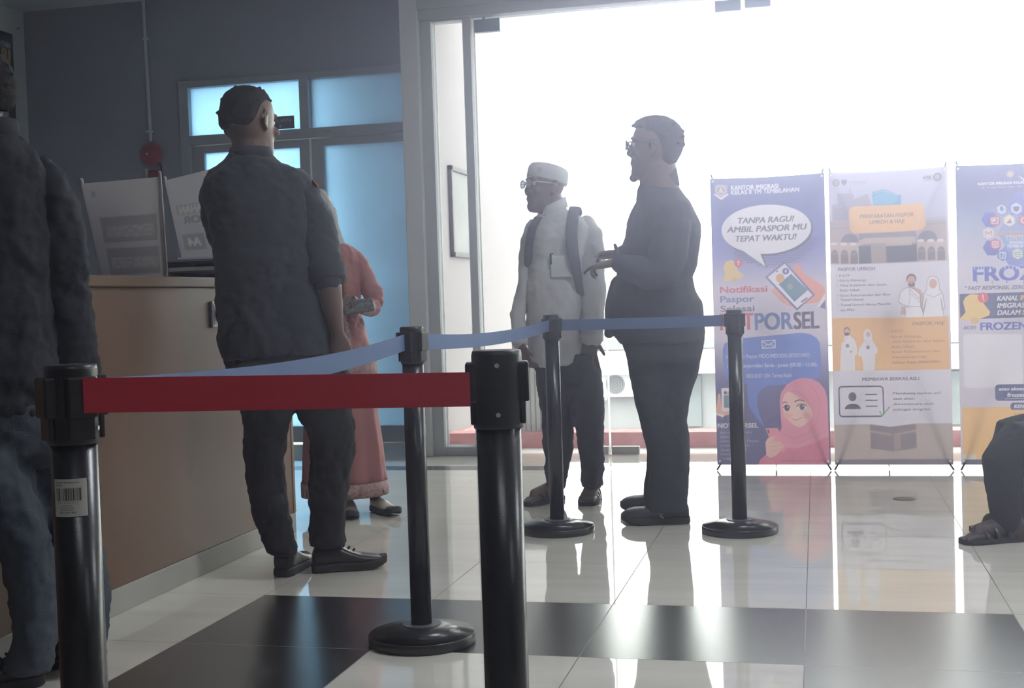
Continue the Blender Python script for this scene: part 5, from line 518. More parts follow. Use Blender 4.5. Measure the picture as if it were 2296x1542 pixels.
["l",[[0.1287,0.165],[0.131,0.1544]],0.0023,[196,178,150]],["l",[[0.5704,0.0789],[0.5739,0.0629]],0.0023,[170,152,140]],["l",[[0.4997,0.0878],[0.5,0.0772]],0.0023,[196,178,150]],["l",[[0.4226,0.1797],[0.4197,0.1678]],0.0023,[170,152,140]],["l",[[0.5234,0.1186],[0.5223,0.105]],0.0023,[196,178,150]],["l",[[0.1536,0.0962],[0.1543,0.0872]],0.0023,[176,164,158]],
["l",[[0.4181,0.1517],[0.421,0.1359]],0.0023,[176,164,158]],["l",[[0.0767,0.118],[0.081,0.098]],0.0023,[206,190,172]],["l",[[0.4196,0.1416],[0.4213,0.1273]],0.0023,[206,190,172]],["l",[[0.1193,0.0529],[0.1223,0.0476]],0.0023,[170,152,140]],["l",[[0.3086,0.0914],[0.3068,0.0736]],0.0023,[170,152,140]],
["l",[[0.4652,0.177],[0.4661,0.168]],0.0023,[176,164,158]],["l",[[0.5499,0.2086],[0.5489,0.1913]],0.0023,[196,178,150]],["l",[[0.4467,0.1052],[0.4511,0.0888]],0.0023,[176,164,158]],["l",[[0.5144,0.1248],[0.5115,0.1081]],0.0023,[206,190,172]],["l",[[0.2043,0.2033],[0.2015,0.19]],0.0023,[206,190,172]],
["l",[[0.5694,0.1541],[0.5726,0.1404]],0.0023,[206,190,172]],["l",[[0.2634,0.079],[0.262,0.0599]],0.0023,[176,164,158]],["l",[[0.4197,0.0781],[0.4197,0.0693]],0.0023,[196,178,150]],["l",[[0.0727,0.0926],[0.0766,0.0732]],0.0023,[196,178,150]],["l",[[0.3071,0.1238],[0.3033,0.1131]],0.0023,[196,178,150]],
["l",[[0.3324,0.1043],[0.3294,0.0915]],0.0023,[170,152,140]],["l",[[0.1104,0.141],[0.1062,0.1327]],0.0023,[206,190,172]],["l",[[0.1505,0.1151],[0.1504,0.0997]],0.0023,[206,190,172]],["l",[[0.1853,0.1611],[0.1827,0.1461]],0.0023,[196,178,150]],["l",[[0.4469,0.1101],[0.4495,0.0924]],0.0023,[206,190,172]],
["l",[[0.323,0.1509],[0.3196,0.1453]],0.0023,[170,152,140]],["l",[[0.4427,0.1367],[0.4406,0.1251]],0.0023,[176,164,158]],["l",[[0.2427,0.2042],[0.2395,0.193]],0.0023,[206,190,172]],["l",[[0.155,0.179],[0.1554,0.1684]],0.0023,[196,178,150]],["l",[[0.3438,0.0706],[0.3407,0.0561]],0.0023,[206,190,172]],
["l",[[0.3139,0.0744],[0.314,0.0586]],0.0023,[170,152,140]],["l",[[0.3419,0.0516],[0.3432,0.0436]],0.0023,[176,164,158]],["l",[[0.4644,0.1348],[0.4647,0.1147]],0.0023,[176,164,158]],["l",[[0.5577,0.2047],[0.562,0.185]],0.0023,[206,190,172]],["l",[[0.5013,0.1622],[0.5056,0.1447]],0.0023,[196,178,150]],
["l",[[0.5318,0.1],[0.5325,0.0814]],0.0023,[176,164,158]],["l",[[0.547,0.1339],[0.5507,0.1252]],0.0023,[170,152,140]],["l",[[0.1612,0.1487],[0.1606,0.1396]],0.0023,[206,190,172]],["l",[[0.0662,0.1072],[0.0663,0.0929]],0.0023,[170,152,140]],["l",[[0.251,0.0815],[0.2506,0.0693]],0.0023,[196,178,150]],["l",[[0.3832,0.109],[0.385,0.0968]],0.0023,[206,190,172]],
["l",[[0.1102,0.0599],[0.1119,0.0539]],0.0023,[176,164,158]],["l",[[0.417,0.1053],[0.4153,0.0902]],0.0023,[206,190,172]],["l",[[0.4212,0.0517],[0.4192,0.0396]],0.0023,[196,178,150]],["l",[[0.3182,0.1984],[0.3172,0.1803]],0.0023,[196,178,150]],["l",[[0.2127,0.1703],[0.2139,0.1499]],0.0023,[176,164,158]],
["l",[[0.5698,0.137],[0.5681,0.1258]],0.0023,[196,178,150]],["l",[[0.1075,0.0832],[0.1111,0.0642]],0.0023,[206,190,172]],["l",[[0.4797,0.0798],[0.4793,0.0716]],0.0023,[176,164,158]],["l",[[0.2926,0.0963],[0.2888,0.0764]],0.0023,[206,190,172]],["l",[[0.0151,0.1521],[0.0141,0.1323]],0.0023,[176,164,158]],
["l",[[0.0523,0.1185],[0.0513,0.1022]],0.0023,[196,178,150]],["l",[[0.4521,0.1945],[0.4528,0.1825]],0.0023,[170,152,140]],["l",[[0.2694,0.1025],[0.2667,0.0859]],0.0023,[196,178,150]],["l",[[0.1972,0.0568],[0.2006,0.0368]],0.0023,[206,190,172]],["l",[[0.2842,0.0698],[0.2883,0.0615]],0.0023,[206,190,172]],
["l",[[0.6018,0.1342],[0.5984,0.129]],0.0023,[196,178,150]],["l",[[0.1007,0.1129],[0.1017,0.1028]],0.0023,[206,190,172]],["l",[[0.3068,0.1694],[0.3089,0.1502]],0.0023,[176,164,158]],["l",[[0.5,0.0611],[0.4988,0.0409]],0.0023,[170,152,140]],["l",[[0.1063,0.1914],[0.1085,0.1834]],0.0023,[176,164,158]],
["l",[[0.1068,0.1963],[0.1031,0.1893]],0.0023,[176,164,158]],["l",[[0.0887,0.034],[0.0858,0.025]],0.0023,[170,152,140]],["l",[[0.5343,0.2014],[0.5327,0.1924]],0.0023,[176,164,158]],["l",[[0.2894,0.0796],[0.2897,0.0594]],0.0023,[170,152,140]],["l",[[0.3632,0.0422],[0.3591,0.0373]],0.0023,[176,164,158]],
["l",[[0.6004,0.095],[0.6037,0.0847]],0.0023,[170,152,140]],["l",[[0.4283,0.097],[0.4308,0.0802]],0.0023,[170,152,140]],["l",[[0.489,0.133],[0.4891,0.121]],0.0023,[170,152,140]],["l",[[0.2905,0.0586],[0.289,0.0531]],0.0023,[196,178,150]],["l",[[0.1329,0.0927],[0.132,0.0833]],0.0023,[206,190,172]],["l",[[0.5225,0.1484],[0.5207,0.1283]],0.0023,[170,152,140]],
["l",[[0.1346,0.1348],[0.1311,0.1266]],0.0023,[176,164,158]],["l",[[0.2577,0.0855],[0.2544,0.0671]],0.0023,[196,178,150]],["l",[[0.4084,0.0855],[0.4108,0.0669]],0.0023,[170,152,140]],["l",[[0.2463,0.1916],[0.2472,0.1712]],0.0023,[206,190,172]],["l",[[0.453,0.1801],[0.4511,0.1636]],0.0023,[170,152,140]],
["l",[[0.1629,0.1563],[0.1624,0.136]],0.0023,[170,152,140]],["l",[[0.5181,0.1195],[0.5226,0.1115]],0.0023,[196,178,150]],["l",[[0.2369,0.1292],[0.2389,0.1201]],0.0023,[196,178,150]],["l",[[0.4545,0.0396],[0.4518,0.0272]],0.0023,[176,164,158]],["p",[[0.1873,0.2173],[0.2913,0.2018],[0.4251,0.2178],[0.4271,0.0897],[0.3059,0.0707],[0.1889,0.0878]],[132,116,118]],
["p",[[0.1877,0.187],[0.2976,0.1657],[0.2978,0.1537],[0.1878,0.1749]],[178,156,134]],["p",[[0.3093,0.1658],[0.4256,0.189],[0.4258,0.1771],[0.3094,0.1538]],[178,156,134]],["p",[[0.3093,0.161],[0.3454,0.1683],[0.3466,0.0818],[0.3105,0.0731]],[170,148,134]],["p",[[0.1919,0.2209],[0.2912,0.2043],[0.4222,0.2214]],[226,222,234]],
["p",[[0.0015,0.0284],[0.6115,0.0305],[0.612,0.0008],[0.0018,-0.0028]],[112,98,108]],],
 'b3': [
["g",[[1.58,[62,72,130]],[1.4614,[72,84,140]],[1.3902,[100,112,160]],[1.2953,[150,166,196]],[1.1767,[186,186,208]],[1.0344,[212,206,220]],[-0.0095,[216,210,222]]]],["e",0.2724,1.5277,0.0194,0.0184,[150,128,110],0,0],["e",0.2724,1.5277,0.0133,0.0123,[190,160,120],0,0],["p",[[0.3083,1.5203],[0.3416,1.4998],[0.3414,1.5369],[0.367,1.5354],[0.3672,1.4984],[0.3416,1.4839]],[200,190,196]],
["t","KANTOR IMIGRASI KELAS II TPI TEMBILAHAN",0.1125,0.5183,1.4756,0.0133,[238,236,242],1,0],["t","Jl. Praja Sakti No. 45 Tembilahan, Riau",0.1309,0.4954,1.458,0.0082,[196,198,214],0,0],["p",[[0.2112,1.2899],[0.1897,1.2521],[0.1466,1.2541],[0.125,1.294],[0.1465,1.3319],[0.1895,1.3297]],[70,88,196]],
["p",[[0.2141,1.1421],[0.1926,1.1042],[0.1494,1.1058],[0.1278,1.1456],[0.1493,1.1836],[0.1924,1.1818]],[66,80,184]],["p",[[0.4319,1.347],[0.3874,1.2691],[0.2976,1.2733],[0.2525,1.356],[0.2971,1.4342],[0.3867,1.4294]],[92,106,190]],["p",[[0.3868,1.1114],[0.3447,1.0374],[0.2599,1.0404],[0.2172,1.118],[0.2594,1.1923],[0.3441,1.1888]],[110,124,200]],
["p",[[0.4197,1.2104],[0.3662,1.1165],[0.2583,1.1207],[0.2042,1.2198],[0.2578,1.3142],[0.3654,1.309]],[120,150,206]],["l",[[0.0348,1.2273],[0.0512,1.2615],[0.1092,1.2605],[0.122,1.2449]],0.0026,[184,182,204]],["l",[[0.0348,1.2273],[0.0554,1.1942]],0.0026,[184,182,204]],["l",[[0.0071,1.1704],[0.022,1.1687],[0.0426,1.1303],[0.0297,1.0985]],0.0026,[184,182,204]],
["p",[[0.2523,1.3264],[0.226,1.3119],[0.1996,1.329],[0.1995,1.3606],[0.2258,1.3751],[0.2522,1.358]],[52,72,130]],["p",[[0.249,1.3285],[0.226,1.3158],[0.2028,1.3308],[0.2028,1.3585],[0.2258,1.3712],[0.2489,1.3562]],[198,210,230]],["e",0.2259,1.3494,0.0072,0.0123,[70,84,120],0,0],["l",[[0.2295,1.3359],[0.2397,1.3513]],0.0031,[70,84,120]],
["p",[[0.325,1.3287],[0.2988,1.3143],[0.2724,1.3313],[0.2723,1.3628],[0.2985,1.3772],[0.3249,1.3601]],[196,204,230]],["p",[[0.3218,1.3308],[0.2987,1.3181],[0.2756,1.3331],[0.2755,1.3607],[0.2986,1.3733],[0.3217,1.3584]],[206,210,230]],["p",[[0.2832,1.3571],[0.314,1.3582],[0.3125,1.3371],[0.2987,1.3271],[0.2848,1.3374]],[74,70,104]],
["p",[[0.2175,1.2685],[0.1913,1.2539],[0.1649,1.2709],[0.1648,1.3026],[0.1911,1.3171],[0.2175,1.3]],[150,34,64]],["p",[[0.2143,1.2705],[0.1912,1.2577],[0.1681,1.2727],[0.1681,1.3005],[0.1911,1.3132],[0.2142,1.2983]],[196,92,110]],["l",[[0.1758,1.3012],[0.2091,1.3006],[0.2066,1.273],[0.1784,1.2717],[0.1758,1.3012]],0.0041,[238,236,242]],
["e",0.1886,1.2888,0.0072,0.0072,[238,236,242],0,0],["p",[[0.2904,1.2666],[0.2631,1.2515],[0.2357,1.2691],[0.2356,1.3019],[0.2629,1.317],[0.2903,1.2993]],[206,196,180]],["p",[[0.287,1.2688],[0.2631,1.2555],[0.239,1.271],[0.2389,1.2997],[0.2629,1.3129],[0.2869,1.2974]],[236,222,196]],["p",[[0.2476,1.2711],[0.2681,1.2941],[0.2758,1.2698]],[110,110,130]],
["p",[[0.3612,1.2661],[0.3349,1.2516],[0.3085,1.2685],[0.3084,1.2999],[0.3346,1.3144],[0.361,1.2974]],[140,34,60]],["p",[[0.3579,1.2681],[0.3349,1.2554],[0.3117,1.2703],[0.3116,1.2979],[0.3347,1.3105],[0.3578,1.2957]],[214,110,120]],["e",0.3373,1.2818,0.0153,0.0153,[238,236,242],0,0],["e",0.3373,1.2818,0.0102,0.0102,[200,70,80],0,0],
["p",[[0.1854,1.2042],[0.158,1.189],[0.1306,1.2066],[0.1306,1.2396],[0.1579,1.2548],[0.1853,1.2371]],[204,198,208]],["p",[[0.182,1.2064],[0.158,1.193],[0.134,1.2085],[0.1339,1.2374],[0.1579,1.2507],[0.1819,1.2352]],[232,222,220]],["l",[[0.1436,1.2091],[0.1436,1.2321],[0.158,1.2176],[0.1723,1.2319],[0.1724,1.2095]],0.0041,[196,66,62]],
["p",[[0.2179,1.1459],[0.1915,1.1311],[0.1651,1.148],[0.1651,1.1797],[0.1914,1.1944],[0.2178,1.1775]],[168,46,92]],["p",[[0.2146,1.148],[0.1915,1.135],[0.1684,1.1498],[0.1683,1.1776],[0.1914,1.1905],[0.2145,1.1757]],[214,100,116]],["l",[[0.1776,1.1756],[0.2053,1.1761],[0.2054,1.1478],[0.1787,1.1473],[0.1776,1.1756]],0.0036,[238,236,242]],
["e",0.1915,1.1617,0.0077,0.0077,[238,236,242],0,0],["e",0.1915,1.1617,0.0046,0.0046,[214,100,116],0,0],["e",0.2012,1.1709,0.002,0.002,[238,236,242],0,0],["p",[[0.2524,1.0876],[0.2261,1.0728],[0.1997,1.0896],[0.1996,1.1212],[0.2259,1.1359],[0.2524,1.1191]],[50,86,164]],["p",[[0.2492,1.0896],[0.2261,1.0766],[0.2029,1.0914],[0.2028,1.1191],[0.2259,1.132],[0.2491,1.1173]],[90,130,206]],
["l",[[0.2121,1.1182],[0.2404,1.1182],[0.2404,1.0878],[0.2122,1.0878],[0.2121,1.1182]],0.0031,[238,236,242]],["l",[[0.2276,1.0936],[0.2275,1.1096],[0.2327,1.1121]],0.0036,[238,236,242]],["p",[[0.3269,1.0905],[0.2996,1.0752],[0.2721,1.0926],[0.272,1.1253],[0.2994,1.1406],[0.3268,1.1232]],[110,150,130]],
["p",[[0.3236,1.0927],[0.2996,1.0792],[0.2755,1.0945],[0.2754,1.1232],[0.2994,1.1366],[0.3235,1.1213]],[214,224,214]],["l",[[0.2815,1.1155],[0.3174,1.1168]],0.0031,[60,110,90]],["l",[[0.2815,1.1038],[0.3175,1.1046]],0.0031,[60,110,90]],["l",[[0.2867,1.093],[0.3124,1.0931]],0.0026,[60,110,90]],["t","INFORMATION",0.1965,0.4069,1.2084,0.0255,[204,152,126],1,0],
["t","CENTER",0.2453,0.349,1.1797,0.0225,[214,190,170],1,0],["t","IMIGRASI",0.2618,0.3563,1.1609,0.0143,[238,236,242],1,0],["t","TEMBILAHAN",0.2465,0.3667,1.1424,0.0143,[238,236,242],1,0],["l",[[0.2401,1.2033],[0.3941,1.2036]],0.002,[238,236,242]],["t","FROZEN",0.0761,0.5419,0.9723,0.0746,[176,190,236],1.6,0],
["t","FROZEN",0.0761,0.5419,0.9723,0.0715,[66,80,188],1.3,0],["l",[[0.0863,1.0502],[0.0863,1.032]],0.0046,[190,214,240]],["l",[[0.1043,1.0496],[0.1043,1.0287]],0.0046,[190,214,240]],["l",[[0.1197,1.049],[0.1198,1.0313]],0.0046,[190,214,240]],["l",[[0.1634,1.0475],[0.1635,1.0325]],0.0046,[190,214,240]],
["l",[[0.1789,1.0469],[0.1789,1.0352]],0.0046,[190,214,240]],["l",[[0.1994,1.0462],[0.1995,1.0259]],0.0046,[190,214,240]],["l",[[0.2354,1.0449],[0.2355,1.0321]],0.0046,[190,214,240]],["l",[[0.256,1.0442],[0.2561,1.0229]],0.0046,[190,214,240]],["l",[[0.274,1.0435],[0.2741,1.0196]],0.0046,[190,214,240]],
["l",[[0.292,1.0429],[0.292,1.0291]],0.0046,[190,214,240]],["l",[[0.0967,0.9727],[0.0967,0.9609]],0.0036,[66,80,188]],["l",[[0.1723,0.9702],[0.1724,0.9585]],0.0036,[66,80,188]],["l",[[0.2434,0.968],[0.2434,0.9563]],0.0036,[66,80,188]],["l",[[0.3257,0.9654],[0.3258,0.9537]],0.0036,[66,80,188]],["t","\" FAST RESPONSE, ZERO ERROR \"",0.0349,0.4521,0.9247,0.0194,[72,66,88],1,0.2],
["p",[[0.0082,0.9055],[0.6169,0.9093],[0.6179,0.7786],[0.0092,0.7709]],[48,58,112]],["t","KANAL",0.1957,0.2988,0.8655,0.0245,[238,236,242],1,0.18],["t","INFORMASI",0.3091,0.473,0.8667,0.0245,[240,205,110],1,0.18],["t","IMIGRASI",0.1958,0.3392,0.8276,0.0245,[238,236,242],1,0.18],["t","DALAM",0.1959,0.3073,0.7903,0.0245,[238,236,242],1,0.18],
["t","SATU",0.3176,0.396,0.7906,0.0245,[240,205,110],1,0.18],["p",[[0.0257,0.862],[0.0375,0.8875],[0.0633,0.9029],[0.1019,0.9001],[0.1267,0.8539],[0.1587,0.8077],[0.1536,0.7891],[0.1021,0.7689],[0.0298,0.7651],[0.004,0.771],[0.0376,0.8079]],[244,206,104]],["e",0.0814,0.7639,0.0204,0.0184,[226,184,84],0,0],
["e",0.1251,0.8829,0.0271,0.0276,[224,74,66],0,0],["l",[[0.1235,0.8979],[0.1267,0.8764]],0.0051,[238,236,242]],["e",0.1282,0.8689,0.0031,0.0031,[238,236,242],0,0],["t","AKSES",0.0243,0.0884,0.7171,0.0177,[84,78,96],1,0.2],["t","FROZEN",0.1078,0.3415,0.7121,0.0402,[170,184,234],1.6,0],["t","FROZEN",0.1086,0.3407,0.7129,0.0369,[66,80,188],1.2,0],
["p",[[0.2986,0.6884],[0.3036,0.6875],[0.3081,0.6851],[0.3117,0.6813],[0.314,0.6766],[0.3148,0.6714],[0.3158,0.4231],[0.315,0.4179],[0.3127,0.4133],[0.3091,0.4096],[0.3046,0.4073],[0.2996,0.4065],[0.039,0.4076],[0.034,0.4085],[0.0294,0.4109],[0.0258,0.4147],[0.0235,0.4194],[0.0227,0.4246],[0.0227,0.6766],[0.0234,0.6818],[0.0257,0.6864],[0.0293,0.6901],[0.0339,0.6924],[0.0389,0.6932]],[236,233,240]],
["p",[[0.0105,0.3029],[0.6243,0.3082],[0.6263,0.0381],[0.0106,0.0271]],[246,196,104]],["p",[[0.0106,0.055],[0.0784,0.0559],[0.0784,0.0281],[0.0106,0.0271]],[236,220,190]],["p",[[0.5323,0.422],[0.5379,0.421],[0.5429,0.4184],[0.5469,0.4144],[0.5494,0.4093],[0.5503,0.4037],[0.5507,0.3543],[0.5498,0.3487],[0.5473,0.3436],[0.5434,0.3396],[0.5384,0.3371],[0.5329,0.3362],[0.1955,0.3365],[0.19,0.3374],[0.185,0.3401],[0.181,0.3441],[0.1784,0.3493],[0.1775,0.355],[0.1774,0.4053],[0.1783,0.411],[0.1808,0.4162],[0.1848,0.4202],[0.1898,0.4228],[0.1953,0.4237]],[48,60,124]],
["t","atau akses melalui",0.197,0.4201,0.3918,0.0161,[238,236,242],1,0.2],["t","frozen.imigrasi",0.2378,0.4529,0.3566,0.0209,[238,236,242],1,0.2],["l",[[0.2264,0.3465],[0.4529,0.3495]],0.0024,[238,236,242]],["p",[[0.4889,0.3255],[0.4929,0.3248],[0.4966,0.323],[0.4995,0.32],[0.5014,0.3163],[0.502,0.3123],[0.5021,0.3015],[0.5015,0.2974],[0.4997,0.2938],[0.4968,0.2908],[0.4932,0.2889],[0.4891,0.2883],[0.2657,0.288],[0.2617,0.2886],[0.2581,0.2905],[0.2552,0.2935],[0.2533,0.2972],[0.2526,0.3014],[0.2526,0.3122],[0.2532,0.3164],[0.2551,0.3201],[0.258,0.323],[0.2616,0.3249],[0.2656,0.3256]],[48,60,124]],
["t","KENALI",0.2722,0.3554,0.298,0.0177,[238,236,242],1,0.2],["t","Informatif",0.2724,0.3719,0.2571,0.0145,[150,112,70],0.5,0.2],["t","Responsif",0.2724,0.372,0.2304,0.0145,[150,112,70],0.5,0.2],["p",[[0.0065,0.027],[0.6263,0.0372],[0.6266,-0.0038],[0.0065,-0.0119]],[40,40,62]],["p",[[0.2698,0.0257],[0.2713,0.0255],[0.2727,0.0248],[0.2738,0.0237],[0.2745,0.0223],[0.2748,0.0208],[0.2748,0.0074],[0.2746,0.0059],[0.2739,0.0045],[0.2728,0.0033],[0.2714,0.0026],[0.2699,0.0023],[0.1243,0.0001],[0.1228,0.0003],[0.1214,0.001],[0.1203,0.0021],[0.1196,0.0035],[0.1194,0.0051],[0.1193,0.0185],[0.1196,0.0201],[0.1203,0.0215],[0.1214,0.0227],[0.1227,0.0234],[0.1242,0.0237]],[24,24,34]],
],
}
# ------------------------------------------------------------------ unseen ceiling lamps added as front fill (light here, housings follow in the setting)
FILL_LAMPS = [(.2, .2), (3.0, .2), (.6, 3.5), (3.2, 3.5)]
for i, (lx, ly) in enumerate(FILL_LAMPS):
    ld = bpy.data.lights.new('fill_lamp_light', 'AREA'); ld.shape = 'RECTANGLE'; ld.size = 1.1; ld.size_y = .25; ld.energy = FILL_W*(1 if ly > 3 else .2); ld.color = (.84, .88, 1.0)
    lo = bpy.data.objects.new('fill_lamp_light', ld); C.objects.link(lo); lo.location = (lx, ly, 3.205)
# ------------------------------------------------------------------ palette
M_wallgrey = mat('grey_paint', (.315, .315, .39), .8, var=(1.3, .35, (.275, .275, .345)), bump=(60, .05))
M_white = mat('white_paint', (.62, .63, .66), .75, var=(2, .3, (.56, .57, .6)), bump=(50, .04))
M_warm = mat('hall_paint', (.6, .6, .62), .8)
M_ceil = mat('ceiling_paint', (.6, .61, .64), .9)
M_alu = mat('painted_aluminium', (.42, .44, .47), .42, spec=.5)
M_aludoor = mat('grey_door_aluminium', (.33, .35, .40), .45)
M_glass = glass_mat('clear_glass')
M_frost = frosted_mat('blue_frosted_glass', (.56, .80, 1.0), .97)
M_teal = mat('patch_metal', (.10, .20, .24), .35, metal=.6)
M_seal = mat('clear_seal', (.92, .93, .94), .4, trans=.85)
M_black = mat('black_plastic', (.008, .0085, .012), .38, spec=.4, bump=(220, .02))
M_base = mat('satin_black_base', (.02, .0205, .026), .28, spec=.6, bump=(250, .02))
M_pole = mat('black_powder_coat', (.006, .0065, .010), .27, spec=.5, bump=(300, .03))
M_steel = mat('bright_steel', (.6, .6, .62), .25, metal=1)
M_red = mat('red_webbing', (.42, .022, .038), .75, bump=(420, .08))
M_blue = mat('blue_webbing', (.115, .175, .33), .7, trans=.22, bump=(420, .1), var=(9, .4, (.09, .145, .29)))
M_wood = mat('brown_laminate', (.135, .068, .042), .45, var=(3, .5, (.115, .058, .036)), bump=(90, .04))
M_woodtop = mat('dark_laminate_edge', (.14, .085, .055), .5)
M_plinth = mat('grey_plinth', (.36, .35, .33), .5, var=(5, .5, (.28, .275, .26)))
M_paper = mat('paper', (.55, .53, .57), .8, trans=.35)
M_acryl = mat('frosted_rod', (.5, .5, .55), .4)
# floor: 60 cm polished tiles, a ring of dark tiles and a dark border strip by the glass
def floor_mat():
    m = bpy.data.materials.new('polished_floor_tiles'); m.use_nodes = True; nt = m.node_tree; n = nt.nodes; L = nt.links; p = n['Principled BSDF']
    tc = n.new('ShaderNodeTexCoord'); sx = n.new('ShaderNodeSeparateXYZ'); L.new(tc.outputs['Object'], sx.inputs[0])
    def mth(op, a, b=None, c=None):
        q = n.new('ShaderNodeMath'); q.operation = op
        for i, v in enumerate((a, b, c)):
            if v is None: continue
            if isinstance(v, (int, float)): q.inputs[i].default_value = v
            else: L.new(v, q.inputs[i])
        return q.outputs[0]
    u = mth('DIVIDE', mth('ADD', sx.outputs[0], .653), .6); v = mth('DIVIDE', mth('SUBTRACT', sx.outputs[1], 3.960), .6)
    def rng(x, a, b): return mth('MULTIPLY', mth('GREATER_THAN', x, a), mth('LESS_THAN', x, b))
    ring = mth('MULTIPLY', rng(u, -2, 2), mth('LESS_THAN', v, 0))
    inner = mth('MULTIPLY', rng(u, -1, 1), rng(v, -6, -1))
    ring = mth('SUBTRACT', ring, inner); ring = mth('MULTIPLY', ring, mth('GREATER_THAN', v, -7))
    strip_ = rng(sx.outputs[1], 7.04, 7.22); dark = mth('MAXIMUM', ring, strip_)
    fu = mth('ABSOLUTE', mth('SUBTRACT', mth('FRACT', u), .5)); fv = mth('ABSOLUTE', mth('SUBTRACT', mth('FRACT', v), .5))
    gr = mth('MAXIMUM', mth('GREATER_THAN', fu, .4975), mth('GREATER_THAN', fv, .4975))
    nz = n.new('ShaderNodeTexNoise'); nz.inputs['Scale'].default_value = 2.4; nz.inputs['Detail'].default_value = 7; nz.inputs['Roughness'].default_value = .6
    mp = n.new('ShaderNodeMapping'); mp.inputs['Scale'].default_value = (.5, 3.2, 1); L.new(tc.outputs['Object'], mp.inputs[0]); L.new(mp.outputs[0], nz.inputs['Vector'])
    a = n.new('ShaderNodeValToRGB'); a.color_ramp.elements[0].color = (.56, .53, .48, 1); a.color_ramp.elements[1].color = (.68, .65, .60, 1); a.color_ramp.elements[0].position = .3; a.color_ramp.elements[1].position = .7; L.new(nz.outputs[0], a.inputs[0])
    nd = n.new('ShaderNodeTexNoise'); nd.inputs['Scale'].default_value = 7; nd.inputs['Detail'].default_value = 8; nd.inputs['Distortion'].default_value = 1.2; L.new(tc.outputs['Object'], nd.inputs['Vector'])
    d = n.new('ShaderNodeValToRGB'); d.color_ramp.elements[0].color = (.013, .0125, .016, 1); d.color_ramp.elements[0].position = .55; d.color_ramp.elements[1].color = (.06, .056, .058, 1); d.color_ramp.elements[1].position = .85; L.new(nd.outputs[0], d.inputs[0])
    mx = n.new('ShaderNodeMix'); mx.data_type = 'RGBA'; L.new(dark, mx.inputs[0]); L.new(a.outputs[0], mx.inputs[6]); L.new(d.outputs[0], mx.inputs[7])
    mg = n.new('ShaderNodeMix'); mg.data_type = 'RGBA'; L.new(gr, mg.inputs[0]); L.new(mx.outputs[2], mg.inputs[6]); mg.inputs[7].default_value = (.12, .115, .11, 1); L.new(mg.outputs[2], p.inputs['Base Color'])
    ns = n.new('ShaderNodeTexNoise'); ns.inputs['Scale'].default_value = 55; ns.inputs['Detail'].default_value = 3; L.new(tc.outputs['Object'], ns.inputs['Vector'])
    rd = mth('ADD', mth('MULTIPLY', ns.outputs[0], .03), .235); ro = n.new('ShaderNodeMix'); ro.data_type = 'FLOAT'; L.new(dark, ro.inputs[0]); ro.inputs[2].default_value = .035; L.new(rd, ro.inputs[3])
    rg = n.new('ShaderNodeMix'); rg.data_type = 'FLOAT'; L.new(gr, rg.inputs[0]); L.new(ro.outputs[0], rg.inputs[2]); rg.inputs[3].default_value = .6; L.new(rg.outputs[0], p.inputs['Roughness'])
    sp = n.new('ShaderNodeMix'); sp.data_type = 'FLOAT'; L.new(dark, sp.inputs[0]); sp.inputs[2].default_value = .5; sp.inputs[3].default_value = 1.0; L.new(sp.outputs[0], p.inputs['Specular IOR Level']); io = n.new('ShaderNodeMix'); io.data_type = 'FLOAT'; L.new(dark, io.inputs[0]); io.inputs[2].default_value = 1.52; io.inputs[3].default_value = 1.85; L.new(io.outputs[0], p.inputs['IOR'])
    return m
M_floor = floor_mat()
# ------------------------------------------------------------------ room shell
X0, X1, Y0, Y1, ZC, YD, YG = -5.71, 5.6, -4.6, 7.70, 3.24, 8.42, 7.75
b = new(); box(b, (X0-.15, Y0-.15, -.12), (X1+.15, 7.84, 0)); box(b, (X0-.15, 7.84, -.12), (-2.4, 8.62, 0)); struct('floor', b, M_floor)
b = new(); box(b, (X0-.15, Y0-.15, ZC), (X1+.15, 8.62, ZC+.2)); struct('ceiling', b, M_ceil)
b = new(); box(b, (X0-.15, Y0, 0), (X0, 8.62, ZC)); struct('wall_left', b, M_white)
b = new(); box(b, (X1, Y0, 0), (X1+.15, 8.0, ZC)); struct('wall_right', b, M_warm)
b = new(); box(b, (X0-.15, Y0-.15, 0), (X1+.15, Y0, ZC)); struct('wall_rear', b, M_warm)
b = new(); box(b, (X0, YD, 0), (-4.45, YD+.18, ZC)); box(b, (-4.45, YD, 2.63), (-2.52, YD+.18, ZC)); struct('wall_back', b, M_wallgrey)
b = new(); box(b, (-2.52, 7.66, 0), (-2.40, 7.83, ZC), .006); box(b, (-2.52, 7.82, 0), (-2.47, YD+.18, ZC)); struct('wall_return', b, M_white)
b = new(); box(b, (-2.40, 7.66, 2.82), (X1, 7.84, ZC)); box(b, (-2.40, 7.68, 2.755), (X1, 7.82, 2.825), .006); struct('wall_front', b, mat('beam_paint', (.40, .42, .46), .7, bump=(40, .05)))
for s, (nm, a, c_) in enumerate((('baseboard_back', (X0, YD-.012, 0), (-4.45, YD, .1)), ('baseboard_left', (X0, Y0, 0), (X0+.012, YD, .1)))):
    b = new(); box(b, a, c_); struct(nm, b, M_plinth)
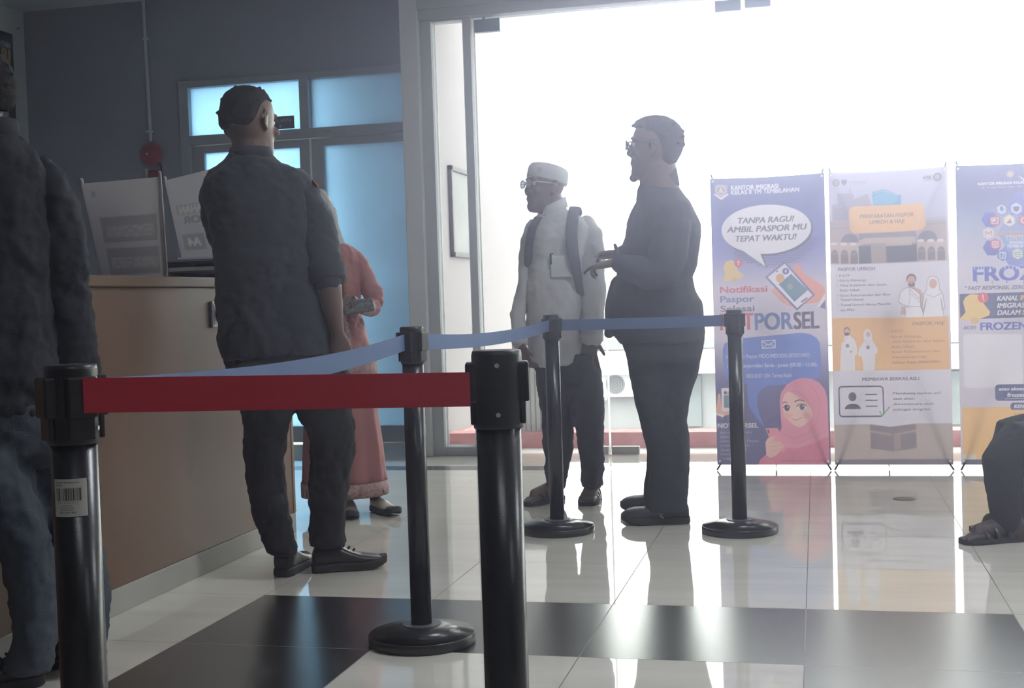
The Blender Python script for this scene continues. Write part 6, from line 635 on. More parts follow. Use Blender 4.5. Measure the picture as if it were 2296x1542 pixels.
# double door with transom lights, blue frosted panes
dr = bpy.data.objects.new('door_1', None); C.objects.link(dr); dr.location = (-3.45, YD, 0); dr['kind'] = 'structure'
def dpart(name, boxes, m, parent=None, bev=.004):
    b = new()
    for a, c_ in boxes: box(b, (a[0]+3.45, a[1]-YD, a[2]), (c_[0]+3.45, c_[1]-YD, c_[2]), bev)
    return obj(name, b, m, parent or dr)
ya, yb = YD-.035, YD+.06
dpart('door_frame', [((-4.45, ya, 0), (-4.375, yb, 2.63)), ((-2.53, ya, 0), (-2.521, yb, 2.63)), ((-4.376, ya, 2.578), (-2.53, yb, 2.63)), ((-4.376, ya, 2.165), (-2.53, yb, 2.235)), ((-3.516, ya-.004, 2.23), (-3.448, yb, 2.58))], M_aludoor)
for x0, x1 in ((-4.376, -3.516), (-3.448, -2.53)): dpart('transom_pane', [((x0, YD+.01, 2.23), (x1, YD+.018, 2.585))], M_frost, bev=0)
for x0, x1, g0, g1 in ((-4.37, -3.456, -4.27, -3.535), (-3.444, -2.534, -3.357, -2.62)):
    lf = dpart('door_leaf', [((x0, YD-.02, .01), (g0, YD+.03, 2.16)), ((g1, YD-.02, .01), (x1, YD+.03, 2.16)), ((g0, YD-.02, .01), (g1, YD+.03, .125)), ((g0, YD-.02, 2.105), (g1, YD+.03, 2.16))], M_aludoor)
    pn = dpart('door_pane', [((g0-.005, YD+.002, .12), (g1+.005, YD+.01, 2.11))], M_frost, lf, 0)
    hx = x1-.06 if x0 < -4 else x0+.06
    b = new(); tube(b, [(hx+3.45, -.02, .95, .01), (hx+3.45, -.075, .97, .01), (hx+3.45, -.075, 1.25, .01), (hx+3.45, -.02, 1.27, .01)], n=10); h = obj('door_handle', b, M_steel, lf, True)
dpart('meeting_seal', [((-3.455, YD-.028, .01), (-3.445, YD-.018, 2.16))], M_seal, bev=0)
# glass front: framed side light, then frameless pivoting panes on patch fittings
wn = bpy.data.objects.new('window_1', None); C.objects.link(wn); wn.location = (-2.4, YG, 0); wn['kind'] = 'structure'
def wpart(name, boxes, m, bev=.003):
    b = new()
    for a, c_ in boxes: box(b, (a[0]+2.4, a[1]-YG, a[2]), (c_[0]+2.4, c_[1]-YG, c_[2]), bev)
    return obj(name, b, m, wn)
wpart('window_frame', [((-2.40, YG-.05, 0), (-2.325, YG+.05, 2.755)), ((-2.115, YG-.05, 0), (-2.066, YG+.05, 2.755)), ((-2.325, YG-.05, 0), (-2.115, YG+.05, .055)), ((-2.325, YG-.05, 2.742), (-2.115, YG+.05, 2.755))], M_alu)
wpart('frame_bead', [((-2.325, YG-.02, .055), (-2.313, YG+.02, 2.742)), ((-2.127, YG-.02, .055), (-2.115, YG+.02, 2.742)), ((-2.313, YG-.02, .055), (-2.127, YG+.02, .067)), ((-2.066, YG-.02, .01), (-2.054, YG+.02, 2.75))], M_seal, 0)
wpart('pane', [((-2.32, YG-.003, .06), (-2.12, YG+.003, 2.745))], M_glass, 0)
panes = [(-2.054, -1.272), (-1.262, -.3875), (-.3865, .5545), (.5555, 1.5045), (1.5055, 2.4545), (2.4555, 3.4045), (3.4055, 4.35), (4.351, 5.6)]
for x0, x1 in panes:
    o = wpart('pane', [((x0, YG-.004, .008), (x1, YG+.004, 2.752))], M_glass, 0); o.data.materials.append(M_seal)
    for f in o.data.polygons: f.material_index = 0 if abs(f.normal.y) > .9 else 1
for x0, x1 in ((-1.2725, -1.2615),): wpart('pane_edge', [((x0, YG-.007, .01), (x1, YG+.007, 2.75))], M_seal, 0)
for x0, x1, z0, z1 in ((-2.048, -1.883, 2.661, 2.742), (-.554, -.400, 2.664, 2.73), (-.377, -.225, 2.673, 2.74), (.40, .55, 2.67, 2.74), (.56, .71, 2.67, 2.74)): wpart('patch_fitting', [((x0, YG-.02, z0), (x1, YG+.02, z1))], M_teal, .004)
for x0, x1 in ((-2.05, -1.93), (-.39, -.25)): wpart('pivot_pin', [((x0+.05, YG-.006, 2.742), (x0+.07, YG+.006, 2.757))], M_teal, 0)
M_patch = mat('brushed_patch', (.34, .33, .32), .4, metal=.3)
for x0, x1 in ((-1.365, -1.277), (-1.255, -1.084), (-.48, -.395), (-.375, -.28)): wpart('patch_fitting', [((x0, YG-.022, .004), (x1, YG+.022, .052))], M_patch, .003)
# ------------------------------------------------------------------ outside
M_ext = mat('exterior_wall_paint', (.235, .215, .225), .85, var=(1.1, .6, (.21, .19, .20)), bump=(35, .06))
M_redp = mat('dusty_red_paint', (.50, .20, .205), .8, var=(14, .8, (.60, .32, .32)), bump=(60, .1))
M_conc = mat('concrete', (.55, .54, .53), .85, var=(4, .6, (.45, .44, .43)))
b = new(); box(b, (-6, 8.62, -.14), (6.5, 8.86, -.004)); box(b, (-2.39, 7.85, -.14), (6.5, 8.62, -.004)); struct('terrace', b, mat('pale_terrace_tile', (.75, .74, .73), .35, var=(3, .5, (.68, .67, .66))))
b = new(); box(b, (-30, 8.86, -2.35), (35, 60, -2.05)); struct('ground', b, mat('street_concrete', (.5, .49, .48), .9, var=(.6, .8, (.4, .4, .39))))
b = new(); box(b, (-2.43, 8.12, -.02), (6.5, 8.30, .098), .004); struct('trim_1', b, M_redp)
b = new(); box(b, (-2.47, 7.83, -.12), (-2.45, 8.62, 6)); box(b, (-2.65, 8.62, -2.05), (-2.45, 11.9, 6)); struct('wall_exterior', b, M_ext)
b = new(); box(b, (-2.45, 7.95, -.01), (-2.432, 11.9, .075)); struct('trim_2', b, M_redp)
b = new(); box(b, (-3.5, 8.86, -2.05), (-2.66, 9.0, 6)); struct('wall_shade', b, mat('shade_wall_paint', (.16, .18, .2), .9))  # unseen wall added to keep sky light off the right door pane
# framed board on the exterior wall
fb = thing('notice_board', 'dark framed board hung on the white outside wall left of the glass', 'board', (-2.45, 8.4, 1.29))
b = new(); 
for a, c_ in (((0, 0, 0), (.03, .035, .63)), ((0, .535, 0), (.03, .57, .63)), ((0, 0, 0), (.03, .57, .035)), ((0, 0, .595), (.03, .57, .63))): box(b, a, c_, .004)
obj('frame', b, mat('weathered_frame', (.05, .042, .048), .6, var=(20, .6, (.12, .11, .11))), fb)
b = new(); box(b, (.004, .03, .03), (.014, .54, .6)); obj('board_panel', b, mat('faded_board', (.12, .125, .12), .6, var=(4, .9, (.19, .19, .19))), fb)
# ribbed panel standing on the red kerb
rp = thing('ribbed_panel', 'white ribbed panel standing on the red kerb outside beside the white wall', 'panel', (-1.985, 8.2, .098))
b = new(); box(b, (0, 0, 0), (.30, .02, .60), .002); obj('sheet', b, mat('white_sheet_metal', (.7, .68, .67), .5), rp)
for i in range(9): b = new(); box(b, (.012+i*.034, -.012, .004), (.018+i*.034, .002, .595), .002); obj('rib', b, mat('grey_rib', (.3, .29, .29), .5), rp)
# building across the street
bd = thing('building', 'pale building across the street with red plinth, tiled awning and grey windows', 'building', (0, 25, -2.05))
M_fac = mat('white_facade', (.27, .275, .285), .9, var=(.8, .5, (.21, .215, .22))); M_pink = mat('faded_pink_facade', (.52, .40, .41), .9, var=(1.6, .9, (.54, .51, .51)))
b = new(); box(b, (-16, .3, 0), (20, 4, 1.9)); obj('wall', b, M_fac, bd)
b = new(); box(b, (-16, .5, 1.9), (20, 4, 3.35)); obj('upper_wall', b, M_pink, bd)
b = new(); box(b, (-16, .24, 0), (20, .3, .36)); obj('plinth', b, M_redp, bd)
b = new(); loft(b, [[(-16, -.5, 1.5), (-16, .3, 1.92), (-16, .3, 1.98), (-16, -.5, 1.56)], [(20, -.5, 1.5), (20, .3, 1.92), (20, .3, 1.98), (20, -.5, 1.56)]]); obj('awning', b, mat('weathered_awning', (.30, .30, .30), .8, var=(2.5, 1.0, (.55, .55, .55)), bump=(8, .4)), bd)
b = new(); box(b, (-16, .2, 1.96), (20, .32, 2.16)); obj('fascia', b, mat('grey_fascia', (.2, .2, .21), .8), bd)
b = new(); loft(b, [[(-16.3, .1, 3.35), (-16.3, 2.2, 4.3), (-16.3, 4.4, 3.35)], [(20.3, .1, 3.35), (20.3, 2.2, 4.3), (20.3, 4.4, 3.35)]]); obj('roof', b, mat('pale_roof', (.62, .62, .64), .8), bd)
for x0, x1 in ((-6.6, -5.6), (-4.75, -4.35), (-3.2, -2.27), (-.9, .1), (1.9, 3.0), (5, 6.2)):
    b = new(); box(b, (x0, .22, .40), (x1, .31, 1.42), .01); w = obj('window', b, mat('window_grey', (.13, .15, .16), .4, var=(3, .6, (.22, .24, .25))), bd)
for x0 in (-7.5, 4.0): b = new(); box(b, (x0, -.3, 0), (x0+.35, .2, 2.1)); obj('pillar', b, M_fac, bd)
ac = thing('air_conditioner', 'white outdoor air conditioner unit on the wall of the building opposite', 'air conditioner', (-3.83, 25.2, -1.02))
b = new(); box(b, (-.42, -.32, 0), (.42, .0, .5), .02); obj('casing', b, mat('ac_casing', (.42, .44, .46), .5), ac)
b = new()
for r in (.03, .08, .13, .175): 
    t = bmesh.new(); 
    for i in range(32): pass
    t.free(); tube(b, [(-.1+r*math.cos(2*math.pi*i/24), -.33, .25+r*math.sin(2*math.pi*i/24), .007) for i in range(25)], n=6, dom=False)
obj('fan_grille', b, mat('ac_grille', (.25, .26, .27), .5), ac)
b = new(); cyl(b, (-.1, -.31, .25), (-.1, -.325, .25), .19, n=32); obj('fan_recess', b, mat('ac_dark', (.12, .125, .13), .6), ac)
for x in (-.3, .3): b = new(); box(b, (x-.02, -.3, -.06), (x+.02, .02, 0)); obj('bracket', b, M_alu, ac)
# trees behind the building, seen between the banners
M_leaf = mat('hazy_leaves', (.20, .27, .20), .8, var=(3, .7, (.28, .34, .28)), trans=.3); M_bark = mat('bark', (.2, .17, .15), .9)
def tree(x, y, h, r, label):
    t = thing('tree', label, 'tree', (x, y, -2.05), group=None)
    b = new(); tube(b, [(0, 0, 0, .14), (.05, 0, h*.4, .11), (0, .1, h*.75, .06)], n=8); obj('trunk', b, M_bark, t, True)
    rnd = random.Random(int(x*10)); b = new()
    for i in range(700):
        d = Vector((rnd.gauss(0, 1), rnd.gauss(0, 1), rnd.gauss(0, .8))).normalized()*r*(.45+.55*rnd.random()**.5); c_ = Vector((0, 0, h*.72))+d; s = .14+.12*rnd.random()
        n1 = Vector((rnd.gauss(0, 1), rnd.gauss(0, 1), rnd.gauss(0, 1))).normalized(); n2 = n1.orthogonal().normalized()*s*.5; n3 = n1.cross(n2)*1.6
        b.faces.new([b.verts.new(c_+q) for q in (n3, n2, -n3, -n2)])
    obj('crown', b, M_leaf, t)
tree(3.0, 32, 4.4, 1.35, 'hazy green tree seen between the two right banners'); tree(-1.9, 33, 3.8, 1.0, 'pale green tree behind the building, seen beside the dark jacket')
# ------------------------------------------------------------------ stanchions and belts
def stanchion(x, y, label, rot=0.0, grp='black barrier posts', slots=(0, 1, 2, 3), scr=(-math.pi/4, math.pi*.75)):
    t = thing('barrier_post', label, 'barrier post', (x, y, 0), rot, grp)
    b = new(); lathe(b, [(.150, 0), (.155, .003), (.155, .027), (.1535, .029)], n=64); lathe(b, [(.1534, .0288), (.056, .052), (.03, .0525)], n=64); obj('base', b, M_base, t, False)
    for f in t.children[0].data.polygons: f.use_smooth = len(f.vertices) == 4
    b = new(); lathe(b, [(.055, .052), (.055, .0545), (.033, .0548)], n=48); obj('base_collar', b, mat('grey_collar', (.11, .112, .13), .3), t)
    b = new(); cyl(b, (0, 0, .052), (0, 0, .83), .0305, n=40); obj('pole', b, M_pole, t)
    for f in t.children[2].data.polygons: f.use_smooth = len(f.vertices) == 4
    b = new(); lathe(b, [(.0335, .806), (.0345, .812), (.0345, .905), (.033, .911), (.028, .912)], n=40); hd = obj('head', b, M_black, t)
    for f in hd.data.polygons: f.use_smooth = len(f.vertices) == 4
    for k in slots:
        a = k*math.pi/2; Rz = Matrix.Rotation(a, 4, 'Z')
        s = new(); box(s, (.022, -.020, .842), (.0430, .020, .896), .003); box(s, (.03, -.0175, .812), (.0375, .0175, .85), .002); add_b = new(); add(add_b, s, Rz); obj('belt_slot', add_b, M_black, t)
    for k in range(2):
        for z in (.892, .826):
            a = scr[k]; b = new(); cyl(b, (.0335*math.cos(a), .0335*math.sin(a), z), (.0358*math.cos(a), .0358*math.sin(a), z), .0032, n=12); obj('screw', b, M_steel, t)
    return t
P1 = stanchion(-.971, 1.502, 'black barrier post with white barcode sticker at the left end of the red belt', .907)
P2 = stanchion(-.425, 1.665, 'large nearest black barrier post at the right end of the red belt', .25, slots=(0, 1, 2), scr=(-math.pi/2, math.pi*.75))
P3 = stanchion(-1.131, 3.458, 'black barrier post on the dark tile between two sagging blue belts', 1.36)
P4 = stanchion(-1.081, 5.181, 'black barrier post in front of the white shirted person', .35)
P5 = stanchion(-.327, 5.223, 'black barrier post in front of the blue and pink banner', .06)
# barcode sticker on the first post
cv = Canvas(.046, .05, .0006, 2); cv.im[:] = np.array([.42, .42, .39]); K = (18, 18, 18)
cv.text('Retractable Belt Barrier Post', .003, .036, .0445, .0018, K, 1); cv.text('Black 90cm', .003, .014, .041, .0018, K, 1); x = .004; rb = random.Random(3)
while x < .037: w = rb.choice((.0005, .0009, .0013, .002)); cv.poly([(x, .021), (x+w, .021), (x+w, .038), (x, .038)], K); x += w+rb.choice((.0005, .0008, .0012))
cv.text('0 0 1 0 4 9 4 7 2', .006, .034, .0178, .0017, K, 1)
for i, (a, c_) in enumerate(((.012, .025), (.009, .028), (.01, .027))): cv.line([(a, .0148-i*.0028), (c_, .0148-i*.0028)], .0009, (70, 70, 70))
cv.text('MADE IN CHINA', .008, .031, .0045, .002, K, 1)
def around(U, V): 
    a = (U-.023)/.0311; return (.0311*np.sin(a)-U, -.0311*np.cos(a), 0*V)
st = cv.sheet('barcode_sticker', print_mat('sticker_print', 0, .5), P1, around); st.location = (0, 0, .712); st.rotation_euler = (0, 0, .30-.907); st['label'] = 'white barcode sticker'
def belt(label, A, B, m, sag, z0, z1, twist=0.0, n=40, h=.023, lift=0.0):
    A = Vector(A); B = Vector(B); b = new(); pts = []; wv = []
    for i in range(n+1):
        t = i/n; p = A.lerp(B, t); p.z = z0+(z1-z0)*t-sag*4*t*(1-t); pts.append(p)
        d = (B-A).normalized(); side = d.cross(Vector((0, 0, 1))); tw = twist*math.sin(math.pi*t); wv.append((Vector((0, 0, 1))*math.cos(tw)+side*math.sin(tw))*h)
    strip(b, pts, wv, .0016); o = obj('barrier_belt', b, m); return tag(o, label, 'barrier belt')
def rim(c, d, r): d = Vector((d[0]-c[0], d[1]-c[1], 0)).normalized(); return (c[0]+d.x*r, c[1]+d.y*r, 0)
q1, q2, q3, q4, q5 = (-.971, 1.502), (-.425, 1.665), (-1.131, 3.458), (-1.081, 5.181), (-.327, 5.223)
belt('taut red belt between the two nearest posts', (-.9345, 1.472, 0), (-.4545, 1.632, 0), M_red, .0, .872, .861, n=8)
belt('long sagging blue belt running from the left post to the middle post', (-.944, 1.537, 0), (-1.140, 3.414, 0), M_blue, .020, .868, .868, .18)
belt('blue belt dipping between the middle post and the post before the white shirt', rim(q3, q4, .044), rim(q4, q3, .044), M_blue, .022, .868, .868, -.3)
belt('straight blue belt across the dark jacketed person', rim(q4, q5, .044), rim(q5, q4, .044), M_blue, .002, .868, .868)
# ------------------------------------------------------------------ counter and what stands on it
ct = thing('service_counter', 'brown laminate service counter with grey plinth along the left side', 'counter', (-2.23, 3.3, 0))
b = new(); box(b, (-.62, -2.6, .085), (0, 1.80, 1.063), .003); obj('body', b, M_wood, ct)
b = new(); box(b, (-.64, -2.62, 1.063), (.018, 1.83, 1.10), .004); obj('worktop', b, M_woodtop, ct)
b = new(); box(b, (-.60, -2.6, 0), (.003, 1.803, .085), .002); obj('plinth', b, M_plinth, ct)
b = new(); box(b, (-.02, 1.785, .085), (.004, 1.806, 1.063), .002); obj('edge_trim', b, mat('pale_edge_band', (.28, .18, .115), .5), ct)
so = thing('wall_socket', 'small grey square socket plate on the brown counter front behind the grey shirt', 'socket', (-2.23, 4.425, .96))
b = new(); box(b, (0, -.047, -.05), (.012, .047, .05), .004); obj('plate', b, mat('socket_grey', (.42, .43, .50), .4), so)
b = new(); box(b, (.011, -.036, -.038), (.0135, .036, .038), .001); obj('insert', b, mat('socket_insert', (.22, .225, .27), .4), so)
b = new(); tube(b, [(.0155, .021*math.cos(2*math.pi*i/20), .027*math.sin(2*math.pi*i/20), .004) for i in range(21)], n=8, dom=False); obj('ring', b, mat('socket_ring', (.5, .5, .55), .3), so, True)
GREY = (150, 145, 155)
def counter_sign(name, label, BLc, BRc, TLc, TRc, painter):
    BLc, BRc, TLc, TRc = map(Vector, (BLc, BRc, TLc, TRc)); w = (BRc-BLc).length; h = (TLc-BLc).length
    t = thing(name, label, 'sign', BLc, group='paper signs on the counter')
    cv = Canvas(w, h, .0025, 3); cv.im[:] = np.array([.48, .45, .50]); painter(cv, w, h)
    ex, ez, eu = (BRc-BLc), (TLc-BLc), (TRc-BLc-(BRc-BLc)-(TLc-BLc))
    def shape(U, V):
        a, c_ = U/w, V/h; P = [a*ex[i]+c_*ez[i]+a*c_*eu[i] for i in range(3)]; bow = .012*np.sin(np.pi*a)*np.sin(np.pi*c_*.9)
        return P[0]-U, P[1]+bow, P[2]-V
    cv.sheet('paper', print_mat('paper_print', .4, .8), t, shape)
    for s, (p, q) in (('L', (Vector((0, 0, 0)), ez)), ('R', (ex, ex+ez+eu))):
        b = new(); cyl(b, p+Vector((0, .012, 0)), q+(q-p)*.05+Vector((0, .012, 0)), .005, n=8); obj('side_rod', b, M_acryl, t)
    b = new(); box(b, tuple(Vector((-.01, -.02, -.001))), tuple(ex+Vector((.01, .10, .006))), .002); obj('foot', b, M_acryl, t)
    return t
def paintA(c, w, h):
    for y0, y1 in ((.40, .66), (.06, .34)): c.poly([(w*.14, h*y0), (w*.93, h*y0), (w*.93, h*y1), (w*.14, h*y1)], (148, 143, 152))
    c.text('PERMOHONAN', w*.20, w*.88, h*.455, h*.11, (178, 171, 178), 1.5, 0, True); c.text('LAYANAN PASPOR', w*.18, w*.90, h*.13, h*.11, (182, 172, 178), 1.5, 0, True)
    c.poly([(w*.10, h*.86), (w*.15, h*.86), (w*.15, h*.92), (w*.10, h*.92)], (150, 145, 160))
def paintB(c, w, h):
    c.poly([(w*.08, h*.56), (w*.92, h*.56), (w*.92, h*.68), (w*.08, h*.68)], (160, 155, 160)); c.text('PENYERAHAN', w*.12, w*.9, h*.575, h*.085, (200, 192, 196), 1.5, 0, True); c.text('PASPOR', w*.14, w*.80, h*.45, h*.085, (140, 134, 142), 1.5, 0, True)
    c.poly([(w*.08, h*.12), (w*.40, h*.12), (w*.40, h*.32), (w*.08, h*.32)], (150, 146, 152)); c.text('A4', w*.14, w*.34, h*.17, h*.10, (210, 205, 205), 1.5, 0, True)
counter_sign('counter_sign', 'large white paper sign at the left end of the counter, grey text boxes showing through', (-2.716, 4.45, 1.105), (-2.447, 4.45, 1.105), (-2.607, 4.15, 1.454), (-2.293, 4.15, 1.462), paintA)
counter_sign('counter_sign', 'slanted white paper sign standing on the grey tray beside the officer', (-2.652, 4.97, 1.196), (-2.33, 4.97, 1.200), (-2.599, 4.75, 1.515), (-2.33, 4.74, 1.56), paintB)
dt = thing('document_tray', 'flat grey slotted tray on the counter under the slanted paper sign', 'tray', (-2.69, 4.86, 1.10))
M_tray = mat('grey_tray', (.22, .22, .25), .5)
b = new(); box(b, (0, 0, 0), (.42, .3, .006)); box(b, (0, .0, .084), (.42, .3, .09)); box(b, (0, 0, .006), (.006, .3, .084)); box(b, (.414, 0, .006), (.42, .3, .084)); box(b, (0, .294, .006), (.42, .3, .084)); obj('shell', b, M_tray, dt)
b = new(); box(b, (.006, .012, .038), (.414, .29, .044)); obj('shelf', b, M_tray, dt)
b = new(); box(b, (.03, .006, .0445), (.27, .27, .060)); obj('paper_stack', b, M_paper, dt)
# ------------------------------------------------------------------ things on the walls
be = thing('fire_bell', 'round red fire alarm bell on the grey wall below the conduit', 'bell', (-4.69, YD, 2.12))
b = new(); prof = [(0.001, .0), (.05, .0), (.088, .006), (.086, .02), (.07, .045), (.045, .06), (.02, .066)]
lathe(b, prof, n=40); b.transform(Matrix.Rotation(math.pi/2, 4, 'X')); bmesh.ops.translate(b, verts=b.verts, vec=(0, -.018, 0)); obj('gong', b, mat('red_enamel', (.30, .020, .026), .3, coat=.3), be, True)
b = new(); cyl(b, (0, 0, 0), (0, -.02, 0), .05, n=24); obj('back_box', b, mat('dark_red', (.15, .015, .018), .5), be)
b = new(); cyl(b, (-.03, -.068, .002), (-.03, -.072, .002), .018, n=20); obj('badge', b, mat('blue_badge', (.03, .04, .11), .5), be)
b = new(); cyl(b, (0, -.083, 0), (0, -.088, 0), .008, n=12); obj('nut', b, M_steel, be)
cp = thing('fire_call_point', 'small round red fire call point under the red bell', 'call point', (-4.665, YD, 1.958))
b = new(); box(b, (-.05, -.03, -.05), (.05, 0, .05), .01); obj('back_plate', b, mat('dark_red', (.15, .015, .018), .5), cp)
b = new(); lathe(b, [(.046, 0), (.045, .012), (.03, .018), (.012, .022)], n=32); b.transform(Matrix.Rotation(math.pi/2, 4, 'X')); bmesh.ops.translate(b, verts=b.verts, vec=(0, -.03, 0)); obj('button', b, mat('red_enamel', (.30, .020, .026), .3), cp, True)
b = new(); tube(b, [(.04, -.012, .03, .006), (.05, -.02, .075, .006), (.03, -.015, .11, .006)], n=8); obj('cable', b, M_black, cp, True)
cd = thing('conduit', 'pale cable conduit running down the grey wall to the red bell', 'conduit', (-4.70, YD, 0))
b = new(); tube(b, [(-.01, -.012, 3.235, .012), (-.004, -.012, 2.8, .012), (.004, -.012, 2.224, .012)], n=10); obj('upper_tube', b, M_white, cd, True)
b = new(); tube(b, [(-.04, -.012, 2.015, .013), (-.034, -.012, 1.8, .013), (-.03, -.012, .1, .013)], n=10); obj('lower_tube', b, M_white, cd, True)
for z in (2.95, 2.28): b = new(); box(b, (-.024, -.027, z), (.022, 0, z+.018), .003); obj('clip', b, M_white, cd)
ds = thing('door_sign', 'dark blue complaints sign above the left door leaf', 'sign', (-3.91, YD-.036, 2.24))
cv = Canvas(.35, .09, .0016, 3); cv.im[:] = np.array(lin((34, 40, 66))[:3]); cv.text('PENGADUAN', .03, .325, .048, .026, (150, 150, 165), 1); cv.line([(.03, .036), (.33, .036)], .0015, (110, 112, 130)); cv.ell(.245, .02, .010, .011, (170, 165, 180))
b = new(); box(b, (0, .0005, 0), (.35, .004, .09)); obj('board', b, mat('navy_board', (.016, .02, .05), .5), ds); o = cv.sheet('print', print_mat('sign_print', 0, .5), ds)
for i, (x, lab) in enumerate(((-3.635, 'first from the left of the small stickers on the door transom'), (-3.548, 'second from the left of the small stickers on the door transom'), (-3.395, 'third from the left of the small stickers on the door transom'), (-3.315, 'rightmost of the small stickers on the door transom'))):
    b = new(); box(b, (x-.022, YD-.0365, 2.196), (x+.022, YD-.0352, 2.212)); o = obj('sticker', b, mat('pink_sticker', (.30, .17, .19), .6, var=(70, .9, (.45, .4, .42)))); tag(o, lab, 'sticker', 'stickers on the door transom')
po = thing('poster', 'dark poster with gold and white letters on the left wall', 'poster', (X0+.001, 7.3, 2.30))
b = new(); box(b, (0, 0, 0), (.012, .96, .745), .002); obj('board', b, mat('poster_dark', (.022, .018, .03), .5), po)
b = new(); box(b, (.0, -.06, -.10), (.004, 1.06, .84)); obj('backing_sheet', b, mat('clear_backing', (.58, .6, .63), .3), po)
cv = Canvas(.80, .70, .004, 2); cv.im[:] = np.array(lin((42, 36, 52))[:3]); cv.text('ITAN', .685, .792, .605, .036, (200, 200, 210), 1); cv.text('RI', .69, .79, .495, .095, (205, 160, 110), 1.2)
cv.poly([(.66, .0), (.74, .0), (.74, .16), (.66, .2)], (170, 175, 195))
o = cv.sheet('print', print_mat('poster_print', 0, .5), po); o.rotation_euler = (0, 0, math.pi/2); o.location = (.0135, .13, .03)
for y, z in ((1.03, .80), (1.03, -.05), (-.03, .8), (-.03, -.05)): b = new(); cyl(b, (.003, y, z), (.02, y, z), .008, n=12); obj('standoff_pin', b, M_steel, po)
fr = obj('floor_plate', (lambda b: (lathe(b, [(.052, 0), (.052, .002), (.046, .003), (.02, .003)], (0, 0, 0), 32), b)[1])(new()), mat('brass_plate', (.2, .17, .14), .4, metal=.7), None, True); fr.location = (.375, 6.09, .0005); tag(fr, 'small round metal plate set in the floor before the middle banner', 'floor plate')
for i, (lx, ly) in enumerate(FILL_LAMPS):
    t = thing('fill_lamp', 'unseen ceiling lamp added over the hall as front fill', 'lamp', (lx, ly, ZC), group='added ceiling fill lamps')
    b = new(); box(b, (-.6, -.16, -.03), (.6, .16, 0), .004); obj('housing', b, M_white, t)
# ------------------------------------------------------------------ thin haze added to imitate lens glare: forward scattering, glows towards the bright front
HZ = bpy.data.materials.new('glare_haze'); HZ.use_nodes = True; nt = HZ.node_tree; nt.nodes.remove(nt.nodes['Principled BSDF']); vs = nt.nodes.new('ShaderNodeVolumeScatter')
vs.inputs['Color'].default_value = (.74, .725, 1, 1); vs.inputs['Density'].default_value = HAZE; vs.inputs['Anisotropy'].default_value = HAZE_G; nt.links.new(vs.outputs[0], nt.nodes['Material Output'].inputs['Volume'])
b = new(); box(b, (X0-.1, Y0-.1, -.06), (X1+.1, 7.80, ZC+.1)); hz = obj('haze', b, HZ); tag(hz, 'thin haze added to the hall to imitate glare from the bright front', 'haze'); hz['kind'] = 'stuff'
# ------------------------------------------------------------------ X banners
def x_banner(name, label, x0, ops, y=7.05):
    w, h = .61, 1.58; t = thing(name, label, 'banner', (x0+w/2, y, 0), group='printed X banners before the glass front')
    cv = Canvas(w, h, .0017, 2).run(ops)
    def shape(U, V):
        sag = .006*np.sin(np.pi*U/w)*(V/h)**2; return (-w/2+.056*(V/h-.5)*.0, .010*np.sin(2*np.pi*V/h*1.3)*np.sin(np.pi*U/w), .03-sag)
    for cx in (.014, w-.014):
        for cz in (.02, h-.016): cv.ell(cx, cz, .0055, .0055, (235, 235, 240)); cv.ell(cx, cz, .003, .003, (252, 252, 252))
    cv.im *= np.array([.74, .69, .72]); cv.sheet('banner_sheet', M_banner, t, shape, .30)
    for sx in (-1, 1):
        b = new(); tube(b, [(sx*(w/2-.005), .01, 1.632, .004), (sx*(w/2-.016), .014, 1.595, .004), (sx*.03, .10, .86, .005)], n=8); obj('upper_pole', b, M_black, t, True)
        b = new(); tube(b, [(sx*.03, .10, .84, .005), (sx*(w/2-.03), .014, .055, .005), (sx*(w/2-.0), -.015, .006, .005)], n=8); obj('lower_pole', b, M_black, t, True)
    b = new(); tube(b, [(0, .10, .86, .006), (0, .30, .4, .005), (0, .46, .006, .005)], n=8); obj('rear_leg', b, M_black, t, True)
    b = new(); box(b, (-.045, .08, .82), (.045, .125, .885), .01); obj('hub', b, M_black, t)
    return t
M_banner = print_mat('banner_print', .36, .5)
x_banner('x_banner', 'banner with blue speech bubble and pink scarf girl holding a phone', -.555, ART['b1'])
x_banner('x_banner', 'white and orange pilgrimage passport banner in the middle', .076, ART['b2'])
x_banner('x_banner', 'blue banner with hexagon icons and yellow bell, cut by the right edge', .725, ART['b3'])
# ------------------------------------------------------------------ people
M_skin = mat('brown_skin', (.115, .064, .048), .5, var=(14, .4, (.095, .05, .036)), bump=(160, .04))
M_skin2 = mat('tan_skin', (.13, .080, .066), .5, var=(14, .4, (.11, .065, .052)), bump=(160, .04))
M_hair = mat('black_hair', (.010, .0095, .011), .8, spec=.2, bump=(240, .3))
M_eye = mat('eye_white', (.5, .48, .46), .2); M_iris = mat('dark_iris', (.02, .012, .01), .15)
M_shoe = mat('black_shoe_leather', (.014, .014, .017), .35, bump=(120, .08)); M_sole = mat('black_rubber_sole', (.018, .018, .02), .7); M_lace = mat('black_lace', (.02, .02, .022), .8)
def Rhead(yaw, pitch=0, roll=0): return Matrix.Rotation(math.radians(yaw), 3, 'Z') @ Matrix.Rotation(math.radians(pitch), 3, 'X') @ Matrix.Rotation(math.radians(roll), 3, 'Y')
HEAD = [(-.122, -.070, -.030, .018), (-.116, -.083, -.008, .034), (-.104, -.089, .012, .045), (-.085, -.088, .030, .054), (-.062, -.086, .050, .061), (-.035, -.087, .074, .067), (-.005, -.085, .090, .072), (.025, -.087, .098, .0755), (.052, -.088, .100, .0765), (.076, -.080, .095, .073), (.095, -.060, .080, .062), (.108, -.034, .054, .044), (.114, -.010, .025, .022)]
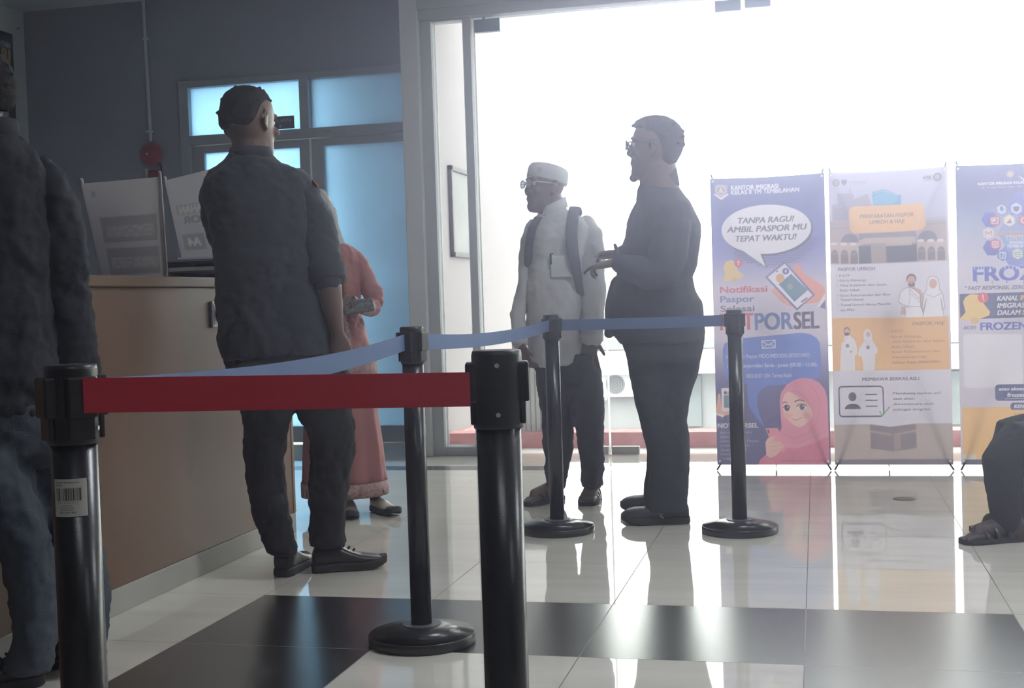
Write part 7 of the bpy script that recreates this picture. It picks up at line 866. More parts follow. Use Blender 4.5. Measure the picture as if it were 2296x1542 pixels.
def head(bm, c, R, s=1.0, chin=0.0):
    """skull, jaw, nose, lips, brow, cheeks and ears as overlapping lofts; face looks along -y of R"""
    c = Vector(c); W = lambda p: tuple(c+R @ (Vector(p)*s))
    secs = []
    for z, yf, yb, hw in HEAD:
        n = 28; ring = []
        for i in range(n):
            t = 2*math.pi*i/n; cy = (yf+yb)/2; ry = (yb-yf)/2; x = hw*math.copysign(abs(math.cos(t))**.87, math.cos(t)); y = cy+ry*math.copysign(abs(math.sin(t))**.95, math.sin(t)); ring.append(W((x, y, z)))
        secs.append(ring)
    loft(bm, secs)
    def tb(rows): tube(bm, [tuple(W(r[:3]))+(r[3]*s, r[3]*s) for r in rows], n=12)
    def el(p, r): ell(bm, W(p), tuple(q*s for q in r), R, 14, 10)
    tb([(0, -.080, .040, .009), (0, -.090, .016, .0095), (0, -.099, -.008, .0115), (0, -.103, -.020, .0125)]); el((0, -.078, -.048), (.030, .017, .026)); el((-.012, -.097, -.024), (.009, .012, .008)); el((.012, -.097, -.024), (.009, .012, .008))
    el((0, -.090, -.056), (.024, .008, .0055)); el((0, -.088, -.066), (.021, .008, .006)); el((0, -.080, -.092), (.026, .014, .020))
    for q in (-1, 1):
        el((q*.030, -.081, .040), (.026, .012, .009)); el((q*.043, -.070, -.020), (.024, .018, .020))
        el((q*.0745, .010, -.002), (.007, .014, .026)); el((q*.078, .006, -.026), (.007, .008, .011)); tb([(q*.076, -.004, .018, .004), (q*.084, .006, .033, .0048), (q*.090, .022, .030, .005), (q*.092, .029, .012, .005), (q*.088, .024, -.010, .0045), (q*.081, .012, -.026, .004)])
def eyes(parent, c, R, s=1.0):
    c = Vector(c)
    for q in (-1, 1):
        b = new(); ell(b, (0, 0, 0), (.0115*s,)*3, None, 16, 10); o = obj('eye', b, M_eye, parent, True); o.location = c+R @ (Vector((q*.031, -.0765, .018))*s)
        b = new(); p = R @ Vector((0, -.0085*s, 0)); ell(b, tuple(p), (.0055*s, .004*s, .0055*s), R, 12, 8); obj('iris', b, M_iris, o, True)
        b = new(); tube(b, [tuple(c+R @ (Vector((q*(.016+.011*i), -.0915+.004*abs(i-1)+.006*(i == 2), .040+.003*(i == 1)))*s))+(.0032*s, .0032*s) for i in range(3)], n=8); obj('eyebrow', b, M_hair, parent, True)
HAIRS = {
 'fade': [(-.028, .050, .096, .056), (-.012, .030, .1025, .072), (.012, .012, .105, .0775), (.035, -.012, .106, .0795), (.058, -.055, .1075, .080), (.078, -.080, .104, .077), (.098, -.084, .092, .069), (.115, -.066, .070, .054), (.126, -.036, .042, .034), (.130, -.01, .02, .014)],
 'crop': [(-.055, .045, .080, .050), (-.045, .030, .088, .066), (-.015, .022, .101, .0755), (.02, .012, .107, .079), (.05, -.030, .109, .0805), (.072, -.070, .106, .079), (.094, -.084, .094, .071), (.112, -.066, .072, .056), (.124, -.036, .042, .036), (.128, -.01, .02, .014)],
 'full': [(-.070, .045, .078, .046), (-.055, .030, .092, .066), (-.02, .018, .112, .077), (.015, .006, .124, .081), (.045, -.020, .124, .083), (.07, -.060, .118, .083), (.094, -.088, .106, .078), (.114, -.078, .084, .066), (.130, -.046, .054, .046), (.136, -.012, .022, .018)]}
def hair(parent, c, R, kind, s=1.0, seed=1, tufts=70, burns=True, m=None):
    c = Vector(c); W = lambda p: tuple(c+R @ (Vector(p)*s)); b = new(); secs = []
    for z, yf, yb, hw in HAIRS[kind]: secs.append([W((hw*math.cos(2*math.pi*i/28), (yf+yb)/2+(yb-yf)/2*math.sin(2*math.pi*i/28), z)) for i in range(28)])
    loft(b, secs); rnd = random.Random(seed)
    for i in range(tufts if kind != 'crop' else tufts//2):
        z, yf, yb, hw = HAIRS[kind][rnd.randrange(3, len(HAIRS[kind])-2)]; t = rnd.uniform(0, 2*math.pi); p = Vector((hw*.97*math.cos(t), (yf+yb)/2+(yb-yf)/2*.97*math.sin(t), z)); d = Vector((p.x, p.y*.8, .03+rnd.uniform(-.03, .06))).normalized()
        q = p+d*rnd.uniform(.001, .004)+Vector((rnd.uniform(-.008, .008), rnd.uniform(-.008, .008), 0)); tube(b, [W(p)+(.008*s, .008*s), W(q)+(.006*s, .006*s)], n=6)
    for q in ((-1, 1) if burns else ()): ell(b, W((q*.0725, -.006, .014)), (.005*s, .010*s, .026*s), R, 10, 8)
    o = obj('hair', b, m or M_hair, parent); fuse(o, .0045, 2, [(.012, .004)]); return o
def hand(bm, wrist, d, nrm, L=.185, curl=(25, 28, 30, 34), spread=6, side=1, thumb=40, tcurl=20, scale=1.0):
    """palm, four unequal bent fingers and a thumb leaving the side of the palm; d wrist->knuckles, nrm palm normal"""
    w = Vector(wrist); d = Vector(d).normalized(); n_ = Vector(nrm); n_ = (n_-d*n_.dot(d)).normalized(); x = d.cross(n_).normalized()*side; L = L*scale; k = L/.185
    def rg(p, hw, ht, t): u = x; return [tuple(p+u*(hw*math.cos(2*math.pi*i/18))+n_*(ht*math.sin(2*math.pi*i/18))) for i in range(18)]
    loft(bm, [rg(w-d*.03*k, .024*k, .019*k, 0), rg(w, .026*k, .018*k, 0), rg(w+d*.025*k, .034*k, .017*k, 0), rg(w+d*.06*k, .040*k, .0155*k, 0), rg(w+d*.088*k, .040*k, .013*k, 0), rg(w+d*.098*k, .034*k, .009*k, 0)])
    for j, (off, ln, rr) in enumerate(((.030, .068, .0088), (.0105, .077, .0092), (-.0095, .072, .0088), (-.0285, .056, .0078))):
        a = math.radians((1.5-j)*spread); f = (d*math.cos(a)+x*math.sin(a)).normalized(); p = w+d*.088*k+x*off*k; pts = [(p-f*.012*k, rr), (p, rr)]; cu = math.radians(curl[j]); ang = cu*.55; ax = f.cross(n_)
        for q, fr in enumerate((.46, .30, .24)):
            dd = f*math.cos(ang)+n_*math.sin(ang); p = p+dd*ln*fr*k; pts.append((p, rr*(.93-.1*q))); ang += cu*(1.0 if q == 0 else .8)
        tube(bm, [tuple(p_)+(r_*k, r_*k) for p_, r_ in pts], n=10)
    a = math.radians(thumb); f = (d*math.cos(a)+x*math.sin(a)).normalized(); p = w+d*.022*k+x*.022*k; pts = [(p, .0125), (p+f*.038*k, .0108)]; f2 = (f*math.cos(math.radians(tcurl))+(d*.6+n_*.7).normalized()*math.sin(math.radians(tcurl))).normalized(); p2 = p+f*.038*k+f2*.028*k; pts += [(p2, .0095), (p2+f2*.022*k, .008)]
    tube(bm, [tuple(p_)+(r_*k, r_*k) for p_, r_ in pts], n=10)
def shoe(parent, heel, toe, w=.098, h=.095, laces=True, m=None, name='shoe', tb=1.0):
    """low shoe from heel to toe point on the floor: upper, sole and laces"""
    heel = Vector(heel); toe = Vector(toe); heel.z = toe.z = 0; d = toe-heel; Ln = max(d.length, .24); d.normalize(); x = Vector((d.y, -d.x, 0)); m = m or M_shoe
    def sec(t, hw, top, bot=.022): 
        c = heel+d*(t*Ln); out = []
        for i in range(20):
            a = 2*math.pi*i/20; cx, sz = math.cos(a), math.sin(a); z = bot+(top-bot)*(.5+.5*math.copysign(abs(sz)**.8, sz)); out.append(tuple(c+x*(hw*math.copysign(abs(cx)**.75, cx))+Vector((0, 0, z))))
        return out
    hw = w/2; b = new(); loft(b, [sec(.015, hw*.45, h*.72), sec(.05, hw*.66, h*.95), sec(.15, hw*.76, h), sec(.28, hw*.80, h*1.02), sec(.40, hw*.84, h*.92), sec(.52, hw*.92, h*.74*tb**.4), sec(.66, hw*1.0, h*.60*tb**.7), sec(.80, hw*.98, h*.53*tb), sec(.90, hw*.84, h*.48*tb), sec(.965, hw*.58, h*.40*tb, .026), sec(.995, hw*.25, h*.33*tb, .03)])
    u = obj(name, b, m, parent); fuse(u, .005, 3)
    so_ = new(); P = [(0, .42), (.03, .66), (.12, .80), (.3, .80), (.45, .84), (.65, 1.04), (.8, 1.03), (.92, .84), (.98, .52), (1.0, .2)]
    lo = [tuple(heel+d*(t*Ln)+x*(hw*k)+Vector((0, 0, .0015+.020*max(0, (t-.72)/.28)**2))) for t, k in P]+[tuple(heel+d*(t*Ln)-x*(hw*k)+Vector((0, 0, .0015+.020*max(0, (t-.72)/.28)**2))) for t, k in P[::-1]]
    hi = [(p[0], p[1], p[2]+.030) for p in lo]; loft(so_, [lo, [(p[0], p[1], p[2]+.015) for p in lo], hi]); fuse(obj('sole', so_, M_sole, u), .005, 5)
    if laces:
        for i in range(4):
            t = .34+i*.065; z = h*(.98-.10*i)+.004; b = new(); c = heel+d*(t*Ln); tube(b, [tuple(c+x*(hw*.5)+Vector((0, 0, z-.016)))+(.0034,), tuple(c+d*.010+Vector((0, 0, z+.003)))+(.0042,), tuple(c-x*(hw*.5)+Vector((0, 0, z-.016)))+(.0034,)], n=8); obj('lace', b, M_lace, u, True)
    return u
def foot(bm, heel, toe, s=1.0):
    """bare foot with five toes"""
    heel = Vector(heel); toe = Vector(toe); heel.z = toe.z = .022; d = toe-heel; Ln = max(d.length, .235); d.normalize(); x = Vector((d.y, -d.x, 0))
    tube(bm, [tuple(heel+d*.02+Vector((0, 0, .02)))+(.030, .030), tuple(heel+d*.06+Vector((0, 0, .04)))+(.036, .042), tuple(heel+d*.12+Vector((0, 0, .026)))+(.038, .034), tuple(heel+d*(Ln*.72)+Vector((0, 0, .010)))+(.044, .022)], n=16)
    for i, (o_, l, r) in enumerate(((-.030, .062, .0125), (-.011, .058, .0095), (.006, .05, .009), (.021, .042, .0085), (.034, .034, .008))):
        p = heel+d*(Ln*.74)+x*o_; tube(bm, [tuple(p+Vector((0, 0, .006)))+(r*1.15,), tuple(p+d*l*.6+Vector((0, 0, .006)))+(r,), tuple(p+d*l+Vector((0, 0, -.003)))+(r*.85,)], n=10)
def sandal(parent, heel, toe):
    heel = Vector(heel); toe = Vector(toe); heel.z = toe.z = 0; d = toe-heel; Ln = max(d.length, .235); d.normalize(); x = Vector((d.y, -d.x, 0)); b = new()
    P = [(-.04, .5), (0, .78), (.12, .9), (.35, .82), (.6, .98), (.82, 1.05), (.97, .86), (1.05, .45)]
    lo = [tuple(heel+d*(t*Ln)+x*(.047*k)+Vector((0, 0, .001))) for t, k in P]+[tuple(heel+d*(t*Ln)-x*(.047*k)+Vector((0, 0, .001))) for t, k in P[::-1]]; loft(b, [lo, [(p[0], p[1], p[2]+.02) for p in lo]]); s = obj('sandal', b, M_sole, parent)
    for t, hw, z in ((.66, .050, .046), (.50, .048, .064), (.26, .042, .085)):
        b = new(); c = heel+d*(t*Ln); pts = [tuple(c+x*(hw*math.cos(a))+Vector((0, 0, .018+(z-.012)*math.sin(a)))) for a in [math.pi*i/12 for i in range(13)]]; strip(b, pts, d*.012, .004); obj('strap', b, M_shoe, s, True)
    return s
def glasses(parent, c, R, m, s=1.0):
    c = Vector(c); W = lambda p: tuple(c+R @ (Vector(p)*s)); b = new()
    for q in (-1, 1):
        tube(b, [W((q*.032+.024*math.cos(2*math.pi*i/20), -.112+.004*abs(math.cos(2*math.pi*i/20)), .014+.018*math.sin(2*math.pi*i/20)))+(.0011, .0011) for i in range(21)], n=6, dom=False)
        tube(b, [W((q*.056, -.108, .020))+(.0012, .0012), W((q*.075, -.09, .022))+(.0013, .0013), W((q*.082, .0, .018))+(.0013, .0013), W((q*.082, .022, .004))+(.0013, .0013)], n=6)
    tube(b, [W((-.009, -.112, .018))+(.0016, .0016), W((0, -.115, .021))+(.0016, .0016), W((.009, -.112, .018))+(.0016, .0016)], n=6)
    g = obj('glasses', b, m, parent, True); b = new()
    for q in (-1, 1): t = bmesh.new(); bmesh.ops.create_circle(t, cap_ends=True, segments=24, radius=1); add(b, t, Matrix.Translation(W((q*.032, -.110, .014))) @ R.to_4x4() @ Matrix.Rotation(math.pi/2, 4, 'X') @ Matrix.Diagonal((.0225*s, .0165*s, 1, 1)))
    obj('lens', b, glass_mat('lens_glass', (.93, .95, .96), .6), g); return g
def person(key, label):
    p = PPL[key]; return thing('person', label, 'person', (p['org'][0], p['org'][1], 0), p['rot']), p
def cloth(name, bm, m, parent, vox=.008, smooth=9, folds=((.10, .014), (.035, .006))): return fuse(obj(name, bm, m, parent), vox, smooth, folds)
def ring_band(name, row, m, parent, dz0, dz1, grow=.006, e=2.3, k=(1, 1), tilt=(0, 0)):
    b = new(); x, y, z, a, bb = row[:5]
    o1 = ringT(x, y, z+dz0, a*k[0]+grow, bb*k[0]+grow, e); o2 = ringT(x, y, z+dz1, a*k[1]+grow, bb*k[1]+grow, e); i1 = ringT(x, y, z+dz0, a*k[0]+grow-.004, bb*k[0]+grow-.004, e); i2 = ringT(x, y, z+dz1, a*k[1]+grow-.004, bb*k[1]+grow-.004, e)
    R_ = [[b.verts.new((q[0], q[1], q[2]+tilt[0]*(q[0]-x)+tilt[1]*(q[1]-y))) for q in s] for s in (o1, o2, i2, i1)]; n = len(o1)
    for A_, B_ in zip(R_, R_[1:]+R_[:1]):
        for i in range(n): b.faces.new((A_[i], A_[(i+1) % n], B_[(i+1) % n], B_[i]))
    return obj(name, b, m, parent, True)
def legs_body(b, p, a, c_):
    for k in (a, c_): loftT(b, p[k], .82)
M_navy = mat('charcoal_shirt_cloth', (.021, .027, .039), .85, bump=(420, .2), sheen=.1); M_trous = mat('black_trouser_cloth', (.0065, .0065, .0095), .9, bump=(420, .2)); M_jack = mat('dark_jacket_cloth', (.045, .052, .072), .85, bump=(380, .2)); M_jtr = mat('dark_slate_trousers', (.038, .043, .058), .9, bump=(380, .2))
# --- officer at the counter, seen from behind
R_, p = person('officer', 'person in charcoal shirt and black trousers seen from behind at the counter')
hc = Vector(p['head'])+Vector((0, .01, -.004)); HR = Rhead(141, 6, 6); hs = 1.09
b = new(); head(b, hc, HR, hs); tube(b, p['neck'], .92); loftT(b, p['shirt'], .88); loftT(b, p['hips'], .86); legs_body(b, p, 'legL', 'legR'); tube(b, p['armR'], .8); tube(b, p['foreR']); tube(b, p['armL'], .8)
hand(b, p['handR'][0], (.10, .25, -1), (-.15, 1, .1), side=1, curl=(62, 66, 68, 70), spread=1, thumb=18, scale=.92); hand(b, p['handL'][0], (1, .25, -.1), (0, .3, -1), side=1, curl=(20, 24, 26, 30))
fuse(obj('body', b, M_skin, R_), .006, 3); eyes(R_, hc, HR, hs); hair(R_, hc+Vector((0, 0, .006)), HR, 'fade', hs*.955, 2, 26)
b = new(); loftT(b, p['shirt']); tube(b, p['armL'][:5]); sh = cloth('shirt', b, M_navy, R_, folds=((.16, .034), (.05, .016)))
b = new(); tube(b, p['armR']); cloth('sleeve', b, M_navy, sh, folds=((.11, .030), (.04, .016)))
c0 = p['shirt'][0]; ring_band('collar', (c0[0], c0[1], c0[2], c0[3], c0[4]), M_navy, sh, -.020, .022, .008, 2.0, (1.1, .96))
b = new(); tube(b, [(r[0], r[1], r[2], r[3]+.011, r[4]+.011) for r in p['armR'][-2:]], n=24, dom=False); cf = obj('rolled_cuff', b, M_navy, sh); fuse(cf, .006, 2)
q = p['patch']; b = new(); ell(b, (q[0]+.006, q[1]-.022, q[2]-.016), (.006, .020, .017), Matrix.Rotation(math.radians(-38), 3, 'Y')); obj('shoulder_patch', b, mat('red_patch', (.32, .05, .05), .7), sh, True)
b = new(); loftT(b, p['hips']); loftT(b, p['legL']); loftT(b, p['legR']); cloth('trousers', b, M_trous, R_, folds=((.12, .030), (.04, .018)))
b = new(); box(b, (-.20, -.157, .86), (-.19, -.15, .87)); b.free()
shoe(R_, p['shoeR'][0], p['shoeR'][1], .10, .10); shoe(R_, p['shoeL'][0], p['shoeL'][1], .10, .098)
# --- white cap, white shirt, backpack
R_, p = person('capman', 'person in white cap and long white shirt wearing a backpack, facing left')
M_wshirt = mat('white_shirt_cloth', (.86, .87, .90), .85, trans=.38, bump=(420, .15)); M_wcap = mat('white_cap_cloth', (.86, .87, .90), .85, trans=.3, bump=(300, .3)); M_strap = mat('grey_strap', (.075, .08, .105), .8, bump=(350, .3))
hc = Vector(p['head'])+Vector((0, 0, .004)); HR = Rhead(-62, -4, 0); hs = .97
b = new(); head(b, hc, HR, hs); tube(b, p['neck']); loftT(b, p['shirt'], .86); loftT(b, p['hips'], .86); legs_body(b, p, 'legL', 'legR'); tube(b, p['armR'], .78); tube(b, p['armL'], .78)
hand(b, p['handR'][0], (.32, -.35, -1), (1, .5, .2), side=1, curl=(28, 32, 36, 40), spread=3, thumb=32); hand(b, p['handL'][0], (-.06, -.14, -1), (-.2, .9, 0), side=1, curl=(6, 10, 26, 18), spread=13, thumb=44)
foot(b, p['footL'][0], p['footL'][1]); foot(b, p['footR'][0], p['footR'][1]); fuse(obj('body', b, M_skin2, R_), .0055, 3); eyes(R_, hc, HR, hs)
glasses(R_, hc, HR, M_steel, hs)
b = new(); cc = hc+HR @ Vector((0, .012, .062)); CR = HR @ Matrix.Rotation(math.radians(-9), 3, 'X')
loft(b, [[tuple(cc+CR @ Vector((rx_*hs*math.cos(2*math.pi*i/36), ry_*hs*math.sin(2*math.pi*i/36), z_))) for i in range(36)] for z_, rx_, ry_ in ((-.030, .080, .103), (-.024, .084, .107), (.014, .0845, .107), (.030, .083, .104), (.044, .074, .093), (.052, .05, .064), (.056, .02, .03))]); cp_ = obj('cap', b, M_wcap, R_, True)
b = new()
for dx_ in (-1, 1): cyl(b, tuple(cc+CR @ Vector((.060+dx_*.006, -.076+dx_*.004, -.004))), tuple(cc+CR @ Vector((.060+dx_*.006, -.078+dx_*.004, .016))), .0022, n=6)
obj('cap_emblem', b, mat('grey_thread', (.28, .28, .3), .8), cp_)
b = new(); loftT(b, p['shirt']); sh = cloth('shirt', b, M_wshirt, R_, folds=((.14, .032), (.05, .016)))
for k in ('armR', 'armL'): b = new(); tube(b, p[k]); cloth('sleeve', b, M_wshirt, sh, .007, 6, ((.12, .022), (.045, .010)))
c0 = p['shirt'][0]; ring_band('collar', (c0[0], c0[1], c0[2], c0[3], c0[4]), M_wshirt, sh, -.035, .018, .006, 2.0, (1.16, .99), (.40, .12))
M_seam = mat('shirt_seam', (.40, .41, .43), .85)
x_, y_, z_ = p['pocket']; b = new(); box(b, (x_-.055, y_-.008, z_-.07), (x_+.055, y_+.004, z_+.03), .005); obj('chest_pocket', b, M_wshirt, sh)
(px_, py_, pz_), (qx_, qy_, qz_) = p['pen']; b = new(); cyl(b, (px_, py_-.002, pz_), (qx_+.002, qy_-.002, qz_), .0042, n=8); tube(b, [(px_, py_-.004, pz_, .003), (px_+.012, py_-.005, pz_+.003, .003)], n=6); obj('pen', b, mat('dark_pen', (.03, .03, .04), .4), sh)
w_ = p['armL'][-1]; ring_band('cuff', (w_[0], w_[1], w_[2], w_[3], w_[4]), M_wshirt, sh, -.008, .03, .004, 2.0, (.96, 1.02)); w_ = p['armR'][-1]; ring_band('cuff', (w_[0], w_[1], w_[2], w_[3], w_[4]), M_wshirt, sh, -.008, .03, .004, 2.0, (.96, 1.02))
b = new(); w_ = Vector(p['handL'][0])+Vector((0, 0, -.005)); strip(b, [tuple(w_+Vector((.034*math.cos(a), .027*math.sin(a), 0))) for a in [2*math.pi*i/24 for i in range(25)]], (0, 0, .010), .004); wt = obj('wristwatch', b, M_shoe, R_, True)
b = new(); cyl(b, tuple(w_+Vector((.012, -.026, 0))), tuple(w_+Vector((.014, -.036, 0))), .019, n=24); obj('watch_case', b, M_steel, wt)
b = new(); loftT(b, p['hips']); loftT(b, p['legL']); loftT(b, p['legR']); cloth('trousers', b, mat('dark_cap_trousers', (.030, .033, .043), .9, bump=(380, .2)), R_, folds=((.12, .026), (.04, .016)))
sandal(R_, p['footL'][0], p['footL'][1]); sandal(R_, p['footR'][0], p['footR'][1])
bp_ = thing('backpack', 'dark grey backpack worn over the white shirt, straps at both shoulders', 'backpack', (p['org'][0], p['org'][1], 0), p['rot'])
b = new(); loftT(b, [(-.02, .205, .90, .13, .06), (-.02, .225, .93, .155, .085), (-.02, .235, 1.10, .16, .095), (-.02, .225, 1.26, .15, .085), (-.02, .205, 1.34, .11, .055), (-.02, .195, 1.36, .06, .03)], e=3.2); obj('bag', b, M_strap, bp_, True)
def strap(pts, w0):
    V = [Vector(q) for q in pts]; b = new(); strip(b, V, w0, .010); o = obj('shoulder_strap', b, M_strap, bp_, True); s = o.modifiers.new('soft', 'SUBSURF'); s.levels = s.render_levels = 2; return o
SL = p['strapL']; strap([(SL[0][0]+.02, .12, SL[0][2]-.03), (SL[0][0]+.014, .045, SL[0][2]+.020)]+[(q[0], q[1]-.034, q[2]+(.012 if i == 0 else 0)) for i, q in enumerate(SL)]+[(SL[-1][0]+.02, .04, SL[-1][2]-.03)], [Vector((.028, .004, -.006))]*2+[Vector((.030, .003, 0))]*4+[Vector((.02, .004, 0))]*2+[Vector((.014, .01, 0))])
SR = p['strapR']; strap([(SR[0][0]+.03, .10, SR[0][2]-.02), (SR[0][0]+.015, .03, SR[0][2]+.008)]+[(q[0]+.012, q[1]-.030, q[2]) for q in SR]+[(SR[-1][0]-.005, .06, SR[-1][2]-.12)], [Vector((.026, -.008, 0))]*2+[Vector((.022, -.012, 0))]*5+[Vector((.012, -.012, 0))])
# --- dark jacket in profile
R_, p = person('darkman', 'person in dark jacket and trousers with glasses, profile facing left, hands raised')
hc = Vector(p['head'])+Vector((-.004, 0, .002)); HR = Rhead(-96, -2, 0); hs = 1.06
b = new(); head(b, hc, HR, hs); ell(b, tuple(hc+HR @ (Vector((0, -.083, -.118))*hs)), (.024, .020, .018), HR, 14, 10); tube(b, p['neck'], 1.0); loftT(b, p['shirt'], .88); loftT(b, p['hips'], .86); legs_body(b, p, 'legN', 'legF'); tube(b, p['armN'], .8); tube(b, p['armF'], .8)
hand(b, p['handN'][0], (-1, .30, -.14), (.1, .25, -1), side=-1, curl=(52, 16, 58, 62), spread=4, thumb=38, tcurl=20, scale=1.0); hand(b, p['handF'][0], (-1, -.55, -.02), (0, -.4, -.9), side=1, curl=(18, 56, 60, 62), spread=4, thumb=52, tcurl=-10, scale=1.0)
fuse(obj('body', b, M_skin2, R_), .0055, 3); eyes(R_, hc, HR, hs); hair(R_, hc, HR, 'full', hs, 9, 60); glasses(R_, hc, HR, mat('dark_frame', (.03, .03, .035), .35), hs)
b = new(); loftT(b, p['shirt'], e=2.1); tube(b, p['armF']); tube(b, p['flap']); tube(b, p['lapel']); sh = cloth('jacket', b, M_jack, R_, folds=((.18, .022), (.06, .006)))
b = new(); tube(b, p['armN']); cloth('sleeve', b, M_jack, sh, folds=((.14, .018), (.05, .007)))
c0 = p['shirt'][0]; ring_band('collar', (c0[0], c0[1], c0[2], c0[3], c0[4]), M_jack, sh, -.045, .034, .004, 2.0, (1.14, .97), (.22, 0))
b = new(); loftT(b, p['hips']); loftT(b, p['legN']); loftT(b, p['legF']); cloth('trousers', b, M_jtr, R_, folds=((.16, .016), (.06, .007)))
M_sh2 = mat('dark_grey_sneaker', (.035, .037, .045), .6)
for k in ('shoeN', 'shoeF'):
    u = shoe(R_, p[k][0], p[k][1], .104, .100, m=M_sh2, tb=1.38); h_, t_ = Vector(p[k][0]), Vector(p[k][1]); d_ = (t_-h_); d_.z = 0; d_.normalize(); c_ = h_+d_*.125; y0 = -.047+c_.y; b = new()
    tube(b, [(c_.x-.004+.011*math.cos(a), y0, .062+.009*math.sin(a), .0022) for a in [math.radians(60+i*24) for i in range(13)]], n=6); tube(b, [(c_.x+.010+.010*math.cos(a), y0, .043+.009*math.sin(a), .0022) for a in [math.radians(70+i*24) for i in range(10)]], n=6); obj('side_logo', b, mat('pale_logo', (.5, .5, .54), .5), u)
# --- person in denim at the left edge
R_, p = person('leftman', 'person in dark denim jacket and blue jeans cut by the left edge')
M_den = mat('dark_denim', (.006, .008, .015), .85, bump=(300, .35), var=(9, .5, (.013, .017, .026))); M_jean = mat('blue_jeans', (.034, .047, .070), .85, bump=(300, .35), var=(3.2, .9, (.060, .070, .088)))
hc = Vector(p['head'])+Vector((0, 0, -.006)); HR = Rhead(-150, 0, 0); hs = .88
b = new(); head(b, hc, HR, hs); tube(b, p['neck'], 1.05); loftT(b, p['shirt'], .88); loftT(b, p['hips'], .86); legs_body(b, p, 'legL', 'legR'); tube(b, p['armR'], .8); tube(b, p['armL'], .8)
hand(b, p['handR'][0], (.05, .1, -1), (-1, .2, 0), side=1, curl=(35, 40, 42, 46), scale=.95); hand(b, p['handL'][0], (.05, -.1, -1), (1, .2, 0), side=-1, curl=(35, 40, 42, 46), scale=.95); fuse(obj('body', b, M_skin, R_), .0065, 3); eyes(R_, hc, HR, hs); hair(R_, hc, HR, 'crop', hs, 4, 40)
b = new(); loftT(b, p['shirt']); tube(b, p['armL']); sh = cloth('denim_jacket', b, M_den, R_, folds=((.09, .034), (.03, .018)))
b = new(); tube(b, p['armR']); cloth('sleeve', b, M_den, sh, folds=((.09, .034), (.03, .018)))
c0 = p['shirt'][0]; ring_band('collar', (c0[0], c0[1], c0[2], c0[3], c0[4]), M_den, sh, -.025, .025, .010, 2.0, (1.15, 1.0))
b = new(); w_ = p['armR'][-1]; tube(b, [(p['armR'][-2][0], p['armR'][-2][1], p['armR'][-1][2]+.03, w_[3]+.006, w_[4]+.006), (w_[0], w_[1], w_[2], w_[3]+.005, w_[4]+.005)], n=20); obj('cuff', b, mat('pale_denim', (.11, .13, .16), .85, bump=(300, .3)), sh, True)
b = new(); loftT(b, p['hips']); loftT(b, p['legL']); loftT(b, p['legR']); cloth('jeans', b, M_jean, R_, folds=((.10, .030), (.035, .018)))
shoe(R_, p['shoeL'][0], p['shoeL'][1], .10, .09); shoe(R_, p['shoeR'][0], p['shoeR'][1], .10, .09)
# --- person in pink kebaya and grey hijab
R_, p = person('lady', 'person in pink embroidered dress and grey headscarf behind the officer, looking down at a phone')
M_pinkd = mat('pink_dress_cloth', (.42, .17, .165), .75, trans=.15, var=(5, .5, (.36, .13, .13)), bump=(250, .15)); M_hij = mat('grey_headscarf', (.30, .32, .34), .8, trans=.2, bump=(300, .1)); M_lace2 = mat('embroidered_lace', (.30, .16, .15), .8, var=(60, 1.0, (.52, .36, .34)), bump=(140, .8))
hc = Vector(p['head']); HR = Rhead(-20, 14, 0); hs = .93
b = new(); head(b, hc, HR, hs); tube(b, [(hc.x+.02, .02, 1.22, .05), (hc.x, .01, 1.34, .05)]); loftT(b, p['shirt'], .86); loftT(b, p['skirt'], .7); tube(b, p['armL'], .68); tube(b, p['armR'], .68)
hand(b, p['handL'][0], (-1, -.25, .25), (-.2, -1, .3), side=-1, curl=(40, 44, 46, 48), scale=.88, thumb=30); hand(b, p['handR'][0], (1, -.3, .15), (.1, -.4, 1), side=-1, curl=(40, 44, 46, 48), scale=.88)
tube(b, [(.150, -.02, .035, .024), (.140, .0, .09, .030), (.08, .02, .3, .05)]); tube(b, [(.018, -.03, .035, .024), (.016, -.01, .09, .030), (-.03, .02, .3, .05)])
fuse(obj('body', b, M_skin2, R_), .006, 3); eyes(R_, hc, HR, hs)
b = new(); rows = [list(r) for r in p['hijab']]
loftT(b, rows, e=2.0); hj = obj('headscarf', b, M_hij, R_); fuse(hj, .007, 4, ((.09, .016), (.03, .008)))
b = new(); loftT(b, p['shirt']); tube(b, p['armL']); tube(b, p['armR']); sh = cloth('blouse', b, M_pinkd, R_, folds=((.10, .026), (.035, .014)))
b = new()
for z0, th in ((1.0, .0), (.93, .0)): pass
for r0, r1 in zip(p['shirt'][5:-1], p['shirt'][6:]): pass
rows = [(r[0]-.01, r[1]-r[4]*.55, r[2], r[3]*.62, r[4]*.58) for r in p['shirt'][4:]]; loftT(b, rows); o = obj('embroidery', b, M_lace2, sh); fuse(o, .007, 2, ((.02, .008),))
ring_band('lace_hem', p['shirt'][-1], M_lace2, sh, -.012, .05, .006)
w_ = p['armL'][-1]; b = new(); tube(b, [(q[0], q[1], q[2], q[3]+.004, q[4]+.004) for q in p['armL'][-2:]], n=16); obj('lace_cuff', b, M_lace2, sh, True)
b = new(); tube(b, [(.03, -.104, 1.20, .016, .006), (.045, -.118, 1.1, .014, .006), (.04, -.122, 1.0, .012, .005)]); obj('scarf_tail', b, mat('copper_trim', (.34, .14, .09), .6), sh, True)
b = new(); rows = []
for r in p['skirt']: rows.append(r)
n = 56; secs = []
for i, r in enumerate(rows):
    amp = .004+.010*i/len(rows); secs.append([(r[0]+(r[3]+amp*math.sin(9*t))*math.cos(t), r[1]+(r[4]+amp*math.sin(9*t))*math.sin(t), r[2]) for t in [2*math.pi*k/n for k in range(n)]])
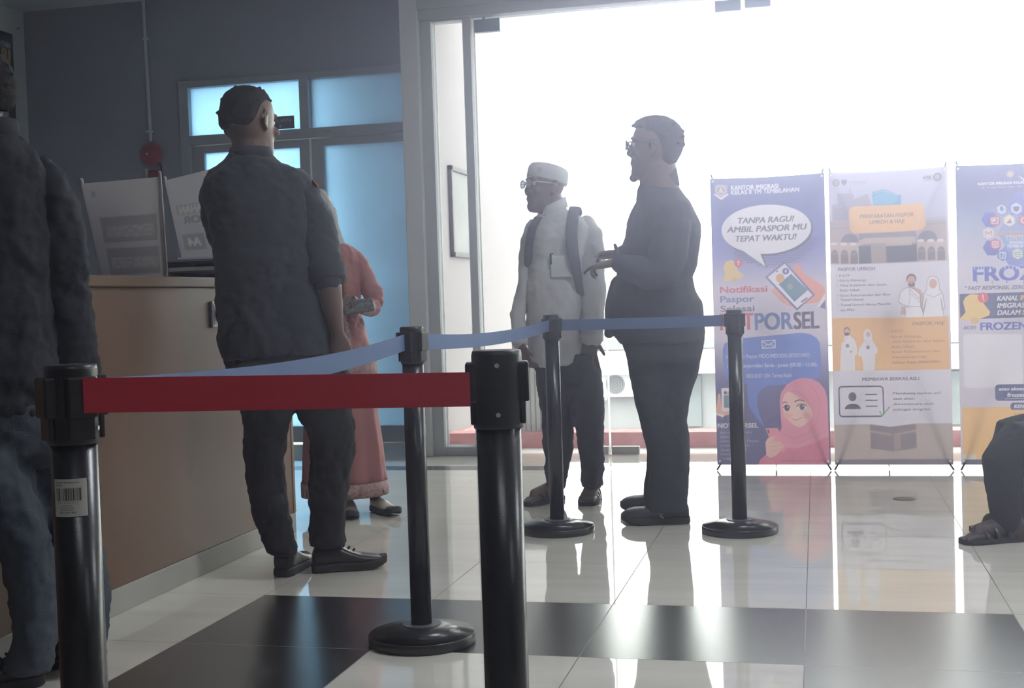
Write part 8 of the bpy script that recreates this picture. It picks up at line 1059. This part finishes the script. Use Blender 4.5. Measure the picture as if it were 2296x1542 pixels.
loft(b, secs, cap=False); sk = obj('skirt', b, M_pinkd, R_, True); s_ = sk.modifiers.new('cloth', 'SOLIDIFY'); s_.thickness = .004
ring_band('lace_hem', rows[-1], M_lace2, sk, -.012, .055, .010, 2.0)
M_gold = mat('champagne_shoe', (.42, .36, .30), .35, metal=.3); shoe(R_, p['footL'][0], p['footL'][1], .082, .066, False, M_gold); shoe(R_, p['footR'][0], p['footR'][1], .082, .066, False, M_gold)
ph = Vector(p['phone'][0]); o_ = thing('phone', 'dark patterned phone held in both hands by the person in pink', 'phone', (0, 0, 0)); o_.location = Matrix.Translation((p['org'][0], p['org'][1], 0)) @ Matrix.Rotation(p['rot'], 4, 'Z') @ ph; o_.rotation_euler = (math.radians(-35), math.radians(-8), p['rot'])
b = new(); box(b, (-.068, -.005, -.037), (.068, .005, .037), .008); obj('case', b, mat('marbled_case', (.03, .03, .033), .65, var=(60, .9, (.14, .14, .15))), o_); b = new(); box(b, (-.063, -.0065, -.033), (.063, -.0045, .033), .001); obj('back_print', b, mat('case_print', (.04, .04, .045), .65, var=(70, 1, (.22, .21, .21))), o_)
# --- seated person at the right edge
R_, p = person('seated', 'person in black trousers and sandals seated at the right edge, mostly cut off')
M_trk = mat('soft_black_trousers', (.020, .021, .026), .9, bump=(300, .3))
b = new(); tube(b, p['legN'], .8); tube(b, p['legF'], .8); foot(b, p['footN'][0], p['footN'][1]); foot(b, (.10, .22, 0), (-.06, .18, 0)); tube(b, [(.04, .0, .03, .036), (-.004, .0, .12, .04)]); loftT(b, [(.42, .2, .36, .15, .19), (.44, .2, .6, .13, .19), (.45, .2, .82, .12, .2), (.45, .2, .93, .07, .12), (.45, .2, .98, .05, .05)]); head(b, (.44, .2, 1.12), Rhead(-90, 0, 0), .95); tube(b, [(.46, .0, .88, .05), (.42, -.02, .62, .045), (.22, .0, .48, .04)]); tube(b, [(.46, .4, .88, .05), (.42, .42, .62, .045), (.22, .36, .5, .04)])
hand(b, (.22, .0, .485), (-1, .1, -.1), (0, 0, -1), side=1); hand(b, (.22, .36, .5), (-1, .1, -.1), (0, 0, -1), side=-1)
fuse(obj('body', b, mat('dark_brown_skin', (.055, .038, .034), .55), R_), .006, 3)
b = new(); tube(b, p['legN']); tube(b, p['legF']); loftT(b, [(.42, .2, .30, .16, .22), (.42, .2, .5, .15, .2)]); cloth('trousers', b, M_trk, R_, .007, 4, ((.10, .010), (.035, .006)))
b = new(); loftT(b, [(.42, .2, .42, .165, .21), (.44, .2, .6, .145, .21), (.45, .2, .82, .135, .22), (.45, .2, .92, .08, .14)]); tube(b, [(.46, .0, .88, .065), (.42, -.02, .62, .058), (.30, -.005, .53, .052)]); tube(b, [(.46, .4, .88, .065), (.42, .42, .62, .058), (.30, .38, .54, .052)]); cloth('jacket', b, M_jack, R_); hair(R_, (.44, .2, 1.12), Rhead(-90, 0, 0), 'crop', .95); eyes(R_, Vector((.44, .2, 1.12)), Rhead(-90, 0, 0), .95)
sandal(R_, p['footN'][0], p['footN'][1]); sandal(R_, (.10, .22, 0), (-.06, .18, 0))
bn = thing('bench', 'waiting bench just outside the right edge under the seated person', 'bench', (p['org'][0]+.62, p['org'][1]+.05, 0), p['rot'])
b = new(); box(b, (-.28, -.3, .20), (.28, 1.2, .23), .01); obj('seat', b, M_black, bn)
for x_ in (-.22, .22):
    for y_ in (-.22, 1.1): b = new(); cyl(b, (x_, y_, 0), (x_, y_, .20), .02, n=12); obj('leg', b, M_steel, bn)
# ------------------------------------------------------------------ done: drop the lettering helper
bpy.data.objects.remove(_fo)
